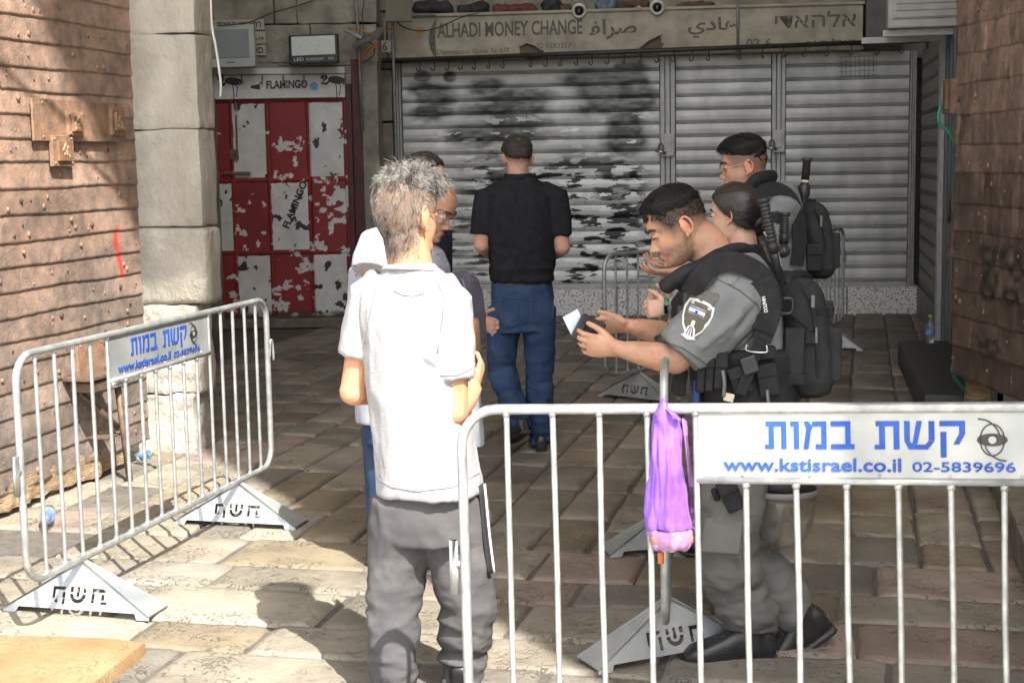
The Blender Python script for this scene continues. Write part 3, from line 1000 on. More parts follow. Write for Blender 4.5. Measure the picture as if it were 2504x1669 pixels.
heap(1000, 0.42, 0.14, 'cloth_black', 'black plastic bundle at the crescent end of the signboard top', 1)
heap(1090, 0.3, 0.10, 'cloth_black', 'black crumpled cloth above the word money', 2, 'cloth')
heap(1190, 0.42, 0.075, 'cloth_red', 'flat faded red cloth on the signboard', 3, 'cloth')
heap(1270, 0.16, 0.12, 'cloth_black', 'small black sack beside the faded red cloth', 4)
heap(1305, 0.14, 0.085, 'cloth_brown', 'brown rag just before the first dome camera', 5, 'cloth')
heap(1395, 0.2, 0.13, 'bag_blue', 'bluish plastic bag between the two dome cameras', 6)
heap(1460, 0.3, 0.085, 'cloth_brown', 'brown cloth under the second dome camera', 7, 'cloth')
heap(1480, 0.1, 0.06, 'bag_white', 'crumpled white scrap beside the brown cloth', 8, 'scrap')
heap(1600, 0.4, 0.05, 'cloth_brown', 'thin brown cloth strip past the second dome camera', 9, 'cloth')
# white conduit across the board
m = MB()
m.tube([Sg(1703, -30, 0.33), Sg(1704, 128, 0.33)], 0.014, 8)
single('conduit', m, 'pipe_grey', 'pale vertical conduit crossing the signboard beside the arabic lettering', 'pipe', smooth=True)
# wire mesh scrap
mat('wire', (0.09, 0.085, 0.075), None, 9, 0.6, 0.3)
m = MB()
for k in range(8):
    u = 1938 + k * 10.5
    m.tube([W(wxz(u, 130, .2).x, wxz(u, 130, .2).z, 0.2), W(wxz(u, 178, .2).x, wxz(u, 178, .2).z, 0.2)], 0.0022, 4)
for k in range(5):
    v = 132 + k * 11
    m.tube([W(wxz(1932, v, .2).x, wxz(1932, v, .2).z, 0.202), W(wxz(2020, v - 4, .2).x, wxz(2020, v - 4, .2).z, 0.202)], 0.0022, 4)
single('wire_mesh', m, 'wire', 'loose scrap of wire mesh hanging before the plain corner shutter', 'mesh')
# dark junction block at the sign's end and cooling unit on a bracket
m = MB()
m.box(W(3.82, 2.95, 0.14), (0.38, 0.3, 0.5), (SX, SY, UP))
single('cabinet', m, 'ac_dark', 'dark metal cabinet closing off the signboard end', 'cabinet', bevel=0.01)
ac = thing('air_conditioner', 'grey air conditioner box on a wall bracket above the side shutters', 'air conditioner', at(2130, 60, 11.6))
q = at(2125, 78, 11.6)
m = MB()
m.box(q + Vector((0.06, 0.25, 0.33)), (0.58, 0.95, 0.6), (BX, AX, UP))
obj('casing', m, 'ac_metal', ac, bevel=0.012)
m = MB()
m.box(q + Vector((0.06, 0.25, 0.33)) - AX * 0.48 + UP * 0.02, (0.5, 0.02, 0.5), (BX, AX, UP))
for k in range(9):
    m.box(q + Vector((0.06, 0.25, 0.12 + k * 0.05)) - AX * 0.495, (0.46, 0.01, 0.02), (BX, AX, UP))
obj('grille', m, 'ac_metal', ac, bevel=0.003)
m = MB()
for i in (-1, 1):
    m.box(q + Vector((0.02, 0.25 + 0.35 * i, 0.005)), (0.72, 0.05, 0.05), (BX, AX, UP))
m.box(q + Vector((0.3, 0.25, 0.0)), (0.05, 0.9, 0.07), (BX, AX, UP))
obj('bracket', m, 'shutter_post', ac, bevel=0.003)

# ---- side wall with slatted side shutter and grey doors
WA = Vector((0.2, 1, 0)).normalized()
WB = Vector((1, -0.2, 0)).normalized()
def Wr(s, z, off=0.0):
    """side wall: s metres from the far corner towards the viewer"""
    p = Vector((4.2, 15.2, 0)) - WA * s
    return Vector((p.x, p.y, z)) - WB * off
m = MB()
m.box(Wr(3.0, 2.4, -0.3), (0.5, 6.8, 5.2), (WB, WA, UP))
single('side_wall', m, 'wall_stone', 'dark side wall behind the side shutters and grey door', 'wall')
r = thing('side_shutter', 'narrow dark side shutter turned into the corner beside the plain shutter', 'shutter', Wr(0.8, 0.3))
obj('curtain', slatted(0.12, 2.75, 0.3, 2.62, 0.0, 0.15, 12, lambda x, z: np.tile(np.array((0.19, 0.195, 0.19)), (len(x), 1)), Wr), 'shutter', r)
m = MB()
m.box(Wr(1.4, 0.14, 0.0), (0.06, 2.6, 0.3), (WB, WA, UP))
obj('base_plate', m, 'side_shutter', r, bevel=0.004)
m = MB()
m.box(Wr(2.84, 1.36, 0.02), (0.09, 0.13, 2.75), (WB, WA, UP))
m.box(Wr(2.98, 1.36, 0.035), (0.06, 0.05, 2.75), (WB, WA, UP))
obj('door_frame', m, 'shutter_post', r, bevel=0.004)
m = MB()
c = at(2131, 762, 12.6)
m.box(Wr(2.55, 0.5, 0.05), (0.03, 0.07, 0.1), (WB, WA, UP))
rr_ = single('padlock', m, 'brass_dark', 'dark padlock low on the side shutter above the bottle', 'padlock', bevel=0.006)
r = thing('grey_door', 'dark grey corrugated metal door with bolt beside the green hose', 'door', Wr(4.4, 0))
m = MB()
for k in range(24):
    s = 3.06 + k * 0.145
    m.box(Wr(s + 0.07, 1.4, 0.01 + 0.016 * (k % 2)), (0.05, 0.14, 2.8), (WB, WA, UP))
obj('panel', m, 'grey_door', r, bevel=0.006)
m = MB()
m.tube(catmull([Wr(3.75, 1.18, 0.05), Wr(3.85, 1.26, 0.07), Wr(3.95, 1.18, 0.07), Wr(3.88, 1.1, 0.06)]), 0.012, 8)
m.bar(Wr(3.7, 1.15, 0.05), Wr(4.0, 1.15, 0.05), 0.02, 0.03)
m.bar(Wr(3.85, 1.1, 0.05), Wr(3.85, 0.7, 0.05), 0.02, 0.02, WB)
m.box(Wr(3.8, 0.72, 0.05), (0.03, 0.1, 0.16), (WB, WA, UP))
obj('bolt', m, 'iron_dark', r, smooth=False, bevel=0.002)
# black stone step with bottle
st = rounded_block((2.93, 10.1, 0.09), (0.38, 2.7, 0.2), (WB, WA, UP), (6, 16, 4), 0.02, 0.006, 5)
single('stone_step', st, 'bench_black', 'long black stone step along the grey door carrying a water bottle', 'step', smooth=True)
def bottle(p, axis, label, cap=True, s=1.0):
    p, axis = Vector(p), Vector(axis).normalized()
    r = thing('water_bottle', label, 'bottle', p)
    m = MB()
    prof = [(0, 0), (0.028, 0), (0.033, 0.008), (0.032, 0.03), (0.033, 0.06), (0.031, 0.07), (0.033, 0.08), (0.033, 0.13), (0.024, 0.165), (0.013, 0.185), (0.013, 0.2)]
    m.lathe([(a * s, b * s) for a, b in prof], p, axis, 18)
    obj('bottle_body', m, 'bottle', r, smooth=True)
    m = MB()
    m.lathe([(0.0335 * s, 0.062 * s), (0.0337 * s, 0.063 * s), (0.0337 * s, 0.105 * s), (0.0335 * s, 0.106 * s)], p, axis, 18)
    obj('wrapper', m, 'label_blue', r, smooth=True)
    if cap:
        m = MB()
        m.lathe([(0, 0.216), (0.0145, 0.215), (0.0155, 0.2), (0.0155, 0.196), (0, 0.196)], p, axis, 14)
        obj('cap', m, 'cap_green', r, smooth=True)
bp = at(2136, 786, 11.2)
bottle((bp.x, bp.y, 0.19), (0, 0, 1), 'clear water bottle with green cap standing on the black stone step')
q = at(112, 1172, 6.75)
bottle((q.x, q.y, 0.05), (0.12, -0.5, 0.0), 'crushed water bottle lying under the plated gate behind the barrier', False)
q = at(318, 1066, 8.05)
bottle((q.x, q.y, 0.04), (0.3, -0.3, 0.1), 'empty bottle with green cap lying at the foot of the pillar', True, 0.8)
# green hose, three loops showing past the gate edge
m = MB()
hp = [at(2196, 205, 8.78), at(2172, 225, 8.78), at(2156, 262, 8.78), at(2160, 288, 8.78), at(2182, 310, 8.78), at(2225, 420, 8.78), at(2240, 650, 8.78), at(2210, 725, 8.78), at(2192, 752, 8.78), at(2208, 790, 8.78), at(2235, 810, 8.78), at(2200, 826, 8.78), at(2187, 850, 8.78), at(2205, 884, 8.78), at(2250, 912, 8.78), at(2290, 920, 8.78)]
m.tube(catmull(hp, 6), 0.0105, 8)
m.tube(catmull([at(2252, 868, 8.78), at(2244, 900, 8.76), at(2225, 930, 8.74), at(2210, 960, 8.72)], 6), 0.0105, 8)
single('garden_hose', m, 'green_hose', 'green hose looping out behind the dark plated gate', 'hose', smooth=True)

cq = [gate_pt(-20, 130, 0), gate_pt(150, 305, 0), gate_pt(300, 478, 0)]
m = MB()
m.tube([p + Vector((0.387, -0.731, 1.0)) * 4.2 for p in cq], 0.014, 8)
single('overhead_cable', m, 'cable', 'thin overhead cable whose shadow crosses the sunlit gate leaf', 'cable', smooth=True)
# ---- red shop door
DY = 14.9
def D(u, v, off=0.0):
    return at(u, v, DY - off)
dr = thing('shop_door', 'flaking red and white checked metal shop door with flamingo stencils', 'door', (-2.27, DY, 0))
dl, drr = at(470, 500, DY).x - 0.15, at(803, 500, DY).x
zt, zb = at(650, 229, DY).z, 0.09
COLS = [at(u, 400, DY).x for u in (428, 537, 620, 712, 798)]
ROWS = [zt, at(650, 412, DY).z, at(650, 578, DY).z, zb]
WHITE = {(0, 1), (0, 3), (1, 0), (1, 2), (2, 1), (2, 3)}
def col_door(x, z):
    p3 = np.stack([x, z, 0 * x], 1)
    n = fbm(p3 * 4, 3)
    c = np.array((0.23, 0.012, 0.016)) * (1 + 0.3 * n)[:, None]
    wh = np.zeros(len(x))
    for i in range(3):
        for j in range(4):
            if (i, j) in WHITE:
                ins = 0.03
                jz = 0.004 * vnoise(p3 * 20, 5)
                inside = (x > COLS[j] + ins - 0.02 + jz) & (x < COLS[j + 1] - ins) & (z < ROWS[i] - ins * 1.2 + jz) & (z > ROWS[i + 1] + ins * 0.7)
                wh = np.maximum(wh, inside)
    c = np.where(wh[:, None] > 0.5, np.array((0.58, 0.59, 0.58)) * (1 + 0.22 * fbm(p3 * 6, 8))[:, None], c)
    t = fbm(p3 * (15, 18, 1), 19, 5) + 0.35 * fbm(p3 * 3, 4, 2)
    amt = 0.41 - 0.20 * ss(-2.6, -1.65, x) - 0.10 * ss(1.9, 0.6, z)
    fl = (t > amt) & (z < 1.95)
    c = np.where((fl & (wh < 0.5))[:, None], np.array((0.58, 0.58, 0.57)), c)
    t3 = fbm(p3 * (12, 10, 1), 44, 5)
    dk = (t3 > 0.36 - 0.1 * ss(0.9, 0.2, z)) & (wh > 0.5)
    c = np.where(dk[:, None], np.array((0.025, 0.02, 0.02)), c)
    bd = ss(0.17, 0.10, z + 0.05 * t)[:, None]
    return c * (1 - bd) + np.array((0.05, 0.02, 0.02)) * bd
X, Z = np.meshgrid(np.linspace(dl, drr, 300), np.linspace(zb, zt, 420))
dep = np.zeros_like(X)
for j in range(4):
    for i in range(3):
        e = np.minimum(np.minimum(X - COLS[j], COLS[j + 1] - X), np.minimum(ROWS[i] - Z, Z - ROWS[i + 1]))
        dep = np.maximum(dep, 0.012 * ss(0.012, 0.026, e))
for xx in (COLS[1] - 0.012, COLS[3] + 0.012):
    dep = dep - 0.012 * np.exp(-((X - xx) / 0.006) ** 2)
m = MB()
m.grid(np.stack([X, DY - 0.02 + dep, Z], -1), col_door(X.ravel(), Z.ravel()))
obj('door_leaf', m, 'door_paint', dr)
m = MB()
m.box((drr + 0.03, DY - 0.01, 1.2), (0.055, 0.12, 2.4))
m.box((drr + 0.1, DY + 0.1, 1.3), (0.1, 0.1, 2.7))
m.box((drr + 0.13, DY + 0.6, 1.33), (0.02, 0.95, 2.76))
obj('door_frame', m, 'maroon', dr, bevel=0.006)
m = MB()
m.box(((dl + drr) / 2, DY - 0.02, 0.04), (drr - dl + 0.3, 0.3, 0.09))
obj('door_sill', m, 'kerb', dr, bevel=0.01)
m = MB()
zl0, zl1 = zt + 0.01, at(650, 157, DY).z
m.box(((dl + drr) / 2, DY - 0.03, (zl0 + zl1) / 2), (drr - dl, 0.08, zl1 - zl0))
obj('lintel_panel', m, 'lintel_white', dr, bevel=0.004)
def dtext(body, u0, v0, u1, v1, off=0.02, mm='ink_black', dep=0.074):
    p0, p1 = D(u0, v0, dep), D(u1, v1, dep)
    return obj('lettering', lettering(body, p0, Vector((1, 0, 0.01)), UP, p1.x - p0.x, p1.z - p0.z, 0.003, off), mm, dr)
dtext('FLAMINGO', 612, 205, 706, 184, 0.035)
m = MB()
for u in (621, 634, 647, 660, 672, 684, 697):
    q = D(u, 194, 0.079)
    m.box(q, (0.005, 0.0015, 0.02))
obj('stencil_gap', m, 'lintel_white', dr)
ca, sa = math.cos(R(66)), math.sin(R(66))
q = D(664, 526, 0.012)
obj('lettering', lettering('FLAMINGO', q, (ca, 0, sa), (-sa, 0, ca), 0.50, 0.075, 0.003, 0.035), 'ink_black', dr)
q = D(514, 482, 0.012)
obj('lettering', lettering('O', D(507, 480, 0.012), (ca, 0, sa), (-sa, 0, ca), 0.09, 0.075, 0.003, 0.035), 'ink_black', dr)
def flamingo(u, v, s, flip):
    m = MB()
    o = D(u, v, 0.073)
    f = lambda P: [(p[0] * s * flip, p[1] * s) for p in P]
    def flat(P, w):
        pts = [Vector((a, b)) for a, b in f(P)]
        for a, b in zip(pts, pts[1:]):
            d = (b - a).normalized()
            nn = Vector((-d.y, d.x)) * w * s
            e = d * w * s * 0.5
            quad = [a - nn - e, b - nn + e, b + nn + e, a + nn - e]
            m.prism([(q.x, q.y) for q in quad], o, (1, 0, 0), UP, 0.002)
    body = [(0.03 + 0.19 * math.cos(t) * (1 + 0.25 * max(0, math.cos(t))), 0.09 * math.sin(t) - 0.02 * math.cos(t)) for t in [2 * math.pi * k / 20 for k in range(20)]]
    b2 = f(body)
    m.prism(b2 if flip > 0 else b2[::-1], o, (1, 0, 0), UP, 0.0025)
    flat([(-0.13, -0.02), (-0.2, -0.09), (-0.26, -0.07), (-0.25, 0.0), (-0.19, 0.05), (-0.2, 0.1), (-0.26, 0.11)], 0.022)
    flat([(-0.26, 0.11), (-0.31, 0.05)], 0.03)
    flat([(0.02, -0.07), (0.035, -0.25), (0.04, -0.45), (0.0, -0.46)], 0.012)
    flat([(0.06, -0.07), (0.13, -0.14), (0.11, -0.3), (0.09, -0.36)], 0.011)
    return obj('flamingo_stencil', m, 'ink_black', dr)
flamingo(532, 187, 0.42, 1)
flamingo(769, 184, 0.42, 1)
m = MB()
q = D(586, 200, 0.073)
m.prism([(-0.045, -0.012), (0.045, -0.028), (0.045, 0.028), (-0.045, 0.012)], q, (1, 0, 0), UP, 0.003)
obj('sticker', m, 'ink_black', dr)
m = MB()
m.lathe([(0, 0.004), (0.042, 0.004), (0.042, 0)], D(721, 199, 0.07), (0, -1, 0), 24)
obj('sticker', m, 'label_blue', dr)
m = MB()
m.tube([D(542, 265, 0.05), D(545, 350, 0.05)], 0.009, 8)
m.tube([D(541, 235, 0.06), D(541, 252, 0.06)], 0.014, 8)
m.bar(D(512, 398, 0.04), D(575, 398, 0.04), 0.03, 0.03)
m.box(D(538, 355, 0.04), (0.08, 0.05, 0.1))
obj('door_bolt', m, 'iron_dark', dr, bevel=0.003)
m = MB()
m.tube([D(495, 173, 0.12), D(800, 169, 0.12)], 0.006, 8)
single('hook_rail', m, 'pipe_grey', 'thin metal rail for hooks above the flamingo stencils', 'rail', smooth=True)
h2 = None
for u in (512, 555, 602, 650, 698, 744, 792):
    o = D(u, 170, 0.12)
    if h2 is None:
        m = MB()
        m.bar(o, o - UP * 0.05, 0.012, 0.02, (0, 1, 0))
        m.tube(catmull([o - UP * 0.05, o - UP * 0.085, o - UP * 0.095 - Vector((0.015, 0.02, 0)), o - UP * 0.08 - Vector((0.02, 0.03, 0))], 4), 0.009, 6)
        h2 = single('hook', m, 'pipe_grey', 'short grey hook on the thin rail over the flamingo door', 'hook', 'hooks on the rail over the red door', smooth=True)
        h20 = h2.location - o
    else:
        c = h2.copy()
        COL.objects.link(c)
        c.location = o + h20

# floodlights, street tiles, lamp bracket, number, pipes, cables
fl = thing('floodlight', 'large white framed floodlight beside the pillar above the door', 'floodlight', at(540, 157, 14.6))
def panel_lamp(root, u0, v0, u1, v1, d, mf, mg, inner, th=0.1, slope=0.012):
    a, b = at(u0, v1, d), at(u1, v0, d)
    ex = Vector((1, 0, slope)).normalized()
    c = (a + b) / 2
    w, h = b.x - a.x, b.z - a.z
    m = MB()
    m.box(c, (w, th, h), (ex, Vector((0, 1, 0)), UP))
    obj('housing', m, mf, root, bevel=0.012)
    m = MB()
    iw, ih, dz = inner
    m.box(c - Vector((0, th / 2 + 0.002, 0)) + UP * dz * h, (w * iw, 0.012, h * ih), (ex, Vector((0, 1, 0)), UP))
    obj('lens', m, mg, root, bevel=0.004)
    return c, w, h
c, w_, h_ = panel_lamp(fl, 470, 58, 585, 157, 14.6, 'lamp_white', 'lamp_glass', (0.78, 0.68, 0.06))
obj('maker_mark', lettering('( Nisko', c + Vector((-0.03, -0.054, -h_ * 0.41)), (1, 0, 0.012), UP, 0.085, 0.022, 0.002, 0.03), 'ink_black', fl)
fl2 = thing('floodlight', 'black floodlight lettered LED with a dimpled pale lens', 'floodlight', at(720, 150, 14.55))
c, w_, h_ = panel_lamp(fl2, 666, 79, 777, 149, 14.55, 'plastic_black', 'led_lens', (0.88, 0.64, 0.12), slope=0.025)
for body, x, w2 in (('LED', -0.40, 0.2), ('FLOODLIGHT', -0.15, 0.36), ('IP65', 0.29, 0.12)):
    obj('lettering', lettering(body, c + Vector((x * w_, -0.053, -h_ * 0.38 + x * w_ * 0.025)), (1, 0, 0.025), UP, w2 * w_, h_ * (0.11 if body == 'LED' else 0.09), 0.003, 0.01), 'lamp_white', fl2)
tl = thing('street_sign', 'tiled street sign lettered in three scripts half hidden by the white floodlight', 'sign', at(570, 100, 14.93))
m = MB()
for (u0, v0, u1, v1) in ((470, 45, 607, 71), (540, 73, 610, 102), (540, 104, 610, 129)):
    a, b = at(u0, v1, 14.93), at(u1, v0, 14.93)
    m.box((a + b) / 2, (b.x - a.x, 0.03, b.z - a.z))
obj('tiles', m, 'tile_cream', tl, bevel=0.004)
def ttext(body, u0, v0, u1, v1, off=0.02):
    p0, p1 = at(u0, v1, 14.912), at(u1, v0, 14.912)
    obj('lettering', lettering(body, p0, (1, 0, 0), UP, p1.x - p0.x, p1.z - p0.z, 0.003, off), 'ink_black', tl)
ttext('\u05dd\u05db\u05e9 \u05e8\u05e2\u05e9 \u05d1\u05d5\u05d7\u05e8', 500, 50, 599, 65)
ttext('\u0642\ufef3\u0631\ufec3', 560, 80, 605, 98)
ttext('GATE RD.', 545, 108, 607, 124, 0.03)
nm = thing('house_number', 'small cream tile numbered 6 beside the signboard pipe', 'sign', at(884, 108, 15.4))
m = MB()
a, b = at(873, 121, 15.42), at(898, 93, 15.42)
m.box((a + b) / 2, (b.x - a.x, 0.03, b.z - a.z))
obj('tile', m, 'tile_cream', nm, bevel=0.004)
p0, p1 = at(879, 117, 15.4), at(889, 97, 15.4)
obj('lettering', lettering('6', p0, (1, 0, 0), UP, p1.x - p0.x, p1.z - p0.z, 0.006, 0.0), 'ink_black', nm)
lm = thing('angled_lamp', 'grey lamp tilted on a bracket with loose orange wires', 'lamp', at(845, 85, 14.7))
ex = (at(880, 72, 14.6) - at(813, 103, 14.75)).normalized()
c = (at(880, 72, 14.6) + at(813, 103, 14.75)) / 2
ez = ex.cross(Vector((0, 1, 0.35))).normalized() * -1
m = MB()
m.box(c, (0.29, 0.2, 0.045), (ex, ez.cross(ex), ez))
obj('lamp_head', m, 'pipe_grey', lm, bevel=0.01)
m = MB()
m.bar(at(790, 66, 14.7), at(832, 88, 14.7), 0.06, 0.045)
obj('arm', m, 'pipe_grey', lm, bevel=0.008)
m = MB()
m.tube(catmull([at(800, 66, 14.65), at(830, 70, 14.6), at(858, 78, 14.6), at(890, 70, 14.7), at(908, 60, 14.9)]), 0.006, 6)
m.tube(catmull([at(868, 96, 14.6), at(850, 120, 14.65), at(832, 138, 14.7), at(815, 146, 14.8)]), 0.007, 6)
m.tube(catmull([at(862, 98, 14.6), at(840, 118, 14.65), at(828, 140, 14.7)]), 0.006, 6)
obj('wire', m, 'orange', lm, smooth=True)
def pipe(pts, r, m_, label, cat='pipe', name='wall_pipe'):
    m = MB()
    m.tube(pts, r, 10)
    return single(name, m, m_, label, cat, smooth=True)
pipe([at(811, -40, 14.8), at(822, 60, 14.8), at(825, 140, 14.8), at(833, 300, 14.8)], 0.016, 'pipe_grey', 'grey pipe running down the corner beside the red door')
pipe([at(1000, 34, 15.35), at(905, 36, 15.35), at(901, 40, 15.35), at(904, 150, 15.35), at(912, 400, 15.35), at(918, 720, 15.35)], 0.017, 'pipe_grey', 'bent metal pipe wrapping the signboard corner down the stone strip')
pipe(catmull([at(500, 60, 14.5), at(570, 52, 14.6), at(625, 30, 14.75), at(700, 8, 14.9), at(800, -30, 14.9)]), 0.006, 'cable', 'thin black cable slanting up from the street sign', 'cable', 'cable')
pipe(catmull([at(840, -20, 14.85), at(832, 40, 14.8), at(840, 85, 14.75), at(860, 110, 14.8), at(850, 135, 14.85), at(800, 150, 14.85), at(640, 152, 14.8)]), 0.005, 'cable', 'loose black cable curling past the tilted lamp', 'cable', 'cable')
pipe(catmull([at(908, 0, 15.2), at(912, 50, 15.15), at(950, 70, 15.1), at(1000, 66, 15.1), at(1060, 40, 15.1), at(1100, 30, 15.2)]), 0.006, 'cable', 'drooping cable slung over the crescent on the signboard', 'cable', 'cable')
jb = MB()
a, b = at(884, 40, 15.0), at(944, -40, 15.0)
a, b = at(885, 42, 14.98), at(945, -60, 14.98)
jb.box((a + b) / 2, (0.26, 0.06, 0.5))
single('shutter_box', jb, 'plaster_grey', 'small closed metal hatch in the wall above the number tile', 'hatch', bevel=0.006)
# ================================================================ BARRIERS
# folded feet with cut-out letters are built from 2-D outlines with real holes
def sheet_with_holes(outline, holes, th, o, ex, ey):
    c = bpy.data.curves.new('sheet', 'CURVE')
    c.dimensions = '2D'
    c.fill_mode = 'BOTH'
    c.extrude = th / 2
    for P in [outline] + holes:
        s = c.splines.new('POLY')
        s.points.add(len(P) - 1)
        for q, p in zip(s.points, P):
            q.co = (p[0], p[1], 0, 1)
        s.use_cyclic_u = True
    t = bpy.data.objects.new('sheet', c)
    COL.objects.link(t)
    me = bpy.data.meshes.new_from_object(t.evaluated_get(bpy.context.evaluated_depsgraph_get()))
    V = [v.co.copy() for v in me.vertices]
    F = [tuple(p.vertices) for p in me.polygons]
    bpy.data.objects.remove(t)
    bpy.data.curves.remove(c)
    bpy.data.meshes.remove(me)
    o, ex, ey = Vector(o), Vector(ex).normalized(), Vector(ey).normalized()
    nz = ex.cross(ey)
    m = MB()
    m.add([o + ex * v.x + ey * v.y + nz * v.z for v in V], F)
    return m
def strokes(segs, w):
    out = []
    for (x0, y0, x1, y1) in segs:
        if abs(x1 - x0) < abs(y1 - y0):
            out.append([(x0 - w / 2, min(y0, y1)), (x0 + w / 2, min(y0, y1)), (x1 + w / 2, max(y0, y1)), (x1 - w / 2, max(y0, y1))])
        else:
            out.append([(min(x0, x1), y0 - w / 2), (max(x0, x1), y0 - w / 2), (max(x0, x1), y1 + w / 2), (min(x0, x1), y1 + w / 2)])
    return out
def arc(cx, cy, r0, r1, a0, a1, n=10):
    P = [(cx + r1 * math.cos(R(a0 + (a1 - a0) * k / n)), cy + r1 * math.sin(R(a0 + (a1 - a0) * k / n))) for k in range(n + 1)]
    return P + [(cx + r0 * math.cos(R(a1 + (a0 - a1) * k / n)), cy + r0 * math.sin(R(a1 + (a0 - a1) * k / n))) for k in range(n + 1)]
def foot_holes():
    h = []
    w = 0.012
    for dx in (-0.075,):
        h.append([(dx - 0.03, 0.058), (dx - 0.018, 0.058), (dx - 0.018, 0.092), (dx + 0.018, 0.092), (dx + 0.024, 0.104), (dx - 0.03, 0.104)])
        h.append([(dx + 0.012, 0.04), (dx + 0.024, 0.04), (dx + 0.024, 0.084), (dx + 0.012, 0.084)])
        h.append([(dx - 0.018, 0.044), (dx - 0.006, 0.044), (dx - 0.006, 0.07), (dx - 0.018, 0.052)])
    h.append(arc(0, 0.079, 0.019, 0.033, 180, 360))
    h.append([(-0.006, 0.07), (0.006, 0.07), (0.006, 0.106), (-0.006, 0.106)])
    h.append([(-0.033, 0.086), (-0.02, 0.086), (-0.02, 0.106), (-0.033, 0.106)])
    h.append([(0.02, 0.086), (0.033, 0.086), (0.033, 0.106), (0.02, 0.106)])
    dx = 0.085
    h.append([(dx - 0.028, 0.05), (dx - 0.016, 0.05), (dx - 0.016, 0.09), (dx + 0.03, 0.09), (dx + 0.03, 0.103), (dx - 0.028, 0.103)])
    h.append([(dx + 0.012, 0.06), (dx + 0.024, 0.06), (dx + 0.024, 0.083), (dx + 0.012, 0.083)])
    h.append([(dx + 0.012, 0.047), (dx + 0.036, 0.047), (dx + 0.036, 0.056), (dx + 0.012, 0.056)])
    return h
q4 = lambda a, b, c, d: [(a, b), (c, b), (c, d), (a, d)]
GLY = {'b': [q4(0, .82, .72, 1), q4(.53, .18, .72, .82), q4(0, 0, .86, .18)],
       'v': [q4(.12, 0, .31, 1), q4(0, .82, .12, 1)],
       't': [q4(.62, 0, .81, 1), q4(.04, .82, .62, 1), q4(.15, .16, .34, .82), q4(0, 0, .34, .16)],
       'm': [q4(.34, .82, .86, 1), q4(.67, 0, .86, .82), q4(.46, 0, .67, .18), [(0, 0), (.19, 0), (.30, .72), (.12, .72)], [(.12, .72), (.34, .72), (.34, .82), (.2, 1), (.02, 1)]],
       's': [[(0, .3), (.18, .3), (.18, 1), (0, 1)], [(0, .3), (.14, 0), (.76, 0), (.98, .3), (.79, .3), (.68, .17), (.27, .17), (.18, .3)], [(.26, .19), (.42, .19), (.58, 1), (.40, 1)], q4(.79, .32, .98, 1)],
       'k': [q4(0, .82, .82, 1), [(.63, .82), (.63, .55), (.44, .18), (.63, .18), (.82, .55), (.82, .82)], q4(.03, -.28, .22, .62)]}
GW = {'b': .86, 'v': .31, 't': .81, 'm': .86, 's': .98, 'k': .82}
BL_, BH, B0 = 2.06, 1.0, 0.2           # length, top, bottom rail
TR, BR = 0.0135, 0.0078
def rounded_path(x0, x1, z0, z1, r, n=6):
    P = []
    for cx, cz, a in ((x1 - r, z1 - r, 0), (x0 + r, z1 - r, 90), (x0 + r, z0 + r, 180), (x1 - r, z0 + r, 270)):
        for k in range(n + 1):
            t = R(a + 90 * k / n)
            P.append(Vector((cx + r * math.cos(t), 0, cz + r * math.sin(t))))
    return P
def closed_tube(mb, P, r, n=10):
    m = len(P)
    V = []
    for i in range(m):
        t = (P[(i + 1) % m] - P[i - 1]).normalized()
        y = Vector((0, 1, 0))
        x = t.cross(y).normalized()
        V += [P[i] + x * (math.cos(2 * math.pi * k / n) * r) + y * (math.sin(2 * math.pi * k / n) * r) for k in range(n)]
    F = [(i * n + k, i * n + (k + 1) % n, ((i + 1) % m) * n + (k + 1) % n, ((i + 1) % m) * n + k) for i in range(m) for k in range(n)]
    mb.add(V, F)
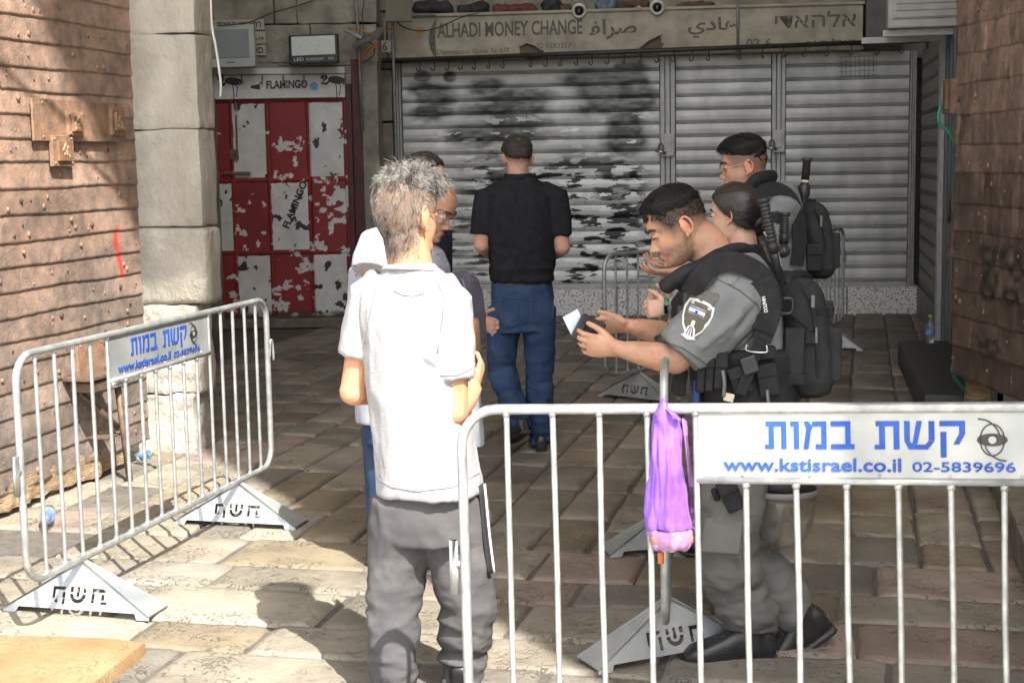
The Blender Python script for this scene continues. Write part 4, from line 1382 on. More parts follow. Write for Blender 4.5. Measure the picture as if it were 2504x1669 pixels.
def make_barrier(loc, rot, label, foot_yaw=(0, 0)):
    root = thing('crowd_barrier', label, 'barrier', loc, rot, 'crowd control barriers')
    m = MB()
    closed_tube(m, rounded_path(-BL_ / 2, BL_ / 2, B0, BH, 0.095), TR)
    obj('frame', m, 'galv', root, smooth=True, local=True)
    pit = BL_ / 17
    xs = [-BL_ / 2 + pit * k for k in range(1, 17)]
    zsub = 0.822
    xa, xb = xs[4], xs[11]
    for k, x in enumerate(xs):
        m = MB()
        top = zsub if 4 < k < 11 else BH
        wob = 0.003 * math.sin(k * 2.4)
        m.tube([(x, 0, B0), (x + wob, 0, (top + B0) / 2), (x, 0, top)], BR, 8, cap=False)
        m.lathe([(BR * 1.35, -0.006), (BR * 1.5, 0), (BR * 1.2, 0.008)], (x, 0, B0 + 0.012), (0, 0, 1), 8)
        m.lathe([(BR * 1.1, -0.008), (BR * 1.4, 0), (BR * 1.3, 0.006)], (x, 0, top - 0.012), (0, 0, 1), 8)
        obj('bar', m, 'galv', root, smooth=True, local=True)
    m = MB()
    m.tube([(xa, 0, zsub), (xb, 0, zsub)], 0.0095, 10)
    obj('panel_rail', m, 'galv', root, smooth=True, local=True)
    m = MB()
    m.box(((xa + xb) / 2, 0.0, (zsub + BH) / 2), (xb - xa - 0.012, 0.004, BH - zsub - 0.008))
    for k in range(5):
        m.ell((xa + (xb - xa) * (k + 0.7) / 5.2, -0.003, zsub + 0.014), 0.004, None, 6, 5)
    pn = obj('name_panel', m, 'panel_white', root, local=True)
    W_ = xb - xa
    lx = lambda f: xa + W_ * f
    def txt(body, f0, f1, z0, z1, mm, off):
        return obj('lettering', lettering(body, (lx(f0), -0.0045, z0), (1, 0, 0), (0, 0, 1), W_ * (f1 - f0), z1 - z0, 0.0012, off), mm, pn, local=True)
    def word(glyphs, f0, f1, z0, z1):
        tot = sum(GW[g] for g in glyphs) + 0.16 * (len(glyphs) - 1)
        sx, sz = W_ * (f1 - f0) / tot, z1 - z0
        x = 0
        mb = MB()
        for g in glyphs:
            for P in GLY[g]:
                mb.prism([((x + a) * sx, b * sz) for a, b in P], (lx(f0), -0.0046, z0), (1, 0, 0), (0, 0, 1), 0.0014)
            x += GW[g] + 0.16
        return obj('lettering', mb, 'ink_blue', pn, local=True)
    word('tvmb', 0.20, 0.452, 0.900, 0.968)
    word('tsk', 0.508, 0.754, 0.900, 0.968)
    txt('www.kstisrael.co.il', 0.079, 0.58, 0.845, 0.878, 'ink_blue', 0.02)
    txt('02-5839696', 0.61, 0.887, 0.846, 0.870, 'ink_blue', 0.012)
    m = MB()
    cx, cz = lx(0.826), 0.923
    e = [(0.035 * math.cos(t), 0.015 * math.sin(t) * (1 if abs(math.cos(t)) < 0.95 else 0.8)) for t in [2 * math.pi * k / 24 for k in range(24)]]
    inner = arc(0, 0, 0.009, 0.0091, 0, 359, 18)
    m.prism(e, (cx, -0.0055, cz), (1, 0, 0), (0, 0, 1), 0.001)
    for k in range(24):
        a, b = 2 * math.pi * k / 24, 2 * math.pi * (k + 1) / 24
        q = [(0.026 * math.cos(a), 0.036 * math.sin(a)), (0.026 * math.cos(b), 0.036 * math.sin(b)), (0.029 * math.cos(b), 0.039 * math.sin(b)), (0.029 * math.cos(a), 0.039 * math.sin(a))]
        m.prism(q[::-1], (cx, -0.0055, cz), (1, 0, 0), (0, 0, 1), 0.001)
    for sg in (1, -1):
        for k in range(8):
            a, b = R(20 + k * 9), R(20 + (k + 1) * 9)
            f = lambda t, r: (sg * (-0.03 + r * math.cos(t)), sg * (-0.005 + r * 1.1 * math.sin(t)))
            q = [f(a, 0.048), f(b, 0.048), f(b, 0.051), f(a, 0.051)]
            m.prism(q[::-1], (cx, -0.0055, cz), (1, 0, 0), (0, 0, 1), 0.001)
    obj('eye_emblem', m, 'ink_black', pn, local=True)
    m = MB()
    m.lathe([(0, 0.0022), (0.009, 0.002), (0.009, 0)], (cx, -0.0055, cz), (0, -1, 0), 16)
    obj('eye_pupil', m, 'panel_white', pn, local=True)
    for sg, yaw in zip((-1, 1), foot_yaw):
        cx = sg * (BL_ / 2 - 0.36)
        ey = Vector((math.sin(yaw), math.cos(yaw), 0))       # foot runs across the barrier
        ex2 = Vector((math.cos(yaw), -math.sin(yaw), 0))
        # two sloping sheets either side of the rail
        m = MB()
        half = 0.30
        for s2 in (-1, 1):
            tip = Vector((cx, 0, B0 - 0.012))
            b0 = Vector((cx, 0, 0.0)) + ex2 * (s2 * 0.075)
            up_ = (tip - b0)
            L = up_.length
            out = [(-half, 0.0), (-half + 0.05, 0.0), (-half + 0.06, 0.022), (half - 0.06, 0.022), (half - 0.05, 0.0), (half, 0.0), (half, 0.012), (0.02, L), (-0.02, L), (-half, 0.012)]
            exx = ey * (-s2) if s2 < 0 else ey * (-1)
            exx = ey if s2 > 0 else -ey
            sh = sheet_with_holes(out, foot_holes(), 0.0035, b0, exx, up_)
            m = merge(m, sh)
        # folded edges closing the wedge along the two slopes
        for s3 in (-1, 1):
            p_t = Vector((cx, 0, B0 - 0.01))
            p_b = Vector((cx, 0, 0.012)) + ey * (s3 * half)
            w0, w1 = 0.012, 0.078
            m.add([p_t - ex2 * w0, p_t + ex2 * w0, p_b + ex2 * w1, p_b - ex2 * w1], [(0, 1, 2, 3)])
            o2 = UP * 0.004
            m.add([p_t - ex2 * w0 + o2, p_t + ex2 * w0 + o2, p_b + ex2 * w1 + o2, p_b - ex2 * w1 + o2], [(3, 2, 1, 0)])
        obj('foot', m, 'galv_sheet', root, local=True)
    m = MB()
    x = BL_ / 2
    m.tube([(-x - 0.012, 0, 0.60), (-x - 0.03, 0, 0.60), (-x - 0.03, 0, 0.66), (-x - 0.03, 0, 0.52)], 0.012, 8)
    obj('socket', m, 'galv', root, smooth=True, local=True)
    m = MB()
    m.tube(catmull([(x, -0.01, 0.72), (x + 0.012, -0.01, 0.79), (x + 0.03, -0.01, 0.80), (x + 0.04, -0.01, 0.77), (x + 0.045, -0.01, 0.70)]), 0.006, 8)
    obj('hook', m, 'galv', root, smooth=True, local=True)
    return root
# front barrier: its near post stands at the man in the pale shirt
FL = Vector((-0.135, 3.77, 0))
frot = Matrix.Rotation(R(-14.6), 4, 'Z') @ Matrix.Rotation(R(-4.5), 4, 'X') @ Matrix.Rotation(R(-1.7), 4, 'Y')
br = make_barrier((0, 0, 0), frot.to_euler(), 'white sunlit barrier with a blue lettered panel and purple bag, nearest the viewer')
lo = frot @ Vector((-BL_ / 2, 0, BH))
br.location = Vector((-0.135, 3.77, 1.0)) - lo
print('front barrier', br.location[:])
def place_barrier(p0, p1, label, lean=0.0):
    c = copy_tree(br)
    p0, p1 = Vector(p0), Vector(p1)
    d = (p1 - p0)
    c.location = Vector(((p0.x + p1.x) / 2, (p0.y + p1.y) / 2, 0))
    c.rotation_euler = (R(lean), 0, math.atan2(d.y, d.x))
    c['label'] = label
    return c
place_barrier((-1.70, 5.0, 0), (-1.165, 7.0, 0), 'galvanised barrier with triangular feet standing in the sun before the rusty gate')
eb = make_barrier((0, 0, 0), (0, 0, 0), 'barrier seen end on, the one the foremost guard leans his elbows on', (R(-32), R(-20)))
e0, e1 = Vector((0.455, 4.40, 0)), Vector((0.71, 6.44, 0))
eb.location = (e0 + e1) / 2
eb.rotation_euler = (0, 0, math.atan2(e1.y - e0.y, e1.x - e0.x))
place_barrier((0.62, 9.7, 0), (2.0, 11.2, 0), 'dark barrier behind the purple bag, before the speckled threshold')
q = at(1920, 523, 12.2)
place_barrier((2.05, 11.25, 0), (q.x, 12.4, 0), 'barrier end showing behind the backpack of the guard wearing glasses')
# ================================================================ PEOPLE
mat('skin', (1.02, 1.0, 1.0), (0.86, 0.80, 0.78), 22, 0.55, vcol=True, sss=0.05, bump=0.12, bscale=180, spec=0.35, bdist=0.003)
mat('polo_white', (0.32, 0.32, 0.335), (0.26, 0.26, 0.275), 60, 0.85, bump=0.25, bscale=400, bdist=0.002, stretch=(1, 1, 3))
mat('track_grey', (0.075, 0.073, 0.076), (0.135, 0.13, 0.13), 5, 0.85, bump=0.2, bscale=90, lo=0.5, hi=0.75, bdist=0.004, spec=0.12)
mat('stripe_black', (0.015, 0.015, 0.016), None, 20, 0.8)
mat('stripe_white', (0.6, 0.6, 0.6), None, 20, 0.8)
mat('polo_black', (0.010, 0.010, 0.012), (0.016, 0.016, 0.019), 40, 0.85, bump=0.2, bscale=200, spec=0.12)
mat('jeans', (0.022, 0.042, 0.092), (0.045, 0.075, 0.14), 7, 0.8, bump=0.25, bscale=160, lo=0.45, hi=0.75, spec=0.12)
mat('shirt_pale', (0.31, 0.32, 0.37), (0.27, 0.28, 0.335), 12, 0.85, bump=0.15, bscale=150)
mat('shirt_navy', (0.02, 0.02, 0.035), None, 12, 0.85, spec=0.12)
mat('uniform', (0.178, 0.188, 0.190), (0.142, 0.152, 0.155), 10, 0.85, bump=0.2, bscale=260, bdist=0.003, spec=0.12)
mat('uniform_trousers', (0.13, 0.13, 0.122), (0.10, 0.10, 0.095), 8, 0.85, bump=0.25, bscale=200, bdist=0.003, spec=0.12)
mat('kit_black', (0.017, 0.017, 0.019), (0.027, 0.027, 0.029), 22, 0.75, bump=0.35, bscale=180, bdist=0.004, spec=0.12)
mat('pack_black', (0.021, 0.023, 0.024), (0.033, 0.035, 0.036), 9, 0.8, bump=0.4, bscale=240, bdist=0.004, spec=0.12)
mat('webbing', (0.026, 0.026, 0.028), (0.018, 0.018, 0.02), 30, 0.7, bump=0.3, bscale=300, spec=0.12)
mat('leather', (0.012, 0.012, 0.013), (0.02, 0.02, 0.021), 14, 0.38, bump=0.15, bscale=60)
mat('rubber', (0.018, 0.018, 0.018), (0.03, 0.03, 0.03), 20, 0.5)
mat('hair_grey', (0.26, 0.25, 0.235), (0.05, 0.046, 0.042), 45, 0.6, spec=0.2, stretch=(1, 1, 0.4), lo=0.42, hi=0.58)
mat('hair_black', (0.007, 0.006, 0.006), (0.013, 0.011, 0.010), 60, 0.6, spec=0.2, bump=0.5, bscale=120, stretch=(1, 0.3, 1))
mat('hair_brown', (0.012, 0.009, 0.008), (0.03, 0.022, 0.018), 40, 0.32, bump=0.35, bscale=90, stretch=(0.25, 1, 1))
mat('hair_dark', (0.018, 0.015, 0.014), (0.04, 0.034, 0.031), 70, 0.6, spec=0.2, bump=0.4, bscale=150)
mat('frame_grey', (0.10, 0.09, 0.10), None, 20, 0.3)
mat('gold', (0.6, 0.45, 0.22), None, 20, 0.3, 0.9)
mat('lens', (0.5, 0.47, 0.5), None, 20, 0.05, alpha=0.22)
mat('visor', (0.26, 0.25, 0.22), (0.05, 0.05, 0.045), 11, 0.04, alpha=0.2, spec=1.0)
mat('violet', (0.17, 0.065, 0.46), (0.26, 0.12, 0.58), 8, 0.24, alpha=0.84, bump=0.3, bscale=25)
mat('eye_white', (0.7, 0.68, 0.65), None, 20, 0.3)
mat('lash', (0.02, 0.014, 0.012), None, 20, 0.6)
mat('backpack_grey', (0.075, 0.072, 0.10), (0.055, 0.052, 0.075), 9, 0.8, bump=0.3, bscale=200)
mat('bag_plastic', (0.55, 0.60, 0.64), (0.45, 0.5, 0.55), 9, 0.35, bump=0.3, bscale=20)
mat('olive', (0.105, 0.10, 0.065), None, 40, 0.8)
mat('patch_white', (0.72, 0.72, 0.73), None, 30, 0.75)
mat('velcro', (0.15, 0.145, 0.13), (0.10, 0.098, 0.09), 160, 0.95, bump=0.6, bscale=300)
mat('tag_cream', (0.6, 0.54, 0.42), None, 30, 0.7)
mat('kit_blue', (0.01, 0.05, 0.24), None, 30, 0.5)
mat('card_blue', (0.45, 0.6, 0.72), (0.62, 0.66, 0.7), 30, 0.4)
mat('meat', (0.22, 0.07, 0.055), (0.35, 0.2, 0.18), 20, 0.4)

def vox(mb, size, smooth=3):
    me = mb.mesh('tmp')
    o = bpy.data.objects.new('tmp', me)
    COL.objects.link(o)
    r = o.modifiers.new('r', 'REMESH')
    r.mode = 'VOXEL'
    r.voxel_size = size
    if smooth:
        s = o.modifiers.new('s', 'SMOOTH')
        s.factor = 0.5
        s.iterations = smooth
    out = bpy.data.meshes.new_from_object(o.evaluated_get(bpy.context.evaluated_depsgraph_get()))
    bpy.data.objects.remove(o)
    bpy.data.meshes.remove(me)
    return out
def vn(me):
    n = len(me.vertices)
    V = np.zeros(n * 3)
    me.vertices.foreach_get('co', V)
    N = np.zeros(n * 3)
    me.vertex_normals.foreach_get('vector', N)
    return V.reshape(-1, 3), N.reshape(-1, 3)
def soft(name, mb, m, parent, size=0.008, smooth=4, fn=None, colfn=None):
    me = vox(mb, size, smooth)
    me.name = name
    V, N = vn(me)
    C = colfn(V, N) if colfn else None
    if fn is not None:
        V = V + N * fn(V, N)[:, None]
    if parent is not None:
        V = V - np.array(wloc(parent))
        off = None
    else:
        off = Vector((V[:, 0].mean(), V[:, 1].mean(), V[:, 2].min()))
        V = V - np.array(off)
    me.vertices.foreach_set('co', V.astype(np.float32).ravel())
    me.update()
    if C is not None:
        setcol(me, C)
    me.materials.clear()
    return link(name, me, m, parent, True, 0.0, off)
def creases(V, L):
    out = np.zeros(len(V))
    for p0, p1, w, a in L:
        p0, p1 = np.array(p0), np.array(p1)
        d = p1 - p0
        t = np.clip(((V - p0) @ d) / (d @ d), 0, 1)
        q = p0 + t[:, None] * d
        r = np.linalg.norm(V - q, axis=1)
        out += a * np.exp(-(r / w) ** 2) * (0.4 + 0.6 * np.sin(np.pi * (0.15 + 0.7 * t)))
    return out
def wrinkle(V, sc, amp, seed=0):
    n = fbm(V * np.array(sc), seed, 3)
    return amp * (0.55 - 2.2 * np.abs(n))
def torso(mb, rings, n=32, p=2.6):
    out = []
    for c, sd, fr, hw, hd in rings:
        c, sd, fr = Vector(c), Vector(sd), Vector(fr)
        L = []
        for k in range(n):
            a = 2 * math.pi * k / n
            ca, sa = math.cos(a), math.sin(a)
            L.append(c + sd * (hw * math.copysign(abs(ca) ** (2 / p), ca)) + fr * (hd * math.copysign(abs(sa) ** (2 / p), sa)))
        out.append(L)
    return mb.loft(out)

# ---- head in its own frame: face +y, up +z, origin between the eyes' height and the ears
_z = np.array([-.118, -.112, -.10, -.085, -.072, -.060, -.045, -.03, -.012, 0.004, .022, .05, .075, .095, .108, .115])
_yf = np.array([.050, .078, .089, .088, .083, .088, .087, .086, .083, .081, .090, .088, .075, .055, .032, .006])
_yb = np.array([.022, .005, -.02, -.045, -.058, -.068, -.080, -.088, -.095, -.099, -.101, -.100, -.088, -.066, -.040, -.014])
_w = np.array([.016, .030, .041, .050, .055, .059, .063, .066, .0685, .070, .072, .073, .066, .051, .034, .010])
def skull(a, z):
    yf, yb, w = np.interp(z, _z, _yf), np.interp(z, _z, _yb), np.interp(z, _z, _w)
    yc = (yf + yb) / 2
    ca, sa = np.cos(a), np.sin(a)
    p = 2.25
    x = w * np.sign(ca) * np.abs(ca) ** (2 / p)
    y = yc + (yf - yc) * np.sign(sa) * np.abs(sa) ** (2 / p)
    return x, y
def skull_grid(nz=44, na=56):
    t = np.linspace(0, 1, nz)
    z = -.118 + (.233) * (0.5 - 0.5 * np.cos(np.pi * t)) * 0.6 + 0.4 * .233 * t
    z[-1] = .115
    a = np.linspace(0, 2 * np.pi, na, endpoint=False)
    A, Z = np.meshgrid(a, z)
    X, Y = skull(A, Z)
    return X, Y, Z
def close_grid(mb, P):
    n, m = P.shape[:2]
    mb.loft([[tuple(q) for q in P[i]] for i in range(n)])
def head(mb, M, hs=1.0, nose=1.0, chin=1.0, lips=True, ear=1.0):
    X, Y, Z = skull_grid()
    fr = (Y > 0.0)
    g = lambda x0, z0, rx, rz: np.exp(-(((np.abs(X) - x0) / rx) ** 2 + ((Z - z0) / rz) ** 2)) * fr
    Y = Y - 0.010 * g(.031, .002, .015, .011)              # eye sockets
    Y = Y + 0.005 * g(.026, .021, .02, .007)               # brows
    Y = Y + 0.005 * g(.04, -.028, .016, .014)              # cheekbones
    Y = Y - 0.004 * g(.04, -.062, .014, .018)
    Y = Y + 0.006 * chin * g(0, -.102, .018, .012)
    h = MB()
    close_grid(h, np.stack([X, Y, Z], -1))
    n = MB()
    rings = []
    for z, y, w, dp in ((.012, .082, .007, .010), (-.005, .088, .0075, .014), (-.022, .098, .010, .018), (-.034, .107, .0145, .020), (-.041, .106, .0165, .018), (-.049, .092, .013, .012)):
        y = .08 + (y - .08) * nose
        rings.append([(w * math.cos(k * math.pi / 6), y - dp + (dp if math.sin(k * math.pi / 6) > 0 else dp * .8) * math.sin(k * math.pi / 6), z) for k in range(12)])
    n.loft(rings)
    for s in (-1, 1):
        n.ell((s * .0125, .089, -.043), (.0075, .010, .007))
    if lips:
        n.ell((0, .0875, -.0655), (.022, .0075, .0045))
        n.ell((0, .0865, -.0745), (.019, .0075, .0055))
    for s in (-1, 1):
        ax = (Vector((1, s * -.35, 0)).normalized(), Vector((s * .35, 1, -.2)).normalized(), Vector((0, .2, 1)).normalized())
        e = Vector((s * .074, -.014, -.010))
        n.ell(e, (.007, .017 * ear, .029 * ear), ax)
        rim = [e + Vector((s * (.007 + .004 * math.sin(t)), -.004 - .016 * ear * math.sin(t), .004 + .027 * ear * math.cos(t))) for t in [k * math.pi / 9 - 0.4 for k in range(11)]]
        n.tube(rim, .0042, 8)
        n.ell(e + Vector((s * .004, .007, -.027)), (.006, .007, .009))
        for q in ((.031, .001),):
            n.ell((s * q[0], .0765, q[1]), (.0135, .0125, .0095))
    V = np.concatenate([h.verts(), n.verts()]) * hs
    V = V @ np.array(M.to_3x3()).T + np.array(M.translation)
    mb.add(V, h.F + [tuple(i + h.n for i in f) for f in n.F])
def headM(c, fwd, up=(0, 0, 1)):
    f = Vector(fwd).normalized()
    u = Vector(up)
    u = (u - f * u.dot(f)).normalized()
    r = f.cross(u)
    M = Matrix((r, f, u)).transposed().to_4x4()
    M.translation = Vector(c)
    return M
def to_local(V, M, hs=1.0):
    return ((V - np.array(M.translation)) @ np.array(M.to_3x3())) / hs
def hand(mb, wr, f, n, curls=(.5, .5, .5, .5), ths=1, s=1.0, thumb=(.55, .75, .25), spread=0.05, th_curl=0.3):
    """five fingers; f along the fingers, n the way the palm faces, ths which side the thumb leaves"""
    f, n = Vector(f).normalized(), Vector(n)
    n = (n - f * n.dot(f)).normalized()
    sd = f.cross(n) * ths
    wr = Vector(wr)
    mb.limb([wr - f * .02, wr + f * .02 * s, wr + f * .055 * s, wr + f * .085 * s], [(.026 * s, .019 * s), (.031 * s, .017 * s), (.039 * s, .0145 * s), (.038 * s, .012 * s)], 14, side=sd)
    for k, (o, L, r) in enumerate(((.031, .074, .0088), (.0105, .082, .009), (-.0105, .076, .0086), (-.031, .060, .0076))):
        p = wr + f * (.086 - .004 * abs(k - 1)) * s + sd * (o * s)
        d = (f + sd * (o * spread * 12)).normalized()
        c = curls[k]
        P, Rr = [p - d * .012 * s, p], [r * s, r * s]
        for q, frac in enumerate((.45, .31, .24)):
            ang = c * (.9, 1.15, .75)[q]
            d = (d * math.cos(ang) + n * math.sin(ang)).normalized() if True else d
            n_ = n
            p = p + d * (L * frac * s)
            P.append(p)
            Rr.append(r * s * (.95, .88, .78)[q])
            # rotate the bending direction with the finger
            pr = f.cross(n).normalized()
            n = (n - d * n.dot(d))
            n = n.normalized() if n.length > 1e-4 else pr.cross(d)
        n = n_ if False else Vector(n)
        mb.limb(P, Rr, 10)
        n = (Vector(sd).cross(f) * -1 * ths).normalized() if False else (f.cross(sd * ths) * -1).normalized()
        n = sd.cross(f).normalized() * ths
    a, b, c = thumb
    d = (f * a + sd * b + n * c).normalized()
    p = wr + f * .022 * s + sd * (.022 * s) + n * .004 * s
    d2 = (d + f * th_curl + n * .1).normalized()
    mb.limb([p, p + d * .036 * s, p + d * .036 * s + d2 * .03 * s, p + d * .036 * s + (d2 + f * .15).normalized() * .054 * s], [.0135 * s, .011 * s, .0098 * s, .0085 * s], 10)
def strand(mb, pts, r, col=None):
    m = len(pts)
    V = []
    pts = [Vector(p) for p in pts]
    x, y = frame(pts[-1] - pts[0] if (pts[-1] - pts[0]).length > 1e-6 else Vector((0, 0, 1)))
    for i, p in enumerate(pts):
        k = r * (1 - 0.75 * i / (m - 1))
        V += [p + x * k, p - x * k * .5 + y * k * .87, p - x * k * .5 - y * k * .87]
    F = [(i * 3 + k, i * 3 + (k + 1) % 3, i * 3 + 3 + (k + 1) % 3, i * 3 + 3 + k) for i in range(m - 1) for k in range(3)]
    mb.add(V, F, col)
def hair_cap(name, M, m, parent, zl, T, hs=1.0, tex=0.004, seed=1, lump=30, extra=None, grow=0.03):
    """hair as a shell on the skull: zl(y) the hairline height, T(local arrays) the thickness"""
    X, Y, Z = skull_grid(70, 110)
    Cx = np.stack([X, Y, Z], -1)
    c0 = np.array([0, -.01, .015])
    nr = Cx - c0
    nr = nr / np.linalg.norm(nr, axis=-1, keepdims=True)
    ed = fbm(Cx.reshape(-1, 3) * (70, 70, 40), seed + 9, 3).reshape(Z.shape)
    k = ss(0, grow, Z - zl(X, Y) + ed * 0.014)
    nz = fbm(Cx.reshape(-1, 3) * (lump, lump * .6, lump), seed, 4).reshape(Z.shape)
    t = k * (T(X, Y, Z) + nz * tex * 2) - 0.004 * (1 - k)
    P = (Cx + nr * t[..., None]) * hs
    P = P @ np.array(M.to_3x3()).T + np.array(M.translation)
    mb = MB()
    close_grid(mb, P)
    if extra:
        extra(mb, lambda q: M @ (Vector(q) * hs))
    return obj(name, mb, m, parent, smooth=True)
def skin_cols(base, M, hs=1.0, zl=None, hairc=(0.03, 0.025, 0.022), fade=0.06, dens=0.8, beard=0.0, beardc=(0.06, 0.045, 0.038), lipc=None, mous=0.0):
    base = np.array(base)
    def f(V, N):
        n = fbm(V * 14, 5, 3)
        n2 = fbm(V * 45, 15, 3)
        C = base * (1 + 0.16 * n + 0.12 * n2)[:, None] * (1 + np.array((0.04, -0.06, -0.08)) * ss(-.1, .3, fbm(V * 22, 25, 2))[:, None])
        L = to_local(V, M, hs)
        near = (np.abs(L) < 0.15).all(1)
        x, y, z = L[:, 0], L[:, 1], L[:, 2]
        if zl is not None:
            k = ss(-fade, 0.01, z - zl(x, y)) * dens * near * (np.abs(x) < .0755)
            k = k * np.where(y > .05, ss(.085, .05, y), 1)
            C = C * (1 - k[:, None]) + np.array(hairc) * k[:, None]
        if beard:
            jaw = ss(-.035, -.058, z - 0.45 * np.maximum(0, .02 - y)) * ss(-.03, .0, y) * ss(-.16, -.12, z)
            jaw = np.maximum(jaw, ss(.02, -.01, np.abs(y - .0)) * ss(-.02, -.045, z) * ss(-.135, -.11, z) * 0.8 * (np.abs(x) > .04))
            k = np.clip(jaw * beard * (0.75 + 0.7 * fbm(V * 160, 3, 2)), 0, 1) * near
            m2 = np.exp(-(((np.abs(x) - .008) / .022) ** 2 + ((z + .0565) / .0055) ** 2)) * (y > .07) * mous
            k = np.clip(np.maximum(k, m2 * near), 0, 0.92)
            C = C * (1 - k[:, None]) + np.array(beardc) * k[:, None]
        lp = np.exp(-((x / .021) ** 2 + ((z + .070) / .0075) ** 2)) * (y > .078) * near
        C = C * (1 - 0.7 * lp[:, None]) + np.array(lipc or base * (0.85, 0.6, 0.6)) * 0.7 * lp[:, None]
        er = ((np.abs(x) > .073) & near)[:, None]
        C = np.where(er, C * (1.08, 0.88, 0.84), C)
        return C
    return f
def brows(parent, M, m='lash', hs=1.0, th=0.0035, sides=(-1, 1)):
    for s in sides:
        mb = MB()
        P = [M @ (Vector(q) * hs) for q in ((s * .010, .0935, .017), (s * .022, .0935, .0225), (s * .036, .086, .0245), (s * .048, .073, .019))]
        mb.tube(catmull(P, 4), [th * (0.8 + 0.5 * math.sin(k * .25)) for k in range(13)], 6)
        obj('eyebrow', mb, m, parent, smooth=True)
        mb = MB()
        P = [M @ (Vector(q) * hs) for q in ((s * .019, .0875, -.003), (s * .027, .0905, -.0055), (s * .035, .0885, -.0055), (s * .044, .080, -.002))]
        mb.tube(catmull(P, 4), .0016, 6)
        obj('eyelash', mb, m, parent, smooth=True)
def shoe(name, parent, ank, toe_dir, L=0.27, m='leather', h=0.1, pitch=0.0, sole=0.022, bulk=1.0):
    """low shoe or boot: ank = ankle joint, sole rests 0.085 m below it"""
    d = Vector(toe_dir).normalized()
    sd = d.cross(UP).normalized()
    u = sd.cross(d).normalized()
    a = Vector(ank)
    heel = a - d * 0.075 - u * 0.075
    mb = MB()
    def ring(t, hh, w, z0=0.0):
        w, hh = w * bulk, hh * (bulk if z0 == 0.0 else 1.0)
        c = heel + d * (t * L)
        return [c + sd * (w * math.copysign(abs(math.cos(q)) ** .7, math.cos(q))) + u * (z0 + hh * (0.5 + 0.5 * math.copysign(abs(math.sin(q)) ** .8, math.sin(q)))) for q in [2 * math.pi * k / 18 for k in range(18)]]
    mb.loft([ring(0.0, .07, .024), ring(.06, .095, .034), ring(.22, .11, .037), ring(.40, .10, .036), ring(.55, .078, .040), ring(.75, .06, .046), ring(.9, .05, .042), ring(.98, .036, .028), ring(1.0, .02, .012)])
    if h > .1:
        mb.limb([a - u * .03, a + u * (h - .06)], [.048, .052], 16)
    o = soft(name, mb, m, parent, 0.006, 3)
    mb = MB()
    mb.loft([ring(-.01, sole, .028, -.012), ring(.05, sole, .038, -.014), ring(.3, sole, .038, -.014), ring(.55, sole, .043, -.014), ring(.75, sole, .049, -.014), ring(.92, sole, .043, -.012), ring(1.02, sole * .8, .016, -.006)])
    obj('sole', mb, 'rubber', o, smooth=True, bevel=0.002)
    if bulk > 1.05:
        mb = MB()
        for k in range(5):
            t, hh = .34 + k * .055, (.108 - k * .0085) * bulk
            c = heel + d * (t * L) + u * (hh + .001)
            mb.tube([c - sd * .022, c + u * .003, c + sd * .022], .0028, 6)
        obj('laces', mb, 'rubber', o, smooth=True)
    return o
def glasses(parent, M, hs, m, sides=(-1, 1), full=True, lens_r=(.024, .019)):
    mb, lb = MB(), MB()
    W2 = lambda q: M @ (Vector(q) * hs)
    for s in sides:
        P = [W2((s * .033 + lens_r[0] * math.cos(t) * 1.0, .1005 - .006 * abs(math.cos(t)) * (1 if s * math.cos(t) > 0 else -.3), -.004 + lens_r[1] * math.sin(t))) for t in [2 * math.pi * k / 20 for k in range(20)]]
        V = P + [P[0]]
        mb.tube(V, .0013 * hs, 6, cap=False)
        lb.add(P, [tuple(range(20))])
        mb.tube(catmull([W2((s * .057, .094, .004)), W2((s * .070, .06, .004)), W2((s * .076, .0, .006)), W2((s * .076, -.018, -.004))], 4), .0014 * hs, 6)
    mb.tube([W2((-.01, .103, 0)), W2((0, .106, .003)), W2((.01, .103, 0))], .0013 * hs, 6)
    o = obj('spectacles', mb, m, parent, smooth=True)
    obj('lens', lb, 'lens', o, smooth=True)
    return o

def hit(name, parent, u, v):
    """where the line of sight at u, v first meets a built surface"""
    q0 = Vector((0, 0, CAMZ))
    dirn = (at(u, v, 5) - q0).normalized()
    best = None
    for o in children(parent):
        if o.name.split('.')[0] == name:
            ok, h, n, _ = o.ray_cast(q0 - wloc(o), dirn)
            if ok and (best is None or (h + wloc(o) - q0).length < (best[0] - q0).length):
                best = (h + wloc(o), n)
    return best
def seam(parent, host, lines, m, r, name='seam', lift=.001):
    """stitched seams laid on a garment"""
    for L in lines:
        mb = MB()
        P = []
        for (u0, v0), (u1, v1) in zip(L, L[1:]):
            n = max(2, int(math.hypot(u1 - u0, v1 - v0) / 6))
            for k in range(n):
                h = hit(host, parent, u0 + (u1 - u0) * k / n, v0 + (v1 - v0) * k / n)
                if h:
                    P.append(h[0] + h[1] * lift)
        h = hit(host, parent, *L[-1])
        if h:
            P.append(h[0] + h[1] * lift)
        if len(P) > 2:
            mb.tube(P, r, 6)
            obj(name, mb, m, parent, smooth=True)
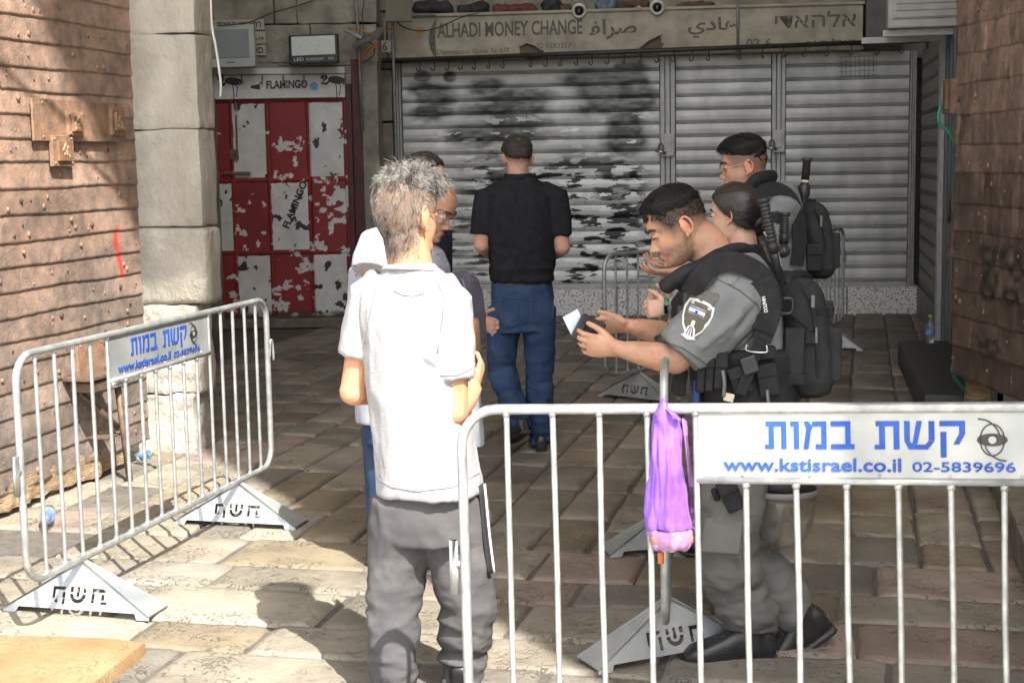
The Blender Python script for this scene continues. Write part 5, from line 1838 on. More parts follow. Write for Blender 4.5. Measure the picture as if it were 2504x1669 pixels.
# ---------------------------------------------------------------- man in the pale polo, seen from behind
SK1 = (0.50, 0.275, 0.165)
D1 = 4.40
P1 = thing('person', 'man in pale grey polo and dusty track trousers standing with his back turned', 'person', (-0.29, 4.42, 0))
F1 = Vector((0.40, 0.917, 0)).normalized()
S1_ = F1.cross(UP)
hc = at(934, 492, D1)
M1 = headM(hc, (0.60, 0.80, -0.06))
HS1 = 1.10
zl1 = lambda x, y: np.interp(y, [-.11, -.07, -.02, .0, .05, .09], [-.132, -.125, -.04, .02, .035, .065])
sk = MB()
head(sk, M1, HS1)
nb = at(950, 640, D1 + .01)
sk.limb([hc + Vector((0.0, 0.0, -.03)) - F1 * .025, hc * .5 + nb * .5 - F1 * .02, nb - UP * .02], [(.062, .064), (.063, .064), (.074, .07)], 18)
shL, shR = at(850, 682, D1 + .05), at(1036, 700, D1 - .05)
elL, wrL = at(812, 898, D1 + .05), at(900, 905, D1 + .24)
elR, wrR = at(1040, 945, D1 - .07), at(1085, 893, D1 + .07)
hip = at(985, 1150, D1 + .02)
torso(sk, [(at(950, 640, D1), S1_, F1, .06, .06), (at(948, 700, D1), S1_, F1, .13, .08), (at(955, 860, D1), S1_, F1, .13, .09), (at(975, 1040, D1), S1_, F1, .13, .09), (hip, S1_, F1, .13, .09)])
sk.limb([shL, (shL + elL) / 2, elL], [.05, .045, .042])
sk.limb([elL, wrL], [.044, .03])
sk.limb([shR, (shR + elR) / 2, elR], [.052, .050, .045])
sk.limb([elR, (elR * .4 + wrR * .6), wrR], [.046, .041, (.030, .025)])
hand(sk, wrR, (0.25, 0.5, 0.55), (-0.9, 0.2, 0.2), (.7, .7, .7, .7), 1)
hand(sk, wrL, (0.8, 0.5, 0.1), (-.3, .6, .2), (.6, .6, .6, .6), -1)
anL, anR = at(905, 1592, D1 - .02), at(1062, 1592, D1 + .06)
anL.z, anR.z = .09, .09
knL, knR = at(905, 1370, D1 + .02), at(1075, 1390, D1 + .02)
hpL, hpR = at(930, 1150, D1 + .02), at(1040, 1150, D1 + .02)
for a, b, c in ((hpL, knL, anL), (hpR, knR, anR)):
    sk.limb([a, b, c], [.07, .05, .04])
soft('body', sk, 'skin', P1, 0.0038, 2, None, skin_cols(SK1, M1, HS1, zl1, (0.12, 0.10, 0.085), 0.05, 0.85))
# curls
hb = MB()
rr = random.Random(4)
LM = lambda q: M1 @ (Vector(q) * HS1)
for k in range(8500):
    a = rr.uniform(0, 2 * math.pi)
    z = rr.choice([rr.uniform(-.09, .07), rr.uniform(-.09, .115), rr.uniform(.06, .115), rr.uniform(.075, .115)])
    x, y = skull(np.array([a]), np.array([z]))
    p = Vector((x[0], y[0], z))
    if z < float(zl1(p.x, p.y)) + rr.uniform(-.01, .02):
        continue
    n = (p - Vector((0, -.01, .015))).normalized()
    crown = math.exp(-((p - Vector((0.01, -.070, .078))).length / .035) ** 2)
    top = float(ss(.045, .09, z + .25 * min(p.y, .06)))
    if top < .25:                                   # clipped sides and nape lie close and point down
        d = Vector((p.x * 2 + rr.uniform(-.3, .3), -.2 + rr.uniform(-.2, .2), -1))
        d = (d - n * d.dot(n)).normalized()
        ln = rr.uniform(.007, .015) * float(ss(-.11, -.03, z) * .7 + .4)
        strand(hb, [LM(p - n * .001), LM(p + n * .003 + d * ln * .5), LM(p + n * .0045 + d * ln)], .00065)
        continue
    ln = rr.uniform(.022, .062) * (.45 + .55 * top) * (1 - .75 * crown) * (.6 + .5 * float(ss(-.06, .03, p.y)))
    tdir = Vector((p.x * 6 + rr.uniform(-.9, .9), rr.uniform(-.5, 1.2), rr.uniform(-.4, .3)))
    tdir = (tdir - n * tdir.dot(n)).normalized()
    bi = n.cross(tdir) * rr.choice([-1, 1])
    cu = rr.uniform(2.2, 5.5)
    w = rr.uniform(.006, .011)
    lift = rr.uniform(.25, .75)
    P = []
    for i in range(9):
        t = i / 8
        P.append(LM(p + n * (ln * lift * math.sin(t * 1.9) + w * .7 * math.sin(cu * t) * t) + tdir * (ln * .75 * t) + bi * (w * (1 - math.cos(cu * t)) * t)))
    strand(hb, P, rr.uniform(.0006, .001))
bo = [o for o in children(P1) if o.name.split('.')[0] == 'body'][0]
BV, BN = vn(bo.data)
BV = BV + np.array(wloc(bo))
BLc = to_local(BV, M1, HS1)
idx = np.where((BLc[:, 2] > -.135) & (BLc[:, 2] < -.045) & (BLc[:, 1] < -.02) & (np.abs(BLc[:, 0]) < .072))[0]
for k in range(1500):                                # clipped nape
    i = int(idx[rr.randrange(len(idx))])
    p, n = Vector(BV[i]), Vector(BN[i])
    if BLc[i, 2] < -.118 + rr.uniform(-.015, .02) + .5 * abs(BLc[i, 0]) * .3:
        continue
    d = Vector((rr.uniform(-.3, .3), rr.uniform(-.3, .3), -1))
    d = (d - n * d.dot(n)).normalized()
    ln = rr.uniform(.005, .011)
    strand(hb, [p - n * .001, p + n * .002 + d * ln * .5, p + n * .003 + d * ln], .0006)
obj('hair', hb, 'hair_grey', P1)
hair_cap('hair_base', M1, 'hair_grey', P1, lambda x, y: .052 - .25 * np.minimum(y, .05), lambda X, Y, Z: .004 + .014 * ss(-.05, .03, Y) * ss(.05, .09, Z), HS1, .007, 5, 45)
glasses(P1, M1, HS1, 'frame_grey', (1, -1))
# polo shirt
sh = MB()
torso(sh, [(at(945, 606, D1), S1_, F1, 0.0614, 0.0627), (at(946, 634, D1), S1_, F1, 0.0977, 0.0808), (at(946, 662, D1), S1_, F1, 0.1348, 0.0997), (at(946, 700, D1), S1_, F1, 0.1507, 0.1121), (at(950, 770, D1), S1_, F1, 0.1516, 0.1187), (at(957, 870, D1), S1_, F1, 0.1488, 0.1187), (at(966, 960, D1), S1_, F1, 0.1442, 0.1187), (at(978, 1040, D1), S1_, F1, 0.1460, 0.1235), (at(986, 1100, D1), S1_, F1, 0.1516, 0.1283), (at(988, 1128, D1), S1_, F1, 0.1525, 0.1292)])
e2L, e2R = shL.lerp(elL, .62), shR.lerp(elR, .66)
sh.tube([shL + (nb - shL) * .35, shL, shL.lerp(elL, .3), e2L], [.075, .068, .066, .064], 18)
sh.tube([shR + (nb - shR) * .35, shR, shR.lerp(elR, .3), e2R, e2R + (elR - shR) * .02], [.078, .074, .074, .070, .069], 18)
arm = at(1008, 790, D1 - .13)
def f1(V, N):
    d = wrinkle(V, (8, 8, 2.6), .013, 3) + wrinkle(V, (15, 15, 8), .005, 9)
    d += creases(V, [(at(1000, 720, 4.27), at(1012, 830, 4.27), .012, -.012), (at(985, 700, 4.27), at(1005, 800, 4.27), .012, .009), (at(960, 780, 4.25), at(1005, 815, 4.27), .011, -.009), (at(945, 760, 4.25), at(1000, 835, 4.27), .013, .008),
                     (at(940, 820, 4.25), at(1000, 850, 4.27), .012, -.007), (at(930, 740, 4.25), at(955, 1060, 4.26), .05, -.014), (at(885, 760, 4.30), at(905, 1000, 4.30), .03, .008), (at(990, 900, 4.27), at(960, 1120, 4.26), .02, .008), (at(1040, 960, 4.30), at(990, 1120, 4.27), .02, -.008), (at(880, 700, 4.30), at(895, 790, 4.30), .012, -.007), (at(1010, 870, 4.22), at(1085, 855, 4.25), .006, .004), (at(1000, 640, 4.30), at(1015, 700, 4.30), .006, -.005)])
    return d
soft('polo_shirt', sh, 'polo_white', P1, 0.007, 3, f1)
cl = MB()
cr = []
for k in range(25):
    t = 2 * math.pi * k / 24
    cr.append(at(946, 606, D1) + S1_ * (.072 * math.cos(t)) + F1 * (.07 * math.sin(t)) + UP * (-.014 - .012 * math.sin(t)))
cl.tube(cr, [(.008, .024)] * 25, 10, side=UP.cross(S1_))
soft('collar', cl, 'polo_white', P1, 0.005, 2)
mat('seam_grey', (0.22, 0.22, 0.23), None, 30, 0.9, spec=0.1)
seam(P1, 'polo_shirt', [[(1002, 640), (1022, 690), (1012, 760), (1004, 812)], [(868, 650), (850, 720), (838, 790)], [(1012, 862), (1048, 862), (1084, 846)], [(795, 820), (820, 832)], [(905, 668), (925, 678), (950, 680), (975, 674)], [(866, 1098), (900, 1118), (960, 1128), (1040, 1118), (1100, 1086)]], 'seam_grey', .0016)
# track trousers
tr = MB()
torso(tr, [(at(985, 1100, D1 + .02), S1_, F1, .15, .12), (at(986, 1180, D1 + .02), S1_, F1, .158, .135), (at(990, 1235, D1 + .02), S1_, F1, .158, .13)])
tr.tube([hpL + UP * .0, hpL.lerp(knL, .5), knL, knL.lerp(anL, .5), anL + UP * .02, anL - UP * .07], [.098, .092, .080, .072, .068, .062], 20)
tr.tube([hpR + UP * .0, hpR.lerp(knR, .5), knR, knR.lerp(anR, .5), anR + UP * .02, anR - UP * .07], [.102, .098, .086, .076, .068, .064], 20)
def f2(V, N):
    low = ss(.55, .1, V[:, 2])
    return wrinkle(V, (6, 6, 3), .014, 2) * (1 - .5 * low) + wrinkle(V, (5, 5, 15), .020, 6) * low + wrinkle(V, (10, 10, 10), .007, 8)
soft('track_trousers', tr, 'track_grey', P1, 0.008, 3, f2)
st_ = MB()
P = [hpR + S1_ * .10 + UP * .06, hpR.lerp(knR, .3) + S1_ * .10, hpR.lerp(knR, .65) + S1_ * .098]
st_.tube(catmull([p - F1 * .01 for p in P], 5), [(.018, .006)] * 11, 8, side=F1)
obj('side_stripe', st_, 'stripe_black', P1, smooth=True)
st_ = MB()
st_.tube(catmull([p + S1_ * .004 + F1 * .004 for p in P], 5), [(.004, .006)] * 11, 8, side=F1)
obj('side_piping', st_, 'stripe_white', P1, smooth=True)
for a in (anL, anR):
    shoe('shoe', P1, a, F1 + S1_ * (-.35 if a is anR else -.3))

# ---------------------------------------------------------------- man in the black polo walking away
D4 = 8.3
SK4 = (0.44, 0.27, 0.20)
P4 = thing('person', 'man in black polo shirt and blue jeans walking away towards the shutters', 'person', (at(1210, 1030, D4).x, D4, 0))
F4 = Vector((-0.12, 0.99, 0)).normalized()
S4 = F4.cross(UP)
A4 = lambda u, v, o=0: at(u, v, D4 + o)
hc4 = A4(1188, 362)
M4 = headM(hc4, (-0.25, 0.95, -0.22))
zl4 = lambda x, y: np.interp(y, [-.11, -.07, -.01, .05, .09], [-.045, -.03, .0, .04, .07])
sk = MB()
head(sk, M4, 1.0)
sk.limb([hc4 - UP * .04 - F4 * .02, A4(1190, 425)], [(.06, .06), (.066, .062)], 18)
eL, eR = A4(1106, 562, -.02), A4(1291, 568, -.02)
sL, sR = A4(1118, 455), A4(1276, 455)
wL, wR = A4(1135, 592, .2), A4(1262, 590, .2)
torso(sk, [(A4(1190, 420), S4, F4, .07, .06), (A4(1195, 460), S4, F4, .15, .09), (A4(1198, 640), S4, F4, .13, .1), (A4(1198, 690), S4, F4, .13, .1)])
for a, b, c, t in ((sL, eL, wL, -1), (sR, eR, wR, 1)):
    sk.limb([a, a.lerp(b, .5), b], [.055, .052, .045])
    sk.limb([b, b.lerp(c, .4), c], [.046, .042, .03])
    hand(sk, c, (0, .9, .2), (-t, 0, 0), (.6, .6, .6, .6), t)
hL, hR = A4(1160, 690), A4(1238, 690)
kL, kR = A4(1150, 845, .02), A4(1240, 850, 0)
aL, aR = A4(1192, 968, -.12), A4(1240, 1003, -.02)
for a, b, c in ((hL, kL, aL), (hR, kR, aR)):
    sk.limb([a, b, c], [.07, .05, .035])
soft('body', sk, 'skin', P4, 0.0045, 2, None, skin_cols(SK4, M4, 1.0, zl4, (0.05, 0.04, 0.035), 0.03, 0.75))
crownT = lambda X, Y, Z: .010 + .004 * ss(.0, .05, Z) - .0145 * np.exp(-((Y + .072) ** 2 + X ** 2 + (Z - .088) ** 2) / .034 ** 2)
hair_cap('hair', M4, 'hair_dark', P4, zl4, crownT, 1.0, .003, 3, 50)
sh = MB()
torso(sh, [(A4(1190, 404), S4, F4, .07, .068), (A4(1192, 420), S4, F4, .12, .085), (A4(1194, 440), S4, F4, .175, .105), (A4(1196, 470), S4, F4, .195, .12), (A4(1198, 530), S4, F4, .192, .128), (A4(1199, 590), S4, F4, .182, .13), (A4(1198, 628), S4, F4, .178, .135), (A4(1200, 643), S4, F4, .176, .135)])
for a, b in ((sL, eL), (sR, eR)):
    sh.tube([a.lerp(A4(1196, 440), .35), a, a.lerp(b, .4), a.lerp(b, .78)], [.080, .073, .071, .067], 18)
soft('polo_shirt', sh, 'polo_black', P4, 0.009, 3, lambda V, N: wrinkle(V, (8, 8, 3), .012, 3) + wrinkle(V, (5, 5, 14), .012, 7) * ss(1.25, 1.05, V[:, 2]))
cl = MB()
cl.tube([A4(1190, 406) + S4 * (.074 * math.cos(2 * math.pi * k / 24)) + F4 * (.07 * math.sin(2 * math.pi * k / 24)) for k in range(25)], [(.007, .022)] * 25, 8, side=F4)
soft('collar', cl, 'polo_black', P4, 0.006, 2)
bl = MB()
torso(bl, [(A4(1198, 640), S4, F4, .168, .125), (A4(1198, 656), S4, F4, .168, .125)])
obj('belt', bl, 'leather', P4, smooth=False)
tr = MB()
torso(tr, [(A4(1198, 644), S4, F4, .163, .12), (A4(1200, 680), S4, F4, .172, .132), (A4(1202, 730), S4, F4, .172, .135), (A4(1202, 760), S4, F4, .16, .12)])
tr.tube([hL - UP * .04, hL.lerp(kL, .5), kL, kL.lerp(aL, .5), aL + UP * .02, aL - UP * .03], [.098, .094, .078, .070, .066, .06], 20)
tr.tube([hR - UP * .04, hR.lerp(kR, .5), kR, kR.lerp(aR, .5), aR + UP * .02, aR - UP * .04], [.096, .09, .076, .068, .062, .058], 20)
def f4(V, N):
    low = ss(.75, .3, V[:, 2])
    d = wrinkle(V, (6, 6, 4), .012, 12) + wrinkle(V, (5, 5, 15), .018, 6) * low
    d += creases(V, [(A4(1217, 660, -.14), A4(1217, 750, -.13), .006, -.006), (A4(1150, 690, -.14), A4(1200, 697, -.14), .004, .004), (A4(1150, 690, -.14), A4(1155, 735, -.14), .004, .004), (A4(1200, 697, -.14), A4(1180, 745, -.14), .004, .004), (A4(1240, 697, -.14), A4(1270, 690, -.12), .004, .004), (A4(1160, 760, -.12), A4(1215, 745, -.12), .012, -.009), (A4(1215, 745, -.12), A4(1265, 765, -.12), .012, -.009)])
    return d
soft('jeans', tr, 'jeans', P4, 0.008, 3, f4)
mat('stitch', (0.06, 0.09, 0.15), None, 30, 0.8, spec=0.1)
seam(P4, 'jeans', [[(1148, 686), (1202, 694), (1196, 735), (1178, 748), (1154, 738), (1148, 686)], [(1236, 694), (1270, 686), (1270, 730), (1254, 746), (1240, 736), (1236, 694)], [(1130, 676), (1180, 684), (1218, 688), (1272, 672)], [(1218, 662), (1219, 752)]], 'stitch', .0022)
m = MB()
for u in (1136, 1216, 1232, 1266):
    h = hit('belt', P4, u, 650)
    if h:
        m.box(h[0] + h[1] * .003, (.011, .006, .06))
if m.n:
    obj('belt_loop', m, 'jeans', P4, bevel=.001)
shoe('shoe', P4, aR, F4, .27)
shoe('shoe', P4, aL + UP * .0, (F4 + Vector((-.3, 0, -.45))), .27)

# ---------------------------------------------------------------- bald man with spectacles and the man behind him
D2 = 5.9
A2 = lambda u, v, o=0: at(u, v, D2 + o)
P2 = thing('person', 'bald man with spectacles in white patterned shirt reading downward', 'person', (A2(930, 1300).x, D2, 0))
F2 = Vector((0.88, -0.25, 0)).normalized()
S2_ = F2.cross(UP)
hc2 = A2(990, 476)
M2 = headM(hc2, (0.80, -0.36, -0.48), (0.35, -0.1, 1))
SK2 = (0.36, 0.205, 0.125)
sk = MB()
head(sk, M2, 1.04, 1.1)
sk.limb([hc2 - UP * .05 - F2 * .03, A2(945, 575)], [(.062, .06), (.07, .066)], 18)
torso(sk, [(A2(940, 580), S2_, F2, .08, .07), (A2(925, 640), S2_, F2, .15, .1), (A2(925, 880), S2_, F2, .13, .1), (A2(925, 960), S2_, F2, .13, .1)])
sA, sB = A2(862, 600, -.18), A2(960, 600, .2)
eA, eB = A2(850, 720, -.25), A2(1000, 740, .2)
wA, wB = A2(940, 745, -.3), A2(1082, 748, -.12)
for a, b, c in ((sA, eA, wA), (sB, eB, wB)):
    sk.limb([a, a.lerp(b, .5), b], [.05, .047, .042])
    sk.limb([b, b.lerp(c, .5), c], [.043, .038, .028])
hand(sk, wA, (.9, 0, 0), (0, .2, 1), (.5, .5, .5, .5), 1)
hand(sk, A2(1090, 752, -.25), (.05, -.1, -1), (-.9, .3, .1), (.8, .85, .9, .9), -1, 1.05)
for u in (885, 960):
    a, b, c = A2(u, 960), A2(u, 1130), A2(u, 1290)
    c.z = .09
    sk.limb([a, b, c], [.07, .05, .035])
soft('body', sk, 'skin', P2, 0.004, 2, None, skin_cols(SK2, M2, 1.04, lambda x, y: np.interp(y, [-.11, 0, .03, .1], [-.02, -.005, -.2, -.3]) + (y > .02) * 9, (0.2, 0.17, 0.15), .03, .5))
brows(P2, M2, 'lash', 1.04, .004)
glasses(P2, M2, 1.04, 'steel', (-1, 1), lens_r=(.021, .015))
sh = MB()
torso(sh, [(A2(945, 560), S2_, F2, .085, .08), (A2(932, 580), S2_, F2, .16, .14), (A2(918, 615), S2_, F2, .19, .19), (A2(920, 690), S2_, F2, .20, .20), (A2(912, 800), S2_, F2, .20, .18), (A2(922, 900), S2_, F2, .195, .175), (A2(922, 960), S2_, F2, .195, .17)])
sh.tube([A2(890, 560, -.1), A2(868, 565, -.17), A2(853, 600, -.21), A2(850, 622, -.23)], [.07, .080, .074, .070], 18)
sh.tube([A2(950, 590, .1), sB, sB.lerp(eB, .6)], [.07, .072, .07], 18)
soft('shirt', sh, 'shirt_pale', P2, 0.008, 3, lambda V, N: wrinkle(V, (9, 9, 4), .007, 23))
# small printed crocodile-like dashes become plain dark marks on the cloth
mk = MB()
rr = random.Random(9)
for (u, v) in ((815, 610), (818, 632), (813, 650), (822, 668), (990, 600), (995, 625), (1005, 585), (1012, 612), (1018, 630), (1000, 648), (1024, 600), (815, 668), (985, 570), (1022, 650)):
    o_ = -.2 if u < 900 else -.06
    q0, q1 = Vector((0, 0, CAMZ)), A2(u, v)
    dirn = (q1 - q0).normalized()
    tgt = bpy.data.objects['shirt']
    q = q0 - tgt.matrix_world.translation if False else q0
    ok, hp_, nr, _i = tgt.ray_cast(q0 - wloc(tgt), dirn)
    if ok:
        p = hp_ + wloc(tgt)
        x = nr.cross(UP).normalized()
        w = rr.uniform(.005, .008)
        mk.prism([(-w, -.0015), (0, -.003), (w, .000), (w * 1.3, .0025), (0, .002), (-w, .001)], p + nr * .0015, -x, (-x).cross(nr) * -1, .001)
obj('print_mark', mk, 'ink_black', P2)
tr = MB()
torso(tr, [(A2(922, 940), S2_, F2, .17, .15), (A2(922, 1010), S2_, F2, .17, .14)])
for u in (885, 960):
    a, b, c = A2(u, 980), A2(u, 1130), A2(u, 1290)
    c.z = .05
    tr.tube([a, b, c], [.1, .08, .07], 16)
    shoe('shoe', P2, Vector((c.x, c.y, .09)), F2)
soft('trousers', tr, 'jeans', P2, 0.01, 3)
# backpack worn in front, white carrier bag
bk = MB()
b0, b1 = A2(1046, 625, -.22), A2(1062, 800, -.24)
def pack_body(mb, top, bot, side, out, hw, hd):
    ax = (bot - top)
    for k, (t, a, b) in enumerate(()):
        pass
    rings = []
    for t, a, b in ((0, .35, .4), (.04, .62, .66), (.12, .85, .85), (.3, 1, .97), (.6, 1, 1), (.85, .97, .95), (.95, .85, .8), (1, .5, .5)):
        c = top + ax * t
        rings.append((c, side, out, hw * a, hd * b))
    torso(mb, rings, 28, 3.0)
pack_body(bk, b0, b1, Vector((.75, -.66, 0)).normalized(), Vector((.66, .75, 0)).normalized(), .058, .12)
bp_ = thing('backpack', 'purple grey backpack hugged in front of the bald man', 'backpack', A2(1060, 810, -.24))
soft('pack_body', bk, 'backpack_grey', bp_, 0.006, 3, lambda V, N: wrinkle(V, (9, 9, 6), .005, 4))
bk = MB()
bk.tube(catmull([A2(1062, 640, -.32), A2(1076, 690, -.33), A2(1082, 760, -.33)]), .005, 6)
obj('zip', bk, 'frame_grey', bp_, smooth=True)
bk = MB()
bk.box(A2(1079, 715, -.345), (.009, .006, .035))
obj('zip_pull', bk, 'steel', bp_, bevel=0.001)
bk = MB()
bk.limb([A2(1005, 640, -.22), A2(1030, 655, -.27), A2(1038, 690, -.28)], [.02, .03, .02])
soft('strap', bk, 'cloth_brown', bp_, .006, 2)
pb_ = MB()
pb_.loft([[A2(1092 + dx * s, v, -.25) + Vector((0, dy, 0)) for dx, dy in ((-1, 0), (-.5, .05), (.5, .05), (1, 0), (.5, -.05), (-.5, -.05))] for v, s in ((815, 4), (870, 10), (940, 16), (1000, 21), (1022, 22))])
soft('carrier_bag', pb_, 'bag_plastic', None, 0.006, 2, lambda V, N: wrinkle(V, (12, 12, 4), .008, 8))
tag(bpy.data.objects['carrier_bag'], 'pale blue plastic carrier bag hanging below the bald man\'s hand', 'bag')

D3 = 6.6
A3 = lambda u, v, o=0: at(u, v, D3 + o)
P3 = thing('person', 'man with receding dark hair mostly hidden behind the bald man', 'person', (A3(965, 1200).x, D3, 0))
F3 = Vector((0.85, -0.45, 0)).normalized()
S3_ = F3.cross(UP)
hc3 = A3(972, 416)
M3 = headM(hc3, (0.85, -0.42, -0.25))
zl3 = lambda x, y: np.interp(y, [-.11, -.07, 0, .04, .075], [-.04, -.03, .01, .045, .085])
sk = MB()
head(sk, M3, 1.05)
sk.limb([hc3 - UP * .05, A3(960, 500)], [(.06, .06), (.068, .064)], 16)
torso(sk, [(A3(958, 500), S3_, F3, .07, .06), (A3(955, 560), S3_, F3, .15, .1), (A3(955, 850), S3_, F3, .13, .1)])
for u in (930, 985):
    a, b, c = A3(u, 830), A3(u, 1000), A3(u, 1180)
    c.z = .09
    sk.limb([a, b, c], [.07, .05, .035])
for s in (-1, 1):
    a = A3(958, 545) + S3_ * .17 * s
    b = a - UP * .28 + F3 * .02
    c = b + F3 * .18 - UP * .1
    sk.limb([a, b], [.05, .042])
    sk.limb([b, c], [.042, .03])
    hand(sk, c, F3 - UP * .3, S3_ * -s, (.5,) * 4, s)
soft('body', sk, 'skin', P3, 0.005, 2, None, skin_cols((0.50, 0.32, 0.25), M3, 1.05, zl3, (0.05, 0.035, 0.03), .04, .7))
hair_cap('hair', M3, 'hair_dark', P3, zl3, lambda X, Y, Z: .011 + 0 * X, 1.05, .003, 8, 50)
brows(P3, M3, 'lash', 1.05)
sh = MB()
torso(sh, [(A3(960, 490), S3_, F3, .08, .07), (A3(958, 520), S3_, F3, .16, .1), (A3(956, 570), S3_, F3, .19, .12), (A3(956, 700), S3_, F3, .19, .13), (A3(956, 840), S3_, F3, .18, .13)])
for s in (-1, 1):
    a = A3(958, 545) + S3_ * .17 * s
    sh.tube([a - S3_ * .07 * s, a, a - UP * .2], [.07, .075, .07], 16)
soft('shirt', sh, 'shirt_navy', P3, 0.01, 3)
tr = MB()
torso(tr, [(A3(956, 830), S3_, F3, .17, .13), (A3(956, 900), S3_, F3, .17, .13)])
for u in (930, 985):
    a, b, c = A3(u, 880), A3(u, 1010), A3(u, 1180)
    c.z = .05
    tr.tube([a, b, c], [.1, .08, .07], 16)
    shoe('shoe', P3, Vector((c.x, c.y, .09)), F3)
soft('trousers', tr, 'track_grey', P3, 0.01, 3)
# ---------------------------------------------------------------- foremost guard, leaning on the end-on barrier
D5 = 4.85
A5 = lambda u, v, o=0: at(u, v, D5 + o)
G1 = thing('person', 'bearded guard in grey uniform and black kit leaning his elbows on the end-on barrier', 'person', (A5(1700, 1500).x, 4.8, 0))
F5 = Vector((-1, -0.06, 0)).normalized()
S5 = F5.cross(UP)
pt = R(26)
f5 = Vector((-math.cos(pt), -0.05, -math.sin(pt))).normalized()
u5 = Vector((-math.sin(pt), 0, math.cos(pt)))
M5 = headM((0, 0, 0), f5, u5)
_e = at(1572, 521, D5 - 0.074) + Vector((0, 0.074, 0))
M5.translation = _e - (M5.to_3x3() @ Vector((0, -.014, -.010)))
HS5 = 1.04
SK5 = (0.45, 0.27, 0.182)
zl5 = lambda x, y: np.interp(y, [-.11, -.07, -.01, .03, .055, .09], [.0, .010, .024, .012, .050, .070])
sk = MB()
head(sk, M5, HS5, 1.3)
nk = A5(1652, 612)
sk.limb([M5 @ Vector((0, -.035, -.045)), M5 @ Vector((0, -.06, -.10)), nk], [(.060, .066), (.062, .066), (.075, .075)], 20)
torso(sk, [(nk, S5, F5, .07, .06), (A5(1675, 680), S5, F5, .15, .09), (A5(1700, 850), S5, F5, .14, .09), (A5(1715, 950), S5, F5, .15, .1)])
sN, eN, wN = A5(1700, 672, -.19), A5(1552, 826, -.19), A5(1418, 800, -.19)
sFr, eFr, wFr = A5(1660, 660, .18), A5(1545, 772, .05), A5(1446, 748, -.02)
sk.limb([sN, sN.lerp(eN, .5), eN], [.055, .052, .047])
sk.limb([eN, eN.lerp(wN, .25), eN.lerp(wN, .7), wN], [.045, .047, .036, (.030, .024)], 16)
sk.limb([sFr, eFr], [.05, .045])
sk.limb([eFr, eFr.lerp(wFr, .3), eFr.lerp(wFr, .75), wFr], [.042, .043, .033, (.029, .023)], 16)
hand(sk, wN, (-1, .12, .13), (0.05, .95, .25), (.42, .5, .55, .6), -1, 1.02, (.75, .62, .1), th_curl=.5)
hand(sk, wFr, (-1, -.05, .06), (-.1, -.75, -.6), (.3, .34, .4, .5), 1, 1.0, (.8, .35, -.25), th_curl=.5)
hN, kN, aN = A5(1712, 960, -.10), A5(1668, 1256, -.14), A5(1728, 1464, -.12)
hF, kF, aF = A5(1722, 960, .10), A5(1716, 1262, .0), A5(1846, 1428, -.02)
for a, b, c in ((hN, kN, aN), (hF, kF, aF)):
    sk.limb([a, b, c], [.075, .055, .038])
soft('body', sk, 'skin', G1, 0.0034, 2, None, skin_cols(SK5, M5, HS5, zl5, (0.028, 0.022, 0.018), .075, .95, beard=.62, mous=.85))
def T5(X, Y, Z):
    top = ss(.045, .09, Z)
    return .0015 + .013 * top + .005 * ss(.03, .085, Y) * ss(.06, .09, Z)
rr = random.Random(12)
def tuft5(mb, L):
    for k in range(2600):
        a = rr.uniform(0, 2 * math.pi)
        z = rr.uniform(.0, .113)
        x, y = skull(np.array([a]), np.array([z]))
        p = Vector((x[0], y[0], z))
        hz = float(zl5(p.x, p.y))
        if z < hz - .004:
            continue
        n = (p - Vector((0, -.01, .015))).normalized()
        th = float(T5(np.array(p.x), np.array(p.y), np.array(p.z))) * float(ss(0, .03, z - hz)) + .001
        d = Vector((p.x * .6, .9, .12 + rr.uniform(-.2, .3)))
        if z < .07:
            d = Vector((p.x * 1.0, -.1, -.9))
        d = (d - n * d.dot(n)).normalized()
        ln = rr.uniform(.012, .026) if z > .06 else rr.uniform(.004, .009)
        b = p + n * (th * .75)
        strand(mb, [L(b), L(b + d * ln * .5 + n * th * .35), L(b + d * ln + n * (th * .3 + rr.uniform(-.001, .003)))], .0009)
hair_cap('hair', M5, 'hair_black', G1, zl5, T5, HS5, .002, 6, 60, tuft5, .05)
brows(G1, M5, 'lash', HS5, .0042)
# uniform shirt
sh = MB()
torso(sh, [(A5(1658, 590), S5, F5, .085, .075), (A5(1668, 620), S5, F5, .15, .10), (A5(1680, 660), S5, F5, .20, .12), (A5(1694, 720), S5, F5, .205, .13), (A5(1705, 800), S5, F5, .19, .13), (A5(1712, 880), S5, F5, .185, .13), (A5(1716, 940), S5, F5, .185, .13)])
dN = (eN - sN).normalized()
cuff = sN.lerp(eN, .86)
sh.tube([A5(1715, 640, -.09), A5(1712, 655, -.15), sN.lerp(eN, .08), sN.lerp(eN, .3), sN.lerp(eN, .55), sN.lerp(eN, .74), cuff], [.085, .097, .105, .108, .102, .090, .084], 24)
sh.tube([cuff - dN * .105, cuff - dN * .09, cuff - dN * .01, cuff + dN * .012, cuff + dN * .016], [.088, .099, .093, .090, .06], 24)
sh.tube([A5(1670, 640, .12), sFr, sFr.lerp(eFr, .75)], [.085, .09, .08], 20)
near = lambda u, v: A5(u, v, -.29)
def f5n(V, N):
    d = wrinkle(V, (7, 7, 7), .012, 31) + wrinkle(V, (14, 14, 14), .004, 5)
    d += creases(V, [(near(1745, 700), near(1660, 810), .014, -0.0176), (near(1700, 720), near(1610, 800), .012, 0.0096), (near(1770, 760), near(1690, 830), .012, 0.0144), (near(1650, 700), near(1600, 780), .01, -0.0096), (near(1720, 745), near(1650, 840), .012, -0.0144), (near(1690, 640), near(1755, 690), .006, -0.0096), (near(1755, 690), near(1750, 740), .008, -0.0112), (near(1600, 800), near(1650, 850), .010, -0.0080), (near(1680, 680), near(1620, 740), .01, 0.0080)])
    return d
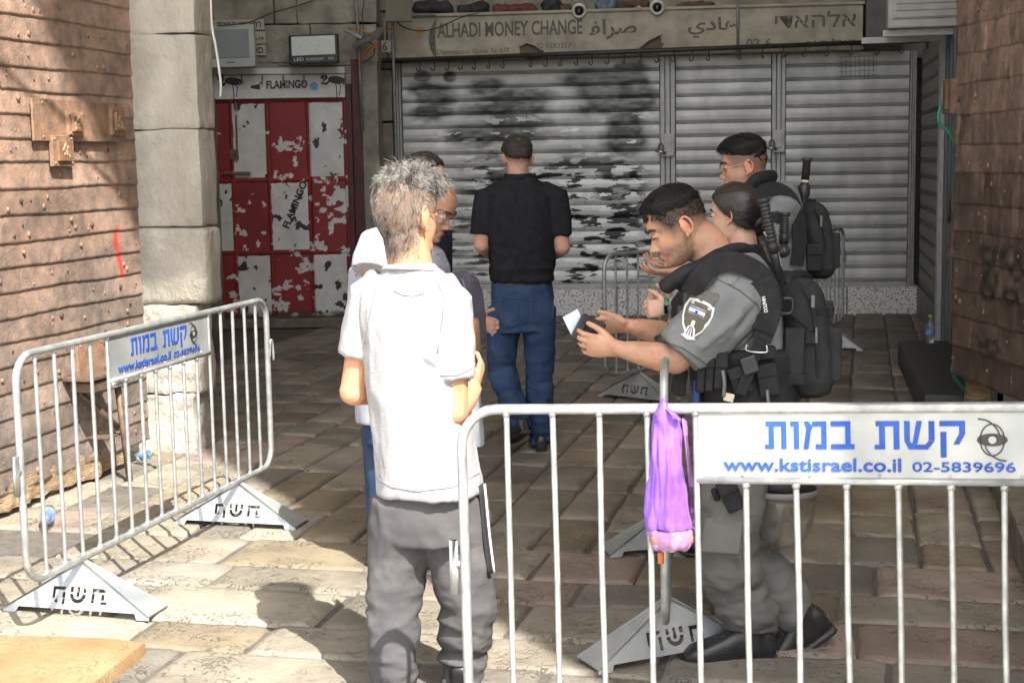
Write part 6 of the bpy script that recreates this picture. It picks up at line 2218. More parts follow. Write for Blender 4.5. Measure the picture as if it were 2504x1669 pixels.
soft('uniform_shirt', sh, 'uniform', G1, 0.006, 2, f5n)
def badge(name, pts, m, parent, lift, host=None):
    """flat-ish badge; pts are seen positions on the sleeve around its centre"""
    uc, vc = sum(p[0] for p in pts) / len(pts), sum(p[1] for p in pts) / len(pts)
    hs_ = [hit('uniform_shirt', parent, u, v) for u, v in pts]
    hc_ = hit('uniform_shirt', parent, uc, vc)
    if hc_ is None or any(h is None for h in hs_):
        print('badge missed', name)
        return None
    ring = []
    n = len(pts)
    V, F = [], []
    for k in (1.0, .66, .33):
        for u, v in pts:
            h = hit('uniform_shirt', parent, uc + (u - uc) * k, vc + (v - vc) * k)
            V.append(h[0] + h[1] * lift)
    V.append(hc_[0] + hc_[1] * lift)
    for r in range(2):
        for i in range(n):
            F.append((r * n + i, r * n + (i + 1) % n, (r + 1) * n + (i + 1) % n, (r + 1) * n + i))
    for i in range(n):
        F.append((2 * n + i, 2 * n + (i + 1) % n, 3 * n))
    b = len(V)
    for i in range(n):
        h = hs_[i]
        V.append(h[0] - h[1] * .002)
    for i in range(n):
        F.append((i, b + i, b + (i + 1) % n, (i + 1) % n))
    mb = MB()
    mb.add(V, F)
    return obj(name, mb, m, parent, smooth=False)
def turned(pts, c, ang, s=1.0):
    ca, sa = math.cos(R(ang)), math.sin(R(ang))
    return [(c[0] + s * (x * ca - y * sa), c[1] + s * (x * sa + y * ca)) for x, y in pts]
C = (1599, 733)
shield = [(-30, -40), (-15, -45), (0, -46), (15, -45), (30, -40), (34, -20), (31, 2), (24, 22), (12, 38), (0, 46), (-12, 38), (-24, 22), (-31, 2), (-34, -20)]
badge('shoulder_badge', turned(shield, C, 22), 'patch_white', G1, .004)
badge('shoulder_badge_field', turned(shield, C, 22, .86), 'olive', G1, .0062)
badge('badge_flag', turned([(-19, -9), (0, -11), (19, -9), (19, 8), (0, 6), (-19, 8)], (1603, 718), 22), 'patch_white', G1, .0082)
for dy in (-7, 5):
    badge('badge_flag_stripe', turned([(-19, dy - 1.3), (0, dy - 3), (19, dy - 1.3), (19, dy + 1.3), (0, dy - .3), (-19, dy + 1.3)], (1603, 718.5), 22), 'ink_blue', G1, .0096)
badge('badge_star', turned([(0, -5), (1.6, -2), (5, -2), (2.6, .3), (4, 4), (0, 2), (-4, 4), (-2.6, .3), (-5, -2), (-1.6, -2)], (1603, 717.5), 22), 'ink_blue', G1, .0098)
badge('badge_torch', turned([(-4, -20), (4, -20), (4, -6), (8, -4), (12, 14), (16, 18), (0, 24), (-16, 18), (-12, 14), (-8, -4), (-4, -6)], (1588, 757), 22), 'patch_white', G1, .0082)
for dx in (-5, 0, 5):
    badge('badge_torch_line', turned([(dx * .6 - 1, -5), (dx * .6 + 1, -5), (dx * 1.3 + 1.2, 13), (dx * 1.3 - 1.2, 13)], (1588, 757), 22), 'ink_black', G1, .0096)
word = '\u05dc\u05d0\u05e8\u05e9\u05d9 \u05ea\u05e8\u05d8\u05e9\u05de'
q = hit('uniform_shirt', G1, *turned([(-24, -29)], C, 22)[0])
q2 = hit('uniform_shirt', G1, *turned([(25, -29)], C, 22)[0])
if q and q2:
    ex = (q2[0] - q[0]).normalized()
    nn = ((q[1] + q2[1]) / 2).normalized()
    ey = nn.cross(ex).normalized()
    obj('badge_lettering', lettering(word, q[0] + nn * .0085, ex, ey, (q2[0] - q[0]).length, .014, .001, .03), 'patch_white', G1)
badge('velcro_patch', [(1593, 665), (1604, 658), (1625, 664), (1652, 676), (1650, 690), (1638, 705), (1610, 692), (1590, 682)], 'velcro', G1, .004)
badge('epaulette', [(1652, 622), (1668, 612), (1696, 618), (1694, 640), (1686, 655), (1664, 650), (1648, 640)], 'uniform', G1, .005)
# sling pad round the neck
vs = MB()
vs.tube(catmull([A5(1524, 662, -.16), A5(1560, 636, -.18), A5(1610, 612, -.17), A5(1655, 588, -.13), A5(1692, 578, -.07), A5(1712, 588, .02), A5(1690, 590, .10), A5(1630, 610, .15), A5(1550, 655, .15)], 5), [(.022, .030)] + [(.026, .040)] * 40, 14, side=(0, 0, 1))
soft('neck_guard', vs, 'kit_black', G1, 0.006, 3, lambda V, N: wrinkle(V, (10, 10, 10), .004, 3))
mat('seam_uniform', (0.10, 0.105, 0.10), None, 30, 0.9, spec=0.1)
seam(G1, 'uniform_shirt', [[(1648, 640), (1700, 668), (1740, 700), (1752, 742)], [(1530, 786), (1570, 800), (1625, 838)], [(1752, 742), (1720, 780), (1660, 836)]], 'seam_uniform', .0022)
# load-bearing vest: chest panel, waist wrap and pouches
ve = MB()
torso(ve, [(A5(1598, 668), S5, F5, .13, .045), (A5(1592, 700), S5, F5, .155, .065), (A5(1600, 760), S5, F5, .16, .075), (A5(1620, 800), S5, F5, .17, .08)])
torso(ve, [(A5(1700, 788), S5, F5, .215, .155), (A5(1704, 800), S5, F5, .222, .165), (A5(1706, 860), S5, F5, .225, .168), (A5(1710, 912), S5, F5, .222, .165), (A5(1712, 922), S5, F5, .212, .158)])
soft('vest', ve, 'kit_black', G1, 0.008, 3, lambda V, N: wrinkle(V, (9, 9, 9), .006, 15))
def pouch(u0, v0, u1, v1, o, th, name='pouch', m='kit_black', parent=None, tilt=0.0, flap=True, D=D5):
    a, b = at(u0, v1, D + o), at(u1, v0, D + o)
    c = (a + b) / 2
    ct, st = math.cos(R(tilt)), math.sin(R(tilt))
    ax = (Vector((ct, 0, -st)), Vector((0, 1, 0)), Vector((st, 0, ct)))
    mb = MB()
    mb.box(c, (b.x - a.x, th, b.z - a.z), ax)
    if flap:
        mb.box(c + ax[2] * ((b.z - a.z) * .3) - Vector((0, th / 2, 0)), ((b.x - a.x) * 1.04, .012, (b.z - a.z) * .42), ax)
    return obj(name, mb, m, parent or G1, bevel=0.006)
pouch(1640, 808, 1668, 892, -.235, .05, tilt=4)
pouch(1600, 812, 1618, 900, -.22, .05, tilt=4)
pouch(1620, 806, 1638, 896, -.23, .05, tilt=4)
pouch(1676, 838, 1722, 905, -.235, .045, tilt=-18)
pouch(1738, 832, 1786, 908, -.225, .05, tilt=-10)
pouch(1730, 795, 1782, 825, -.225, .03, tilt=-4, flap=False)
pouch(1568, 668, 1586, 720, -.17, .05, name='radio', m='plastic_black', flap=False)
pouch(1556, 700, 1574, 748, -.15, .05, name='radio', m='plastic_black', flap=False)
pouch(1545, 845, 1575, 905, -.12, .06, tilt=6)
pouch(1590, 868, 1606, 930, -.12, .05, name='tourniquet', m='kit_blue', flap=False)
pouch(1656, 1100, 1700, 1172, -.235, .05, name='holster', tilt=-25)
pouch(1636, 1120, 1650, 1150, -.22, .02, name='holster_strap', m='webbing', flap=False, tilt=-20)
def band(name, pts, w, m='webbing', parent=None, th=.005, D=D5, out=(0, -1, 0)):
    P = catmull([at(u, v, D + o) for u, v, o in pts], 6)
    out = Vector(out)
    rings = []
    for i, p in enumerate(P):
        t = (P[min(i + 1, len(P) - 1)] - P[max(i - 1, 0)]).normalized()
        s = t.cross(out).normalized()
        n = s.cross(t).normalized()
        rings.append([p + s * w / 2 + n * th / 2, p - s * w / 2 + n * th / 2, p - s * w / 2 - n * th / 2, p + s * w / 2 - n * th / 2])
    mb = MB()
    mb.loft(rings)
    return obj(name, mb, m, parent or G1, bevel=0.001)
band('shoulder_strap', [(1585, 672, -.24), (1610, 635, -.27), (1650, 604, -.27), (1700, 604, -.27), (1748, 632, -.26), (1772, 680, -.255), (1768, 730, -.25), (1748, 782, -.245)], .062, th=.012)
band('shoulder_strap', [(1748, 640, -.27), (1766, 690, -.268), (1762, 735, -.262), (1752, 760, -.258)], .072, 'kit_black', th=.008)
band('side_strap', [(1748, 782, -.255), (1736, 810, -.262), (1718, 860, -.27), (1700, 905, -.265)], .036, th=.006)
m = MB()
c = at(1738, 796, D5 - .27)
m.tube(catmull([c + Vector((-.03, 0, .008)), c + Vector((-.03, 0, -.012)), c + Vector((.03, 0, -.018)), c + Vector((.03, 0, .004))], 3), .0035, 6)
obj('buckle', m, 'steel', G1, smooth=True)
m = MB()
m.box(at(1722, 838, D5 - .28), (.05, .012, .055), (Vector((.95, 0, .3)), Vector((0, 1, 0)), Vector((-.3, 0, .95))))
obj('buckle', m, 'plastic_black', G1, bevel=.004)
m = MB()
m.box(at(1674, 912, D5 - .26), (.032, .012, .026), (Vector((.95, 0, -.25)), Vector((0, 1, 0)), Vector((.25, 0, .95))))
obj('kit_tag', m, 'tag_cream', G1, bevel=.002)
m = MB()
m.tube(catmull([at(1762, 895, D5 - .26), at(1764, 915, D5 - .27), at(1770, 960, D5 - .26)]), .006, 8)
m.tube(catmull([at(1660, 850, D5 - .27), at(1664, 880, D5 - .275), at(1662, 910, D5 - .27)]), .006, 8)
obj('pull_cord', m, 'plastic_grey', G1, smooth=True)
q = at(1764, 716, D5 - .272)
obj('strap_lettering', lettering('DOLPHIN', q, (-.18, 0, 1), (-1, 0, -.18), .05, .012, .001, .02), 'patch_white', G1)
m = MB()
m.tube([at(1516, 768, D5 - .03), at(1532, 800, D5 - .03)], [.022, .026], 16)
obj('torch', m, 'plastic_black', G1, smooth=True)
# trousers and boots
tr = MB()
torso(tr, [(A5(1714, 915), S5, F5, .19, .135), (A5(1716, 960), S5, F5, .195, .145), (A5(1714, 1020), S5, F5, .185, .14)])
tr.tube([hN + UP * .02, hN.lerp(kN, .5), kN + UP * .03, kN - UP * .05, kN.lerp(aN, .6), aN + UP * .07, aN + UP * .03], [.112, .105, .098, .092, .082, .084, .078], 22)
tr.tube([hF + UP * .02, hF.lerp(kF, .5), kF + UP * .03, kF - UP * .04, kF.lerp(aF, .55), kF.lerp(aF, .85), aF + UP * .02 + Vector((-.012, 0, 0))], [.11, .10, .094, .090, .084, .082, .074], 22)
def ft5(V, N):
    low = ss(.75, .35, V[:, 2])
    d = wrinkle(V, (6, 6, 5), .014, 41) + wrinkle(V, (5, 5, 13), .020, 6) * low + wrinkle(V, (12, 12, 12), .005, 2)
    d += creases(V, [(near(1655, 1180), near(1690, 1270), .008, -.007), (near(1620, 1220), near(1700, 1260), .01, -.006), (near(1640, 1280), near(1740, 1330), .014, -.011), (near(1680, 1340), near(1760, 1370), .014, .010), (near(1690, 1390), near(1770, 1410), .012, -.010)])
    return d
soft('uniform_trousers', tr, 'uniform_trousers', G1, 0.007, 2, ft5)
m = MB()
q = hit('uniform_trousers', G1, 1660, 1262)
q2 = hit('uniform_trousers', G1, 1658, 1230)
for qq, sz in ((q, (.13, .012, .05)), (q2, (.125, .010, .12))):
    if qq:
        n = qq[1].normalized()
        x = n.cross(UP).normalized()
        m.box(qq[0], sz, (x, n, x.cross(n)))
if m.n:
    obj('cargo_pocket', m, 'uniform_trousers', G1, bevel=.006)
shoe('boot', G1, aN, (-1, -.10, 0), .315, 'leather', .16, sole=.036, bulk=1.22)
shoe('boot', G1, aF + Vector((0, 0, .0)), (-.80, -.12, -.52), .30, 'leather', .15, sole=.034, bulk=1.2)
# wallet and card
wl = thing('wallet', 'open black wallet held in the bearded guard\'s hands', 'wallet', at(1348, 760, D5 - .1))
m = MB()
wx = (Vector((.72, .35, -.52)).normalized(), Vector((.3, -.92, .1)))
ax0 = Vector((.80, .15, -.45)).normalized()
ax2 = Vector((.40, .1, .9)).normalized()
ax1 = ax2.cross(ax0).normalized()
ax2 = ax0.cross(ax1).normalized()
c = at(1352, 762, D5 - .13)
m.box(c, (.085, .012, .095), (ax0, ax1, ax2))
m.box(c + ax2 * .0 - ax0 * .035 - ax1 * .012, (.03, .014, .085), (ax0, ax1, ax2))
obj('cover', m, 'leather', wl, bevel=.004)
m = MB()
m.box(c - ax1 * -.008 + ax0 * .012, (.05, .004, .07), (ax0, ax1, ax2))
obj('window', m, 'glass_black', wl, bevel=.001)
m = MB()
c = at(1322, 745, D5 - .10)
m.box(c, (.055, .003, .082), (Vector((.88, .1, .45)).normalized(), Vector((0, 1, -.1)).normalized(), Vector((-.42, .1, .9)).normalized()))
m2 = single('identity_card', m, 'card_blue', 'pale blue identity card held beside the open black wallet', 'card')
# pack on his back
def backpack(label, top, bot, side, out, hw, hd, near_o, parts):
    r = thing('backpack', label, 'backpack', bot)
    b = MB()
    pack_body(b, top, bot, side, out, hw, hd)
    c = top.lerp(bot, .62) + out * hd * .75
    b.box(c, (hw * 1.5, hd * .9, (top - bot).length * .45), (side, out, UP))
    soft('pack_body', b, 'pack_black', r, 0.007, 4, lambda V, N: wrinkle(V, (8, 8, 6), .007, 4) + wrinkle(V, (16, 16, 12), .003, 8))
    return r
K1 = backpack('big black tactical backpack on the foremost guard\'s back', A5(1832, 640), A5(1852, 905), Vector((0, 1, 0)), Vector((1, 0, 0)), .15, .085, 0, None)
pouch(1800, 752, 1846, 882, -.165, .03, 'side_pocket', 'pack_black', K1, tilt=2, flap=False)
pouch(1802, 858, 1848, 884, -.183, .008, 'velcro_patch', 'kit_black', K1, tilt=2, flap=False)
pouch(1848, 762, 1874, 790, -.165, .02, 'strap_loop', 'webbing', K1, tilt=2, flap=False)
band('zip', [(1842, 648, -.13), (1862, 690, -.155), (1874, 760, -.162), (1878, 830, -.16), (1876, 872, -.145)], .010, 'webbing', K1, .008)
m = MB()
m.box(at(1867, 692, D5 - .172), (.012, .008, .04))
m.box(at(1875, 770, D5 - .176), (.008, .008, .05))
obj('zip_pull', m, 'plastic_grey', K1, bevel=.002)
band('compression_strap', [(1878, 720, -.15), (1900, 715, -.12), (1914, 712, -.06)], .02, 'webbing', K1, .006)
band('compression_strap', [(1876, 800, -.15), (1902, 796, -.12), (1916, 794, -.06)], .02, 'webbing', K1, .006)
band('compression_strap', [(1795, 700, -.15), (1825, 720, -.16), (1860, 745, -.16)], .022, 'webbing', K1, .006)
band('carry_handle', [(1806, 650, -.06), (1820, 630, -.03), (1846, 628, 0), (1862, 645, .03)], .022, 'webbing', K1, .007)
pouch(1892, 690, 1914, 728, -.105, .012, 'velcro_patch', 'kit_black', K1, flap=False)
m = MB()
c = at(1806, 700, D5 - .19)
m.tube(catmull([c + Vector((-.015, 0, .02)), c + Vector((.015, 0, .02)), c + Vector((.02, 0, 0)), c + Vector((.015, 0, -.025)), c + Vector((-.015, 0, -.025)), c + Vector((-.02, 0, 0)), c + Vector((-.015, 0, .02))], 3), .006, 6)
obj('clip', m, 'plastic_black', K1, smooth=True)
# riot helmet with clear visor hanging behind
hv = thing('riot_helmet', 'riot helmet with clear visor hanging below the backpack behind the barrier bars', 'helmet', at(1797, 1180, 4.74))
cV = at(1800, 1128, 4.74)
V, F = [], []
na, nb_ = 28, 14
for j in range(nb_ + 1):
    b = (math.pi / 2) * j / nb_
    for i in range(na + 1):
        a = math.pi * (-.18 + 1.36 * i / na)
        V.append(cV + Vector((-math.cos(a) * .108 * math.cos(b) ** .6, -math.sin(a) * .085 * math.cos(b) ** .6, -.185 * math.sin(b))))
F = [(j * (na + 1) + i, (j + 1) * (na + 1) + i, (j + 1) * (na + 1) + i + 1, j * (na + 1) + i + 1) for j in range(nb_) for i in range(na)]
m = MB()
m.add(V, F)
vo = obj('visor', m, 'visor', hv, smooth=True)
sol = vo.modifiers.new('thick', 'SOLIDIFY')
sol.thickness = .003
m = MB()
m.ell(cV + Vector((0, .02, .045)), (.112, .10, .09), None, 24, 14)
obj('shell', m, 'plastic_black', hv, smooth=True)
m = MB()
m.tube([cV + Vector((-math.cos(t) * .111, -math.sin(t) * .089, .0)) for t in [math.pi * (-.15 + 1.3 * k / 20) for k in range(21)]], [(.012, .005)] * 21, 8, side=(0, 0, 1))
obj('rim', m, 'plastic_grey', hv, smooth=True)

# ---------------------------------------------------------------- woman guard
D6 = 5.9
A6 = lambda u, v, o=0: at(u, v, D6 + o)
G2 = thing('person', 'woman guard with a long dark ponytail standing behind the bearded guard', 'person', (A6(1700, 1300).x, D6, 0))
F6 = Vector((-0.80, 0.60, 0)).normalized()
S6 = F6.cross(UP)
M6 = headM((0, 0, 0), (-0.80, 0.58, -0.06))
_e = A6(1674, 499, -.06)
M6.translation = _e - (M6.to_3x3() @ Vector((-.076, -.014, -.010)))
HS6 = 1.0
SK6 = (0.56, 0.37, 0.28)
zl6 = lambda x, y: np.interp(y, [-.11, -.06, -.02, .01, .03, .05, .09], [-.075, -.065, -.03, .004, .022, .045, .075])
sk = MB()
head(sk, M6, HS6, .85, .9, True, .9)
nk = A6(1712, 590)
sk.limb([M6 @ Vector((0, -.03, -.05)), nk], [(.05, .052), (.058, .056)], 18)
torso(sk, [(nk, S6, F6, .06, .05), (A6(1716, 640), S6, F6, .14, .08), (A6(1720, 880), S6, F6, .12, .09), (A6(1722, 980), S6, F6, .14, .1)])
for s, wr in ((-1, A6(1540, 706, -.05)), (1, A6(1545, 700, .06))):
    a = A6(1712, 630) + S6 * .16 * s
    e = A6(1640, 760, .0) + S6 * .12 * s
    sk.limb([a, e], [.045, .04])
    sk.limb([e, wr], [.04, .026])
    hand(sk, wr, (-.95, .1, -.05 + .25 * (s > 0)), (0, -s, -.2), (.9, .95, 1, 1), s if s > 0 else -1, .95)
for s, u in ((-1, 1640), (1, 1690)):
    a, b, c = A6(1715, 960) + S6 * .08 * s, A6(u + 30, 1130, .05), A6(u + 10, 1290, 0)
    c.z = .09
    sk.limb([a, b, c], [.07, .05, .035])
soft('body', sk, 'skin', G2, 0.004, 2, None, skin_cols(SK6, M6, HS6, zl6, (0.03, 0.022, 0.018), .02, .5, lipc=(.42, .2, .18)))
brows(G2, M6, 'lash', HS6, .003)
rr = random.Random(3)
tie = Vector((0, -.118, -.045))
def sleek(mb, L):
    for k in range(900):
        a = rr.uniform(0, 2 * math.pi)
        z = rr.uniform(-.05, .112)
        x, y = skull(np.array([a]), np.array([z]))
        p = Vector((x[0], y[0], z))
        if z < float(zl6(p.x, p.y)) + .004:
            continue
        c0 = Vector((0, -.01, .015))
        P = []
        for i in range(7):
            t = i / 6 * rr.uniform(.6, .95)
            q = p.lerp(tie, t) - c0
            e = 1 / math.sqrt((q.x / .088) ** 2 + (q.y / .113) ** 2 + (q.z / .114) ** 2)
            e = max(e, 1.0) if t < .8 else e
            P.append(L(c0 + q * e))
        strand(mb, P, .0011)
hair_cap('hair', M6, 'hair_brown', G2, zl6, lambda X, Y, Z: .013 + .004 * ss(.03, -.08, Y), HS6, .001, 6, 30, sleek, .02)
pt_ = MB()
T0 = M6 @ tie
pth = catmull([M6 @ Vector((0, -.10, -.035)), T0, A6(1742, 535, .0), A6(1757, 570, -.02), A6(1770, 610, -.03), A6(1776, 640, -.03)], 6)
pt_.tube(pth, [(.026, .026)] * 5 + [(.017, .016)] * 3 + [(.024, .02)] * 10 + [(.02, .016)] * 8 + [(.012, .01)] * 5, 14)
soft('ponytail', pt_, 'hair_brown', G2, .004, 1, lambda V, N: wrinkle(V, (60, 60, 8), .002, 3))
m = MB()
m.lathe([(.018, -.010), (.024, -.006), (.024, .006), (.018, .010)], T0 + (M6.to_3x3() @ Vector((0, -.016, -.008))), M6.to_3x3() @ Vector((0, -1, -.5)), 14)
obj('hair_tie', m, 'kit_black', G2, smooth=True)
sh = MB()
torso(sh, [(A6(1712, 560), S6, F6, .07, .065), (A6(1713, 580), S6, F6, .10, .08), (A6(1716, 615), S6, F6, .17, .11), (A6(1718, 680), S6, F6, .19, .14), (A6(1720, 800), S6, F6, .18, .14), (A6(1722, 960), S6, F6, .19, .14)])
soft('vest', sh, 'kit_black', G2, .008, 3, lambda V, N: wrinkle(V, (9, 9, 8), .006, 5))
sh = MB()
for s, wr in ((-1, A6(1556, 710, -.05)), (1, A6(1560, 705, .06))):
    a = A6(1712, 630) + S6 * .16 * s
    e = A6(1640, 760, .0) + S6 * .12 * s
    sh.tube([a, a.lerp(e, .5), e], [.075, .07, .06], 16)
    sh.tube([e, e.lerp(wr, .6), wr], [.06, .052, .044], 16)
soft('uniform_shirt', sh, 'uniform', G2, .007, 2, lambda V, N: wrinkle(V, (10, 10, 10), .005, 6))
m = MB()
c = A6(1531, 703, -.06)
m.lathe([(.030, -.010), (.034, -.008), (.034, .008), (.030, .010)], c, (-1, .1, 0), 18)
wo = obj('watch_strap', m, 'green_hose', G2, smooth=True)
m = MB()
m.box(c + Vector((-.0, -.034, -.008)), (.03, .010, .036))
obj('watch_face', m, 'glass_black', wo, bevel=.003)
tr = MB()
torso(tr, [(A6(1722, 930), S6, F6, .18, .14), (A6(1722, 1000), S6, F6, .18, .13)])
for s, u in ((-1, 1640), (1, 1690)):
    a, b, c = A6(1715, 970) + S6 * .08 * s, A6(u + 30, 1130, .05), A6(u + 10, 1290, 0)
    c.z = .07
    tr.tube([a, b, c], [.1, .085, .075], 16)
    shoe('boot', G2, Vector((c.x, c.y, .09)), F6, .25, 'leather', .14)
soft('uniform_trousers', tr, 'uniform_trousers', G2, .008, 3, lambda V, N: wrinkle(V, (7, 7, 9), .008, 5))
# batons slung on her back
def ribbed(label, p0, p1, r, frac, ribs, extra=None, lab=False):
    r0 = thing('baton', label, 'baton', p1, group='batons slung on the guards')
    d = p1 - p0
    L = d.length
    prof = [(0, -.002), (r * 1.55, 0), (r * 1.6, .012), (r * 1.0, .018)]
    for k in range(ribs):
        z = .02 + (L * frac - .03) * k / ribs
        dz = (L * frac - .03) / ribs
        prof += [(r * 1.02, z), (r * 1.28, z + dz * .25), (r * 1.28, z + dz * .65), (r * 1.02, z + dz * .9)]
    prof += [(r * 1.3, L * frac), (r * 1.3, L * frac + .03)]
    m = MB()
    m.lathe(prof, p0, d, 16)
    obj('grip', m, 'rubber', r0, smooth=True)
    m = MB()
    m.lathe([(r * 1.05, L * frac + .03), (r, L * frac + .05), (r, L), (0, L)], p0, d, 16)
    obj('shaft', m, 'plastic_black', r0, smooth=True)
    if lab:
        m = MB()
        c = p0 + d * (frac + .16)
        m.box(c + Vector((.012, -r - .001, 0)), (.018, .003, .06), (frame(d)[0], Vector((0, 1, 0)), d.normalized()))
        obj('sticker', m, 'patch_white', r0, bevel=.001)
    return r0
ribbed('long ribbed black baton slung beside the ponytail', A6(1753, 456, -.22), A6(1796, 660, -.24), .016, .52, 10, lab=True)
ribbed('short ribbed black baton tucked before the grey sleeve of the guard wearing glasses', A6(1802, 488, .1), A6(1800, 585, .08), .016, .55, 6)
m = MB()
m.ell(A6(1800, 577, -.12), .026, None, 18, 12)
single('stun_grenade', m, 'plastic_black', 'small round black ball hanging beside the long ribbed baton', 'ball', smooth=True)

# ---------------------------------------------------------------- guard wearing glasses
D7 = 6.75
A7 = lambda u, v, o=0: at(u, v, D7 + o)
G3 = thing('person', 'tall guard wearing gold glasses with both palms open before him', 'person', (A7(1795, 1150).x, D7 + .2, 0))
F7 = Vector((-1, 0.05, 0)).normalized()
S7 = F7.cross(UP)
M7 = headM((0, 0, 0), (-0.99, 0.10, -0.13))
_e = A7(1722, 384, -.074) + Vector((0, .074, 0))
M7.translation = _e - (M7.to_3x3() @ Vector((0, -.014, -.010)))
HS7 = 1.06
SK7 = (0.46, 0.275, 0.195)
zl7 = lambda x, y: np.interp(y, [-.11, -.07, -.01, .03, .055, .09], [-.02, -.01, .02, .03, .045, .068])
sk = MB()
head(sk, M7, HS7, 1.15)
nk = A7(1752, 440)
sk.limb([M7 @ Vector((0, -.035, -.05)), nk], [(.058, .06), (.066, .064)], 18)
torso(sk, [(nk, S7, F7, .07, .06), (A7(1768, 480), S7, F7, .15, .09), (A7(1785, 640), S7, F7, .14, .09), (A7(1795, 740), S7, F7, .15, .1)])
for s, wr, nrm in ((-1, A7(1552, 624, -.2), (.1, .3, 1)), (1, A7(1554, 610, .02), (.1, -.2, 1))):
    a = A7(1782, 470) + S7 * .18 * s
    e = A7(1702, 645) + S7 * .14 * s
    sk.limb([a, e], [.05, .045])
    sk.limb([e, wr], [.044, .030])
    hand(sk, wr, (-1, .05, -.02 if s < 0 else .12), nrm, (.25, .3, .35, .4), -s, 1.0)
for s in (-1, 1):
    a, b, c = A7(1795, 760) + S7 * .09 * s, A7(1785, 960, .2) + S7 * .1 * s, A7(1795, 1130, .4) + S7 * .1 * s
    c.z = .09
    sk.limb([a, b, c], [.075, .055, .038])
soft('body', sk, 'skin', G3, 0.0045, 2, None, skin_cols(SK7, M7, HS7, zl7, (0.035, 0.028, 0.025), .07, .75, beard=.25, mous=.4))
rr = random.Random(21)
def T7(X, Y, Z):
    return .003 + .017 * ss(.03, .09, Z) + .008 * ss(.02, .08, Y) * ss(.05, .08, Z)
def tuft7(mb, L):
    for k in range(900):
        a = rr.uniform(0, 2 * math.pi)
        z = rr.uniform(.05, .113)
        x, y = skull(np.array([a]), np.array([z]))
        p = Vector((x[0], y[0], z))
        if z < float(zl7(p.x, p.y)):
            continue
        n = (p - Vector((0, -.01, .015))).normalized()
        th = float(T7(np.array(p.x), np.array(p.y), np.array(p.z)))
        d = Vector((p.x * .6 + rr.uniform(-.5, .5), .8, .3))
        d = (d - n * d.dot(n)).normalized()
        b = p + n * (th * .6)
        ln = rr.uniform(.012, .03)
        strand(mb, [L(b), L(b + d * ln * .5 + n * th * .5), L(b + d * ln + n * (th * .5 + rr.uniform(-.002, .005)))], .0016)
hair_cap('hair', M7, 'hair_black', G3, zl7, T7, HS7, .006, 16, 40, tuft7, .045)
brows(G3, M7, 'lash', HS7, .004)
glasses(G3, M7, HS7, 'gold', (-1, 1), lens_r=(.024, .021))
sh = MB()
torso(sh, [(A7(1752, 420), S7, F7, .085, .075), (A7(1760, 445), S7, F7, .15, .10), (A7(1772, 480), S7, F7, .20, .12), (A7(1785, 560), S7, F7, .20, .13), (A7(1792, 680), S7, F7, .19, .13), (A7(1796, 740), S7, F7, .19, .13)])
for s, wr in ((-1, A7(1600, 622, -.2)), (1, A7(1600, 612, .02))):
    a = A7(1786, 468) + S7 * .19 * s
    e = A7(1702, 645) + S7 * .14 * s
    sh.tube([a + Vector((0, .07 * -s, .03)) if s > 0 else a + S7 * .07 + UP * .03, a, a.lerp(e, .4), e], [.08, .092, .088, .07], 20)
    sh.tube([e, wr], [.07, .05], 16)
soft('uniform_shirt', sh, 'uniform', G3, .007, 3, lambda V, N: wrinkle(V, (8, 8, 6), .007, 33) + wrinkle(V, (15, 15, 15), .002, 5))
ve = MB()
ve.tube(catmull([A7(1690, 470, -.12), A7(1712, 440, -.14), A7(1740, 415, -.11), A7(1765, 412, -.03), A7(1760, 415, .06), A7(1715, 440, .12)], 5), [(.03, .045)] * 26, 14, side=(0, 0, 1))
torso(ve, [(A7(1745, 500), S7, F7, .15, .10), (A7(1750, 600), S7, F7, .17, .11), (A7(1785, 620), S7, F7, .215, .155), (A7(1790, 700), S7, F7, .22, .16), (A7(1794, 760), S7, F7, .21, .155)])
soft('vest', ve, 'kit_black', G3, .008, 3, lambda V, N: wrinkle(V, (9, 9, 9), .006, 15))
band('shoulder_strap', [(1740, 470, -.27), (1752, 440, -.26), (1785, 434, -.25), (1815, 455, -.25), (1832, 500, -.24), (1836, 560, -.23), (1830, 610, -.22)], .06, 'webbing', G3, .012, D7)
badge2 = [(1770, 488), (1786, 484), (1800, 492), (1800, 508), (1786, 514), (1772, 508)]
badge('velcro_patch', badge2, 'kit_black', G3, .004)
badge('shoulder_badge', [(1752, 520), (1764, 514), (1776, 520), (1774, 536), (1765, 546), (1754, 536)], 'patch_white', G3, .004)
tr = MB()
torso(tr, [(A7(1795, 730), S7, F7, .185, .13), (A7(1796, 780), S7, F7, .19, .14)])
for s in (-1, 1):
    a, b, c = A7(1795, 770) + S7 * .09 * s, A7(1785, 960, .2) + S7 * .1 * s, A7(1795, 1130, .4) + S7 * .1 * s
    c.z = .07
    tr.tube([a, b, c], [.105, .09, .08], 16)
    shoe('boot', G3, Vector((c.x, c.y, .09)), F7, .28, 'leather', .14)
soft('uniform_trousers', tr, 'uniform_trousers', G3, .009, 3, lambda V, N: wrinkle(V, (7, 7, 9), .008, 5))
K3 = backpack('black backpack worn by the guard wearing glasses', A7(1862, 466), A7(1878, 636), Vector((0, 1, 0)), Vector((1, -.1, 0)).normalized(), .14, .075, 0, None)
D5b = D7
band('zip', [(1872, 480, -.13), (1890, 520, -.15), (1898, 575, -.15)], .009, 'webbing', K3, .008, D7)
m = MB()
m.box(A7(1886, 508, -.17), (.010, .008, .05))
obj('zip_pull', m, 'plastic_grey', K3, bevel=.002)
pouch(1852, 560, 1886, 622, -.155, .03, 'side_pocket', 'pack_black', K3, D=D7)
band('carry_handle', [(1848, 476, -.05), (1856, 462, -.03), (1872, 462, 0)], .02, 'webbing', K3, .007, D7)
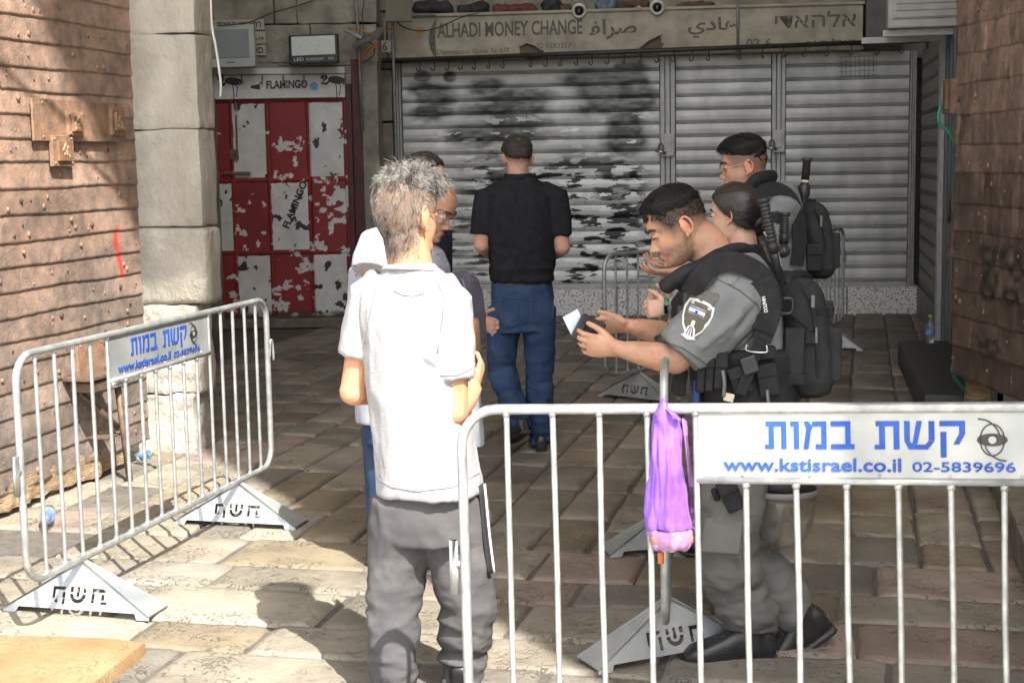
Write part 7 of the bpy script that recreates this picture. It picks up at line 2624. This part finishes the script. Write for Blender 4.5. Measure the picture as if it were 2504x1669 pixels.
lt = thing('launcher', 'black launcher barrel rising above the shoulder of the guard wearing glasses', 'launcher', A7(1842, 480))
p0, p1 = A7(1854, 362, -.03), A7(1843, 478, -.03)
L = (p1 - p0).length
m = MB()
m.lathe([(0, 0), (.022, 0), (.023, .012), (.018, .016), (.0185, .10)], p0, p1 - p0, 18)
obj('muzzle', m, 'rubber', lt, smooth=True)
m = MB()
m.lathe([(.0165, .10), (.0165, .115)], p0, p1 - p0, 16)
obj('band', m, 'tag_cream', lt, smooth=True)
m = MB()
m.lathe([(.016, .11), (.027, .13), (.028, .165), (.018, .20), (.014, L), (0, L)], p0, p1 - p0, 18)
obj('barrel', m, 'plastic_black', lt, smooth=True)

# ---------------------------------------------------------------- violet bag tied to the front barrier
D8 = 3.625
A8 = lambda u, v, o=0: at(u, v, D8 + o)
vb = thing('carrier_bag', 'violet plastic bag of meat knotted to the top rail of the nearest barrier', 'bag', A8(1530, 1262))
def bag_ring(v, u0, u1, dp, n=56, pl=.0035, seed=0):
    c = (A8(u0, v) + A8(u1, v)) / 2
    w = (A8(u1, v) - A8(u0, v)).x / 2
    L = []
    for k in range(n):
        a = 2 * math.pi * k / n
        r = 1 + pl * 12 * math.sin(a * 7 + seed) * .35 + pl * 10 * math.sin(a * 12 + 2) * .3
        L.append(c + Vector((w * r * math.cos(a), dp * r * math.sin(a), 0)))
    return L
m = MB()
m.loft([bag_ring(920, 1520, 1530, .006), bag_ring(931, 1517, 1534, .010), bag_ring(936, 1512, 1542, .016, pl=.012), bag_ring(944, 1502, 1552, .022, pl=.014), bag_ring(960, 1496, 1558, .028, pl=.012), bag_ring(1000, 1494, 1564, .033, pl=.010), bag_ring(1060, 1492, 1570, .04, pl=.008), bag_ring(1130, 1489, 1580, .046, pl=.006), bag_ring(1190, 1487, 1590, .05, pl=.005), bag_ring(1208, 1488, 1594, .05, pl=.005), bag_ring(1215, 1495, 1588, .045)])
def crumple(m, sub, amp):
    me = m.mesh('tmp')
    o = bpy.data.objects.new('tmp', me)
    COL.objects.link(o)
    sd = o.modifiers.new('s', 'SUBSURF')
    sd.levels = sub
    out = bpy.data.meshes.new_from_object(o.evaluated_get(bpy.context.evaluated_depsgraph_get()))
    bpy.data.objects.remove(o)
    V, N = vn(out)
    d = amp * (.5 - 2.4 * np.abs(fbm(V * (24, 24, 4), 3, 2))) + amp * .7 * (.4 - 2.2 * np.abs(fbm(V * (30, 30, 22), 8, 2)))
    V = V + N * d[:, None]
    mb = MB()
    mb.add(V, [tuple(p.vertices) for p in out.polygons])
    bpy.data.meshes.remove(out)
    return mb
m = crumple(m, 2, .009)
obj('bag_body', m, 'violet', vb, smooth=True)
mat('violet_thin', (0.34, 0.16, 0.44), (0.42, 0.25, 0.46), 12, 0.2, alpha=0.6, bump=0.3, bscale=25)
m = MB()
m.loft([bag_ring(1204, 1486, 1598, .052, pl=.006), bag_ring(1225, 1492, 1596, .054, pl=.008), bag_ring(1250, 1494, 1592, .048, pl=.01), bag_ring(1264, 1500, 1582, .03, pl=.012)])
m = crumple(m, 2, .006)
obj('bag_base', m, 'violet_thin', vb, smooth=True)
m = MB()
for k in range(7):
    m.ell(A8(1508 + k * 12, 1236 + 6 * math.sin(k * 2), -.01 + .015 * (k % 2)), (.02, .024, .022), None, 10, 8)
soft('contents', m, 'meat', vb, .004, 2)
m = MB()
m.loft([[A8(u, v, o) for u, v, o in ((1566, 960, 0), (1574, 958, .004), (1578, 965, .004), (1570, 968, 0))], [A8(u, v, .01) for u, v in ((1575, 1050), (1585, 1050), (1587, 1052), (1578, 1055))], [A8(u, v, .02) for u, v in ((1580, 1110), (1594, 1110), (1596, 1116), (1584, 1118))], [A8(u, v, .02) for u, v in ((1585, 1180), (1612, 1166), (1610, 1176), (1588, 1200))], [A8(u, v, .02) for u, v in ((1588, 1216), (1598, 1210), (1598, 1216), (1590, 1220))]])
obj('bag_side', m, 'violet_thin', vb, smooth=True)
m = MB()
m.tube(catmull([A8(1530, 938, -.02), A8(1545, 950, -.03), A8(1562, 966, -.03), A8(1552, 958, -.02)], 4), [(.006, .002)] * 13, 6)
m.tube(catmull([A8(1524, 938, .0), A8(1522, 926, -.005), A8(1525, 916, -.005)], 4), [(.010, .006)] * 9, 8)
obj('knot', m, 'violet', vb, smooth=True)
m = MB()
m.lathe([(0, 0), (.008, 0), (.0085, .003), (.0085, .027), (.006, .03), (0, .03)], at(1518, 1293, 3.72), (0, 0, 1), 14)
single('lighter', m, 'orange', 'small amber coloured lighter below the violet bag', 'lighter', smooth=True)
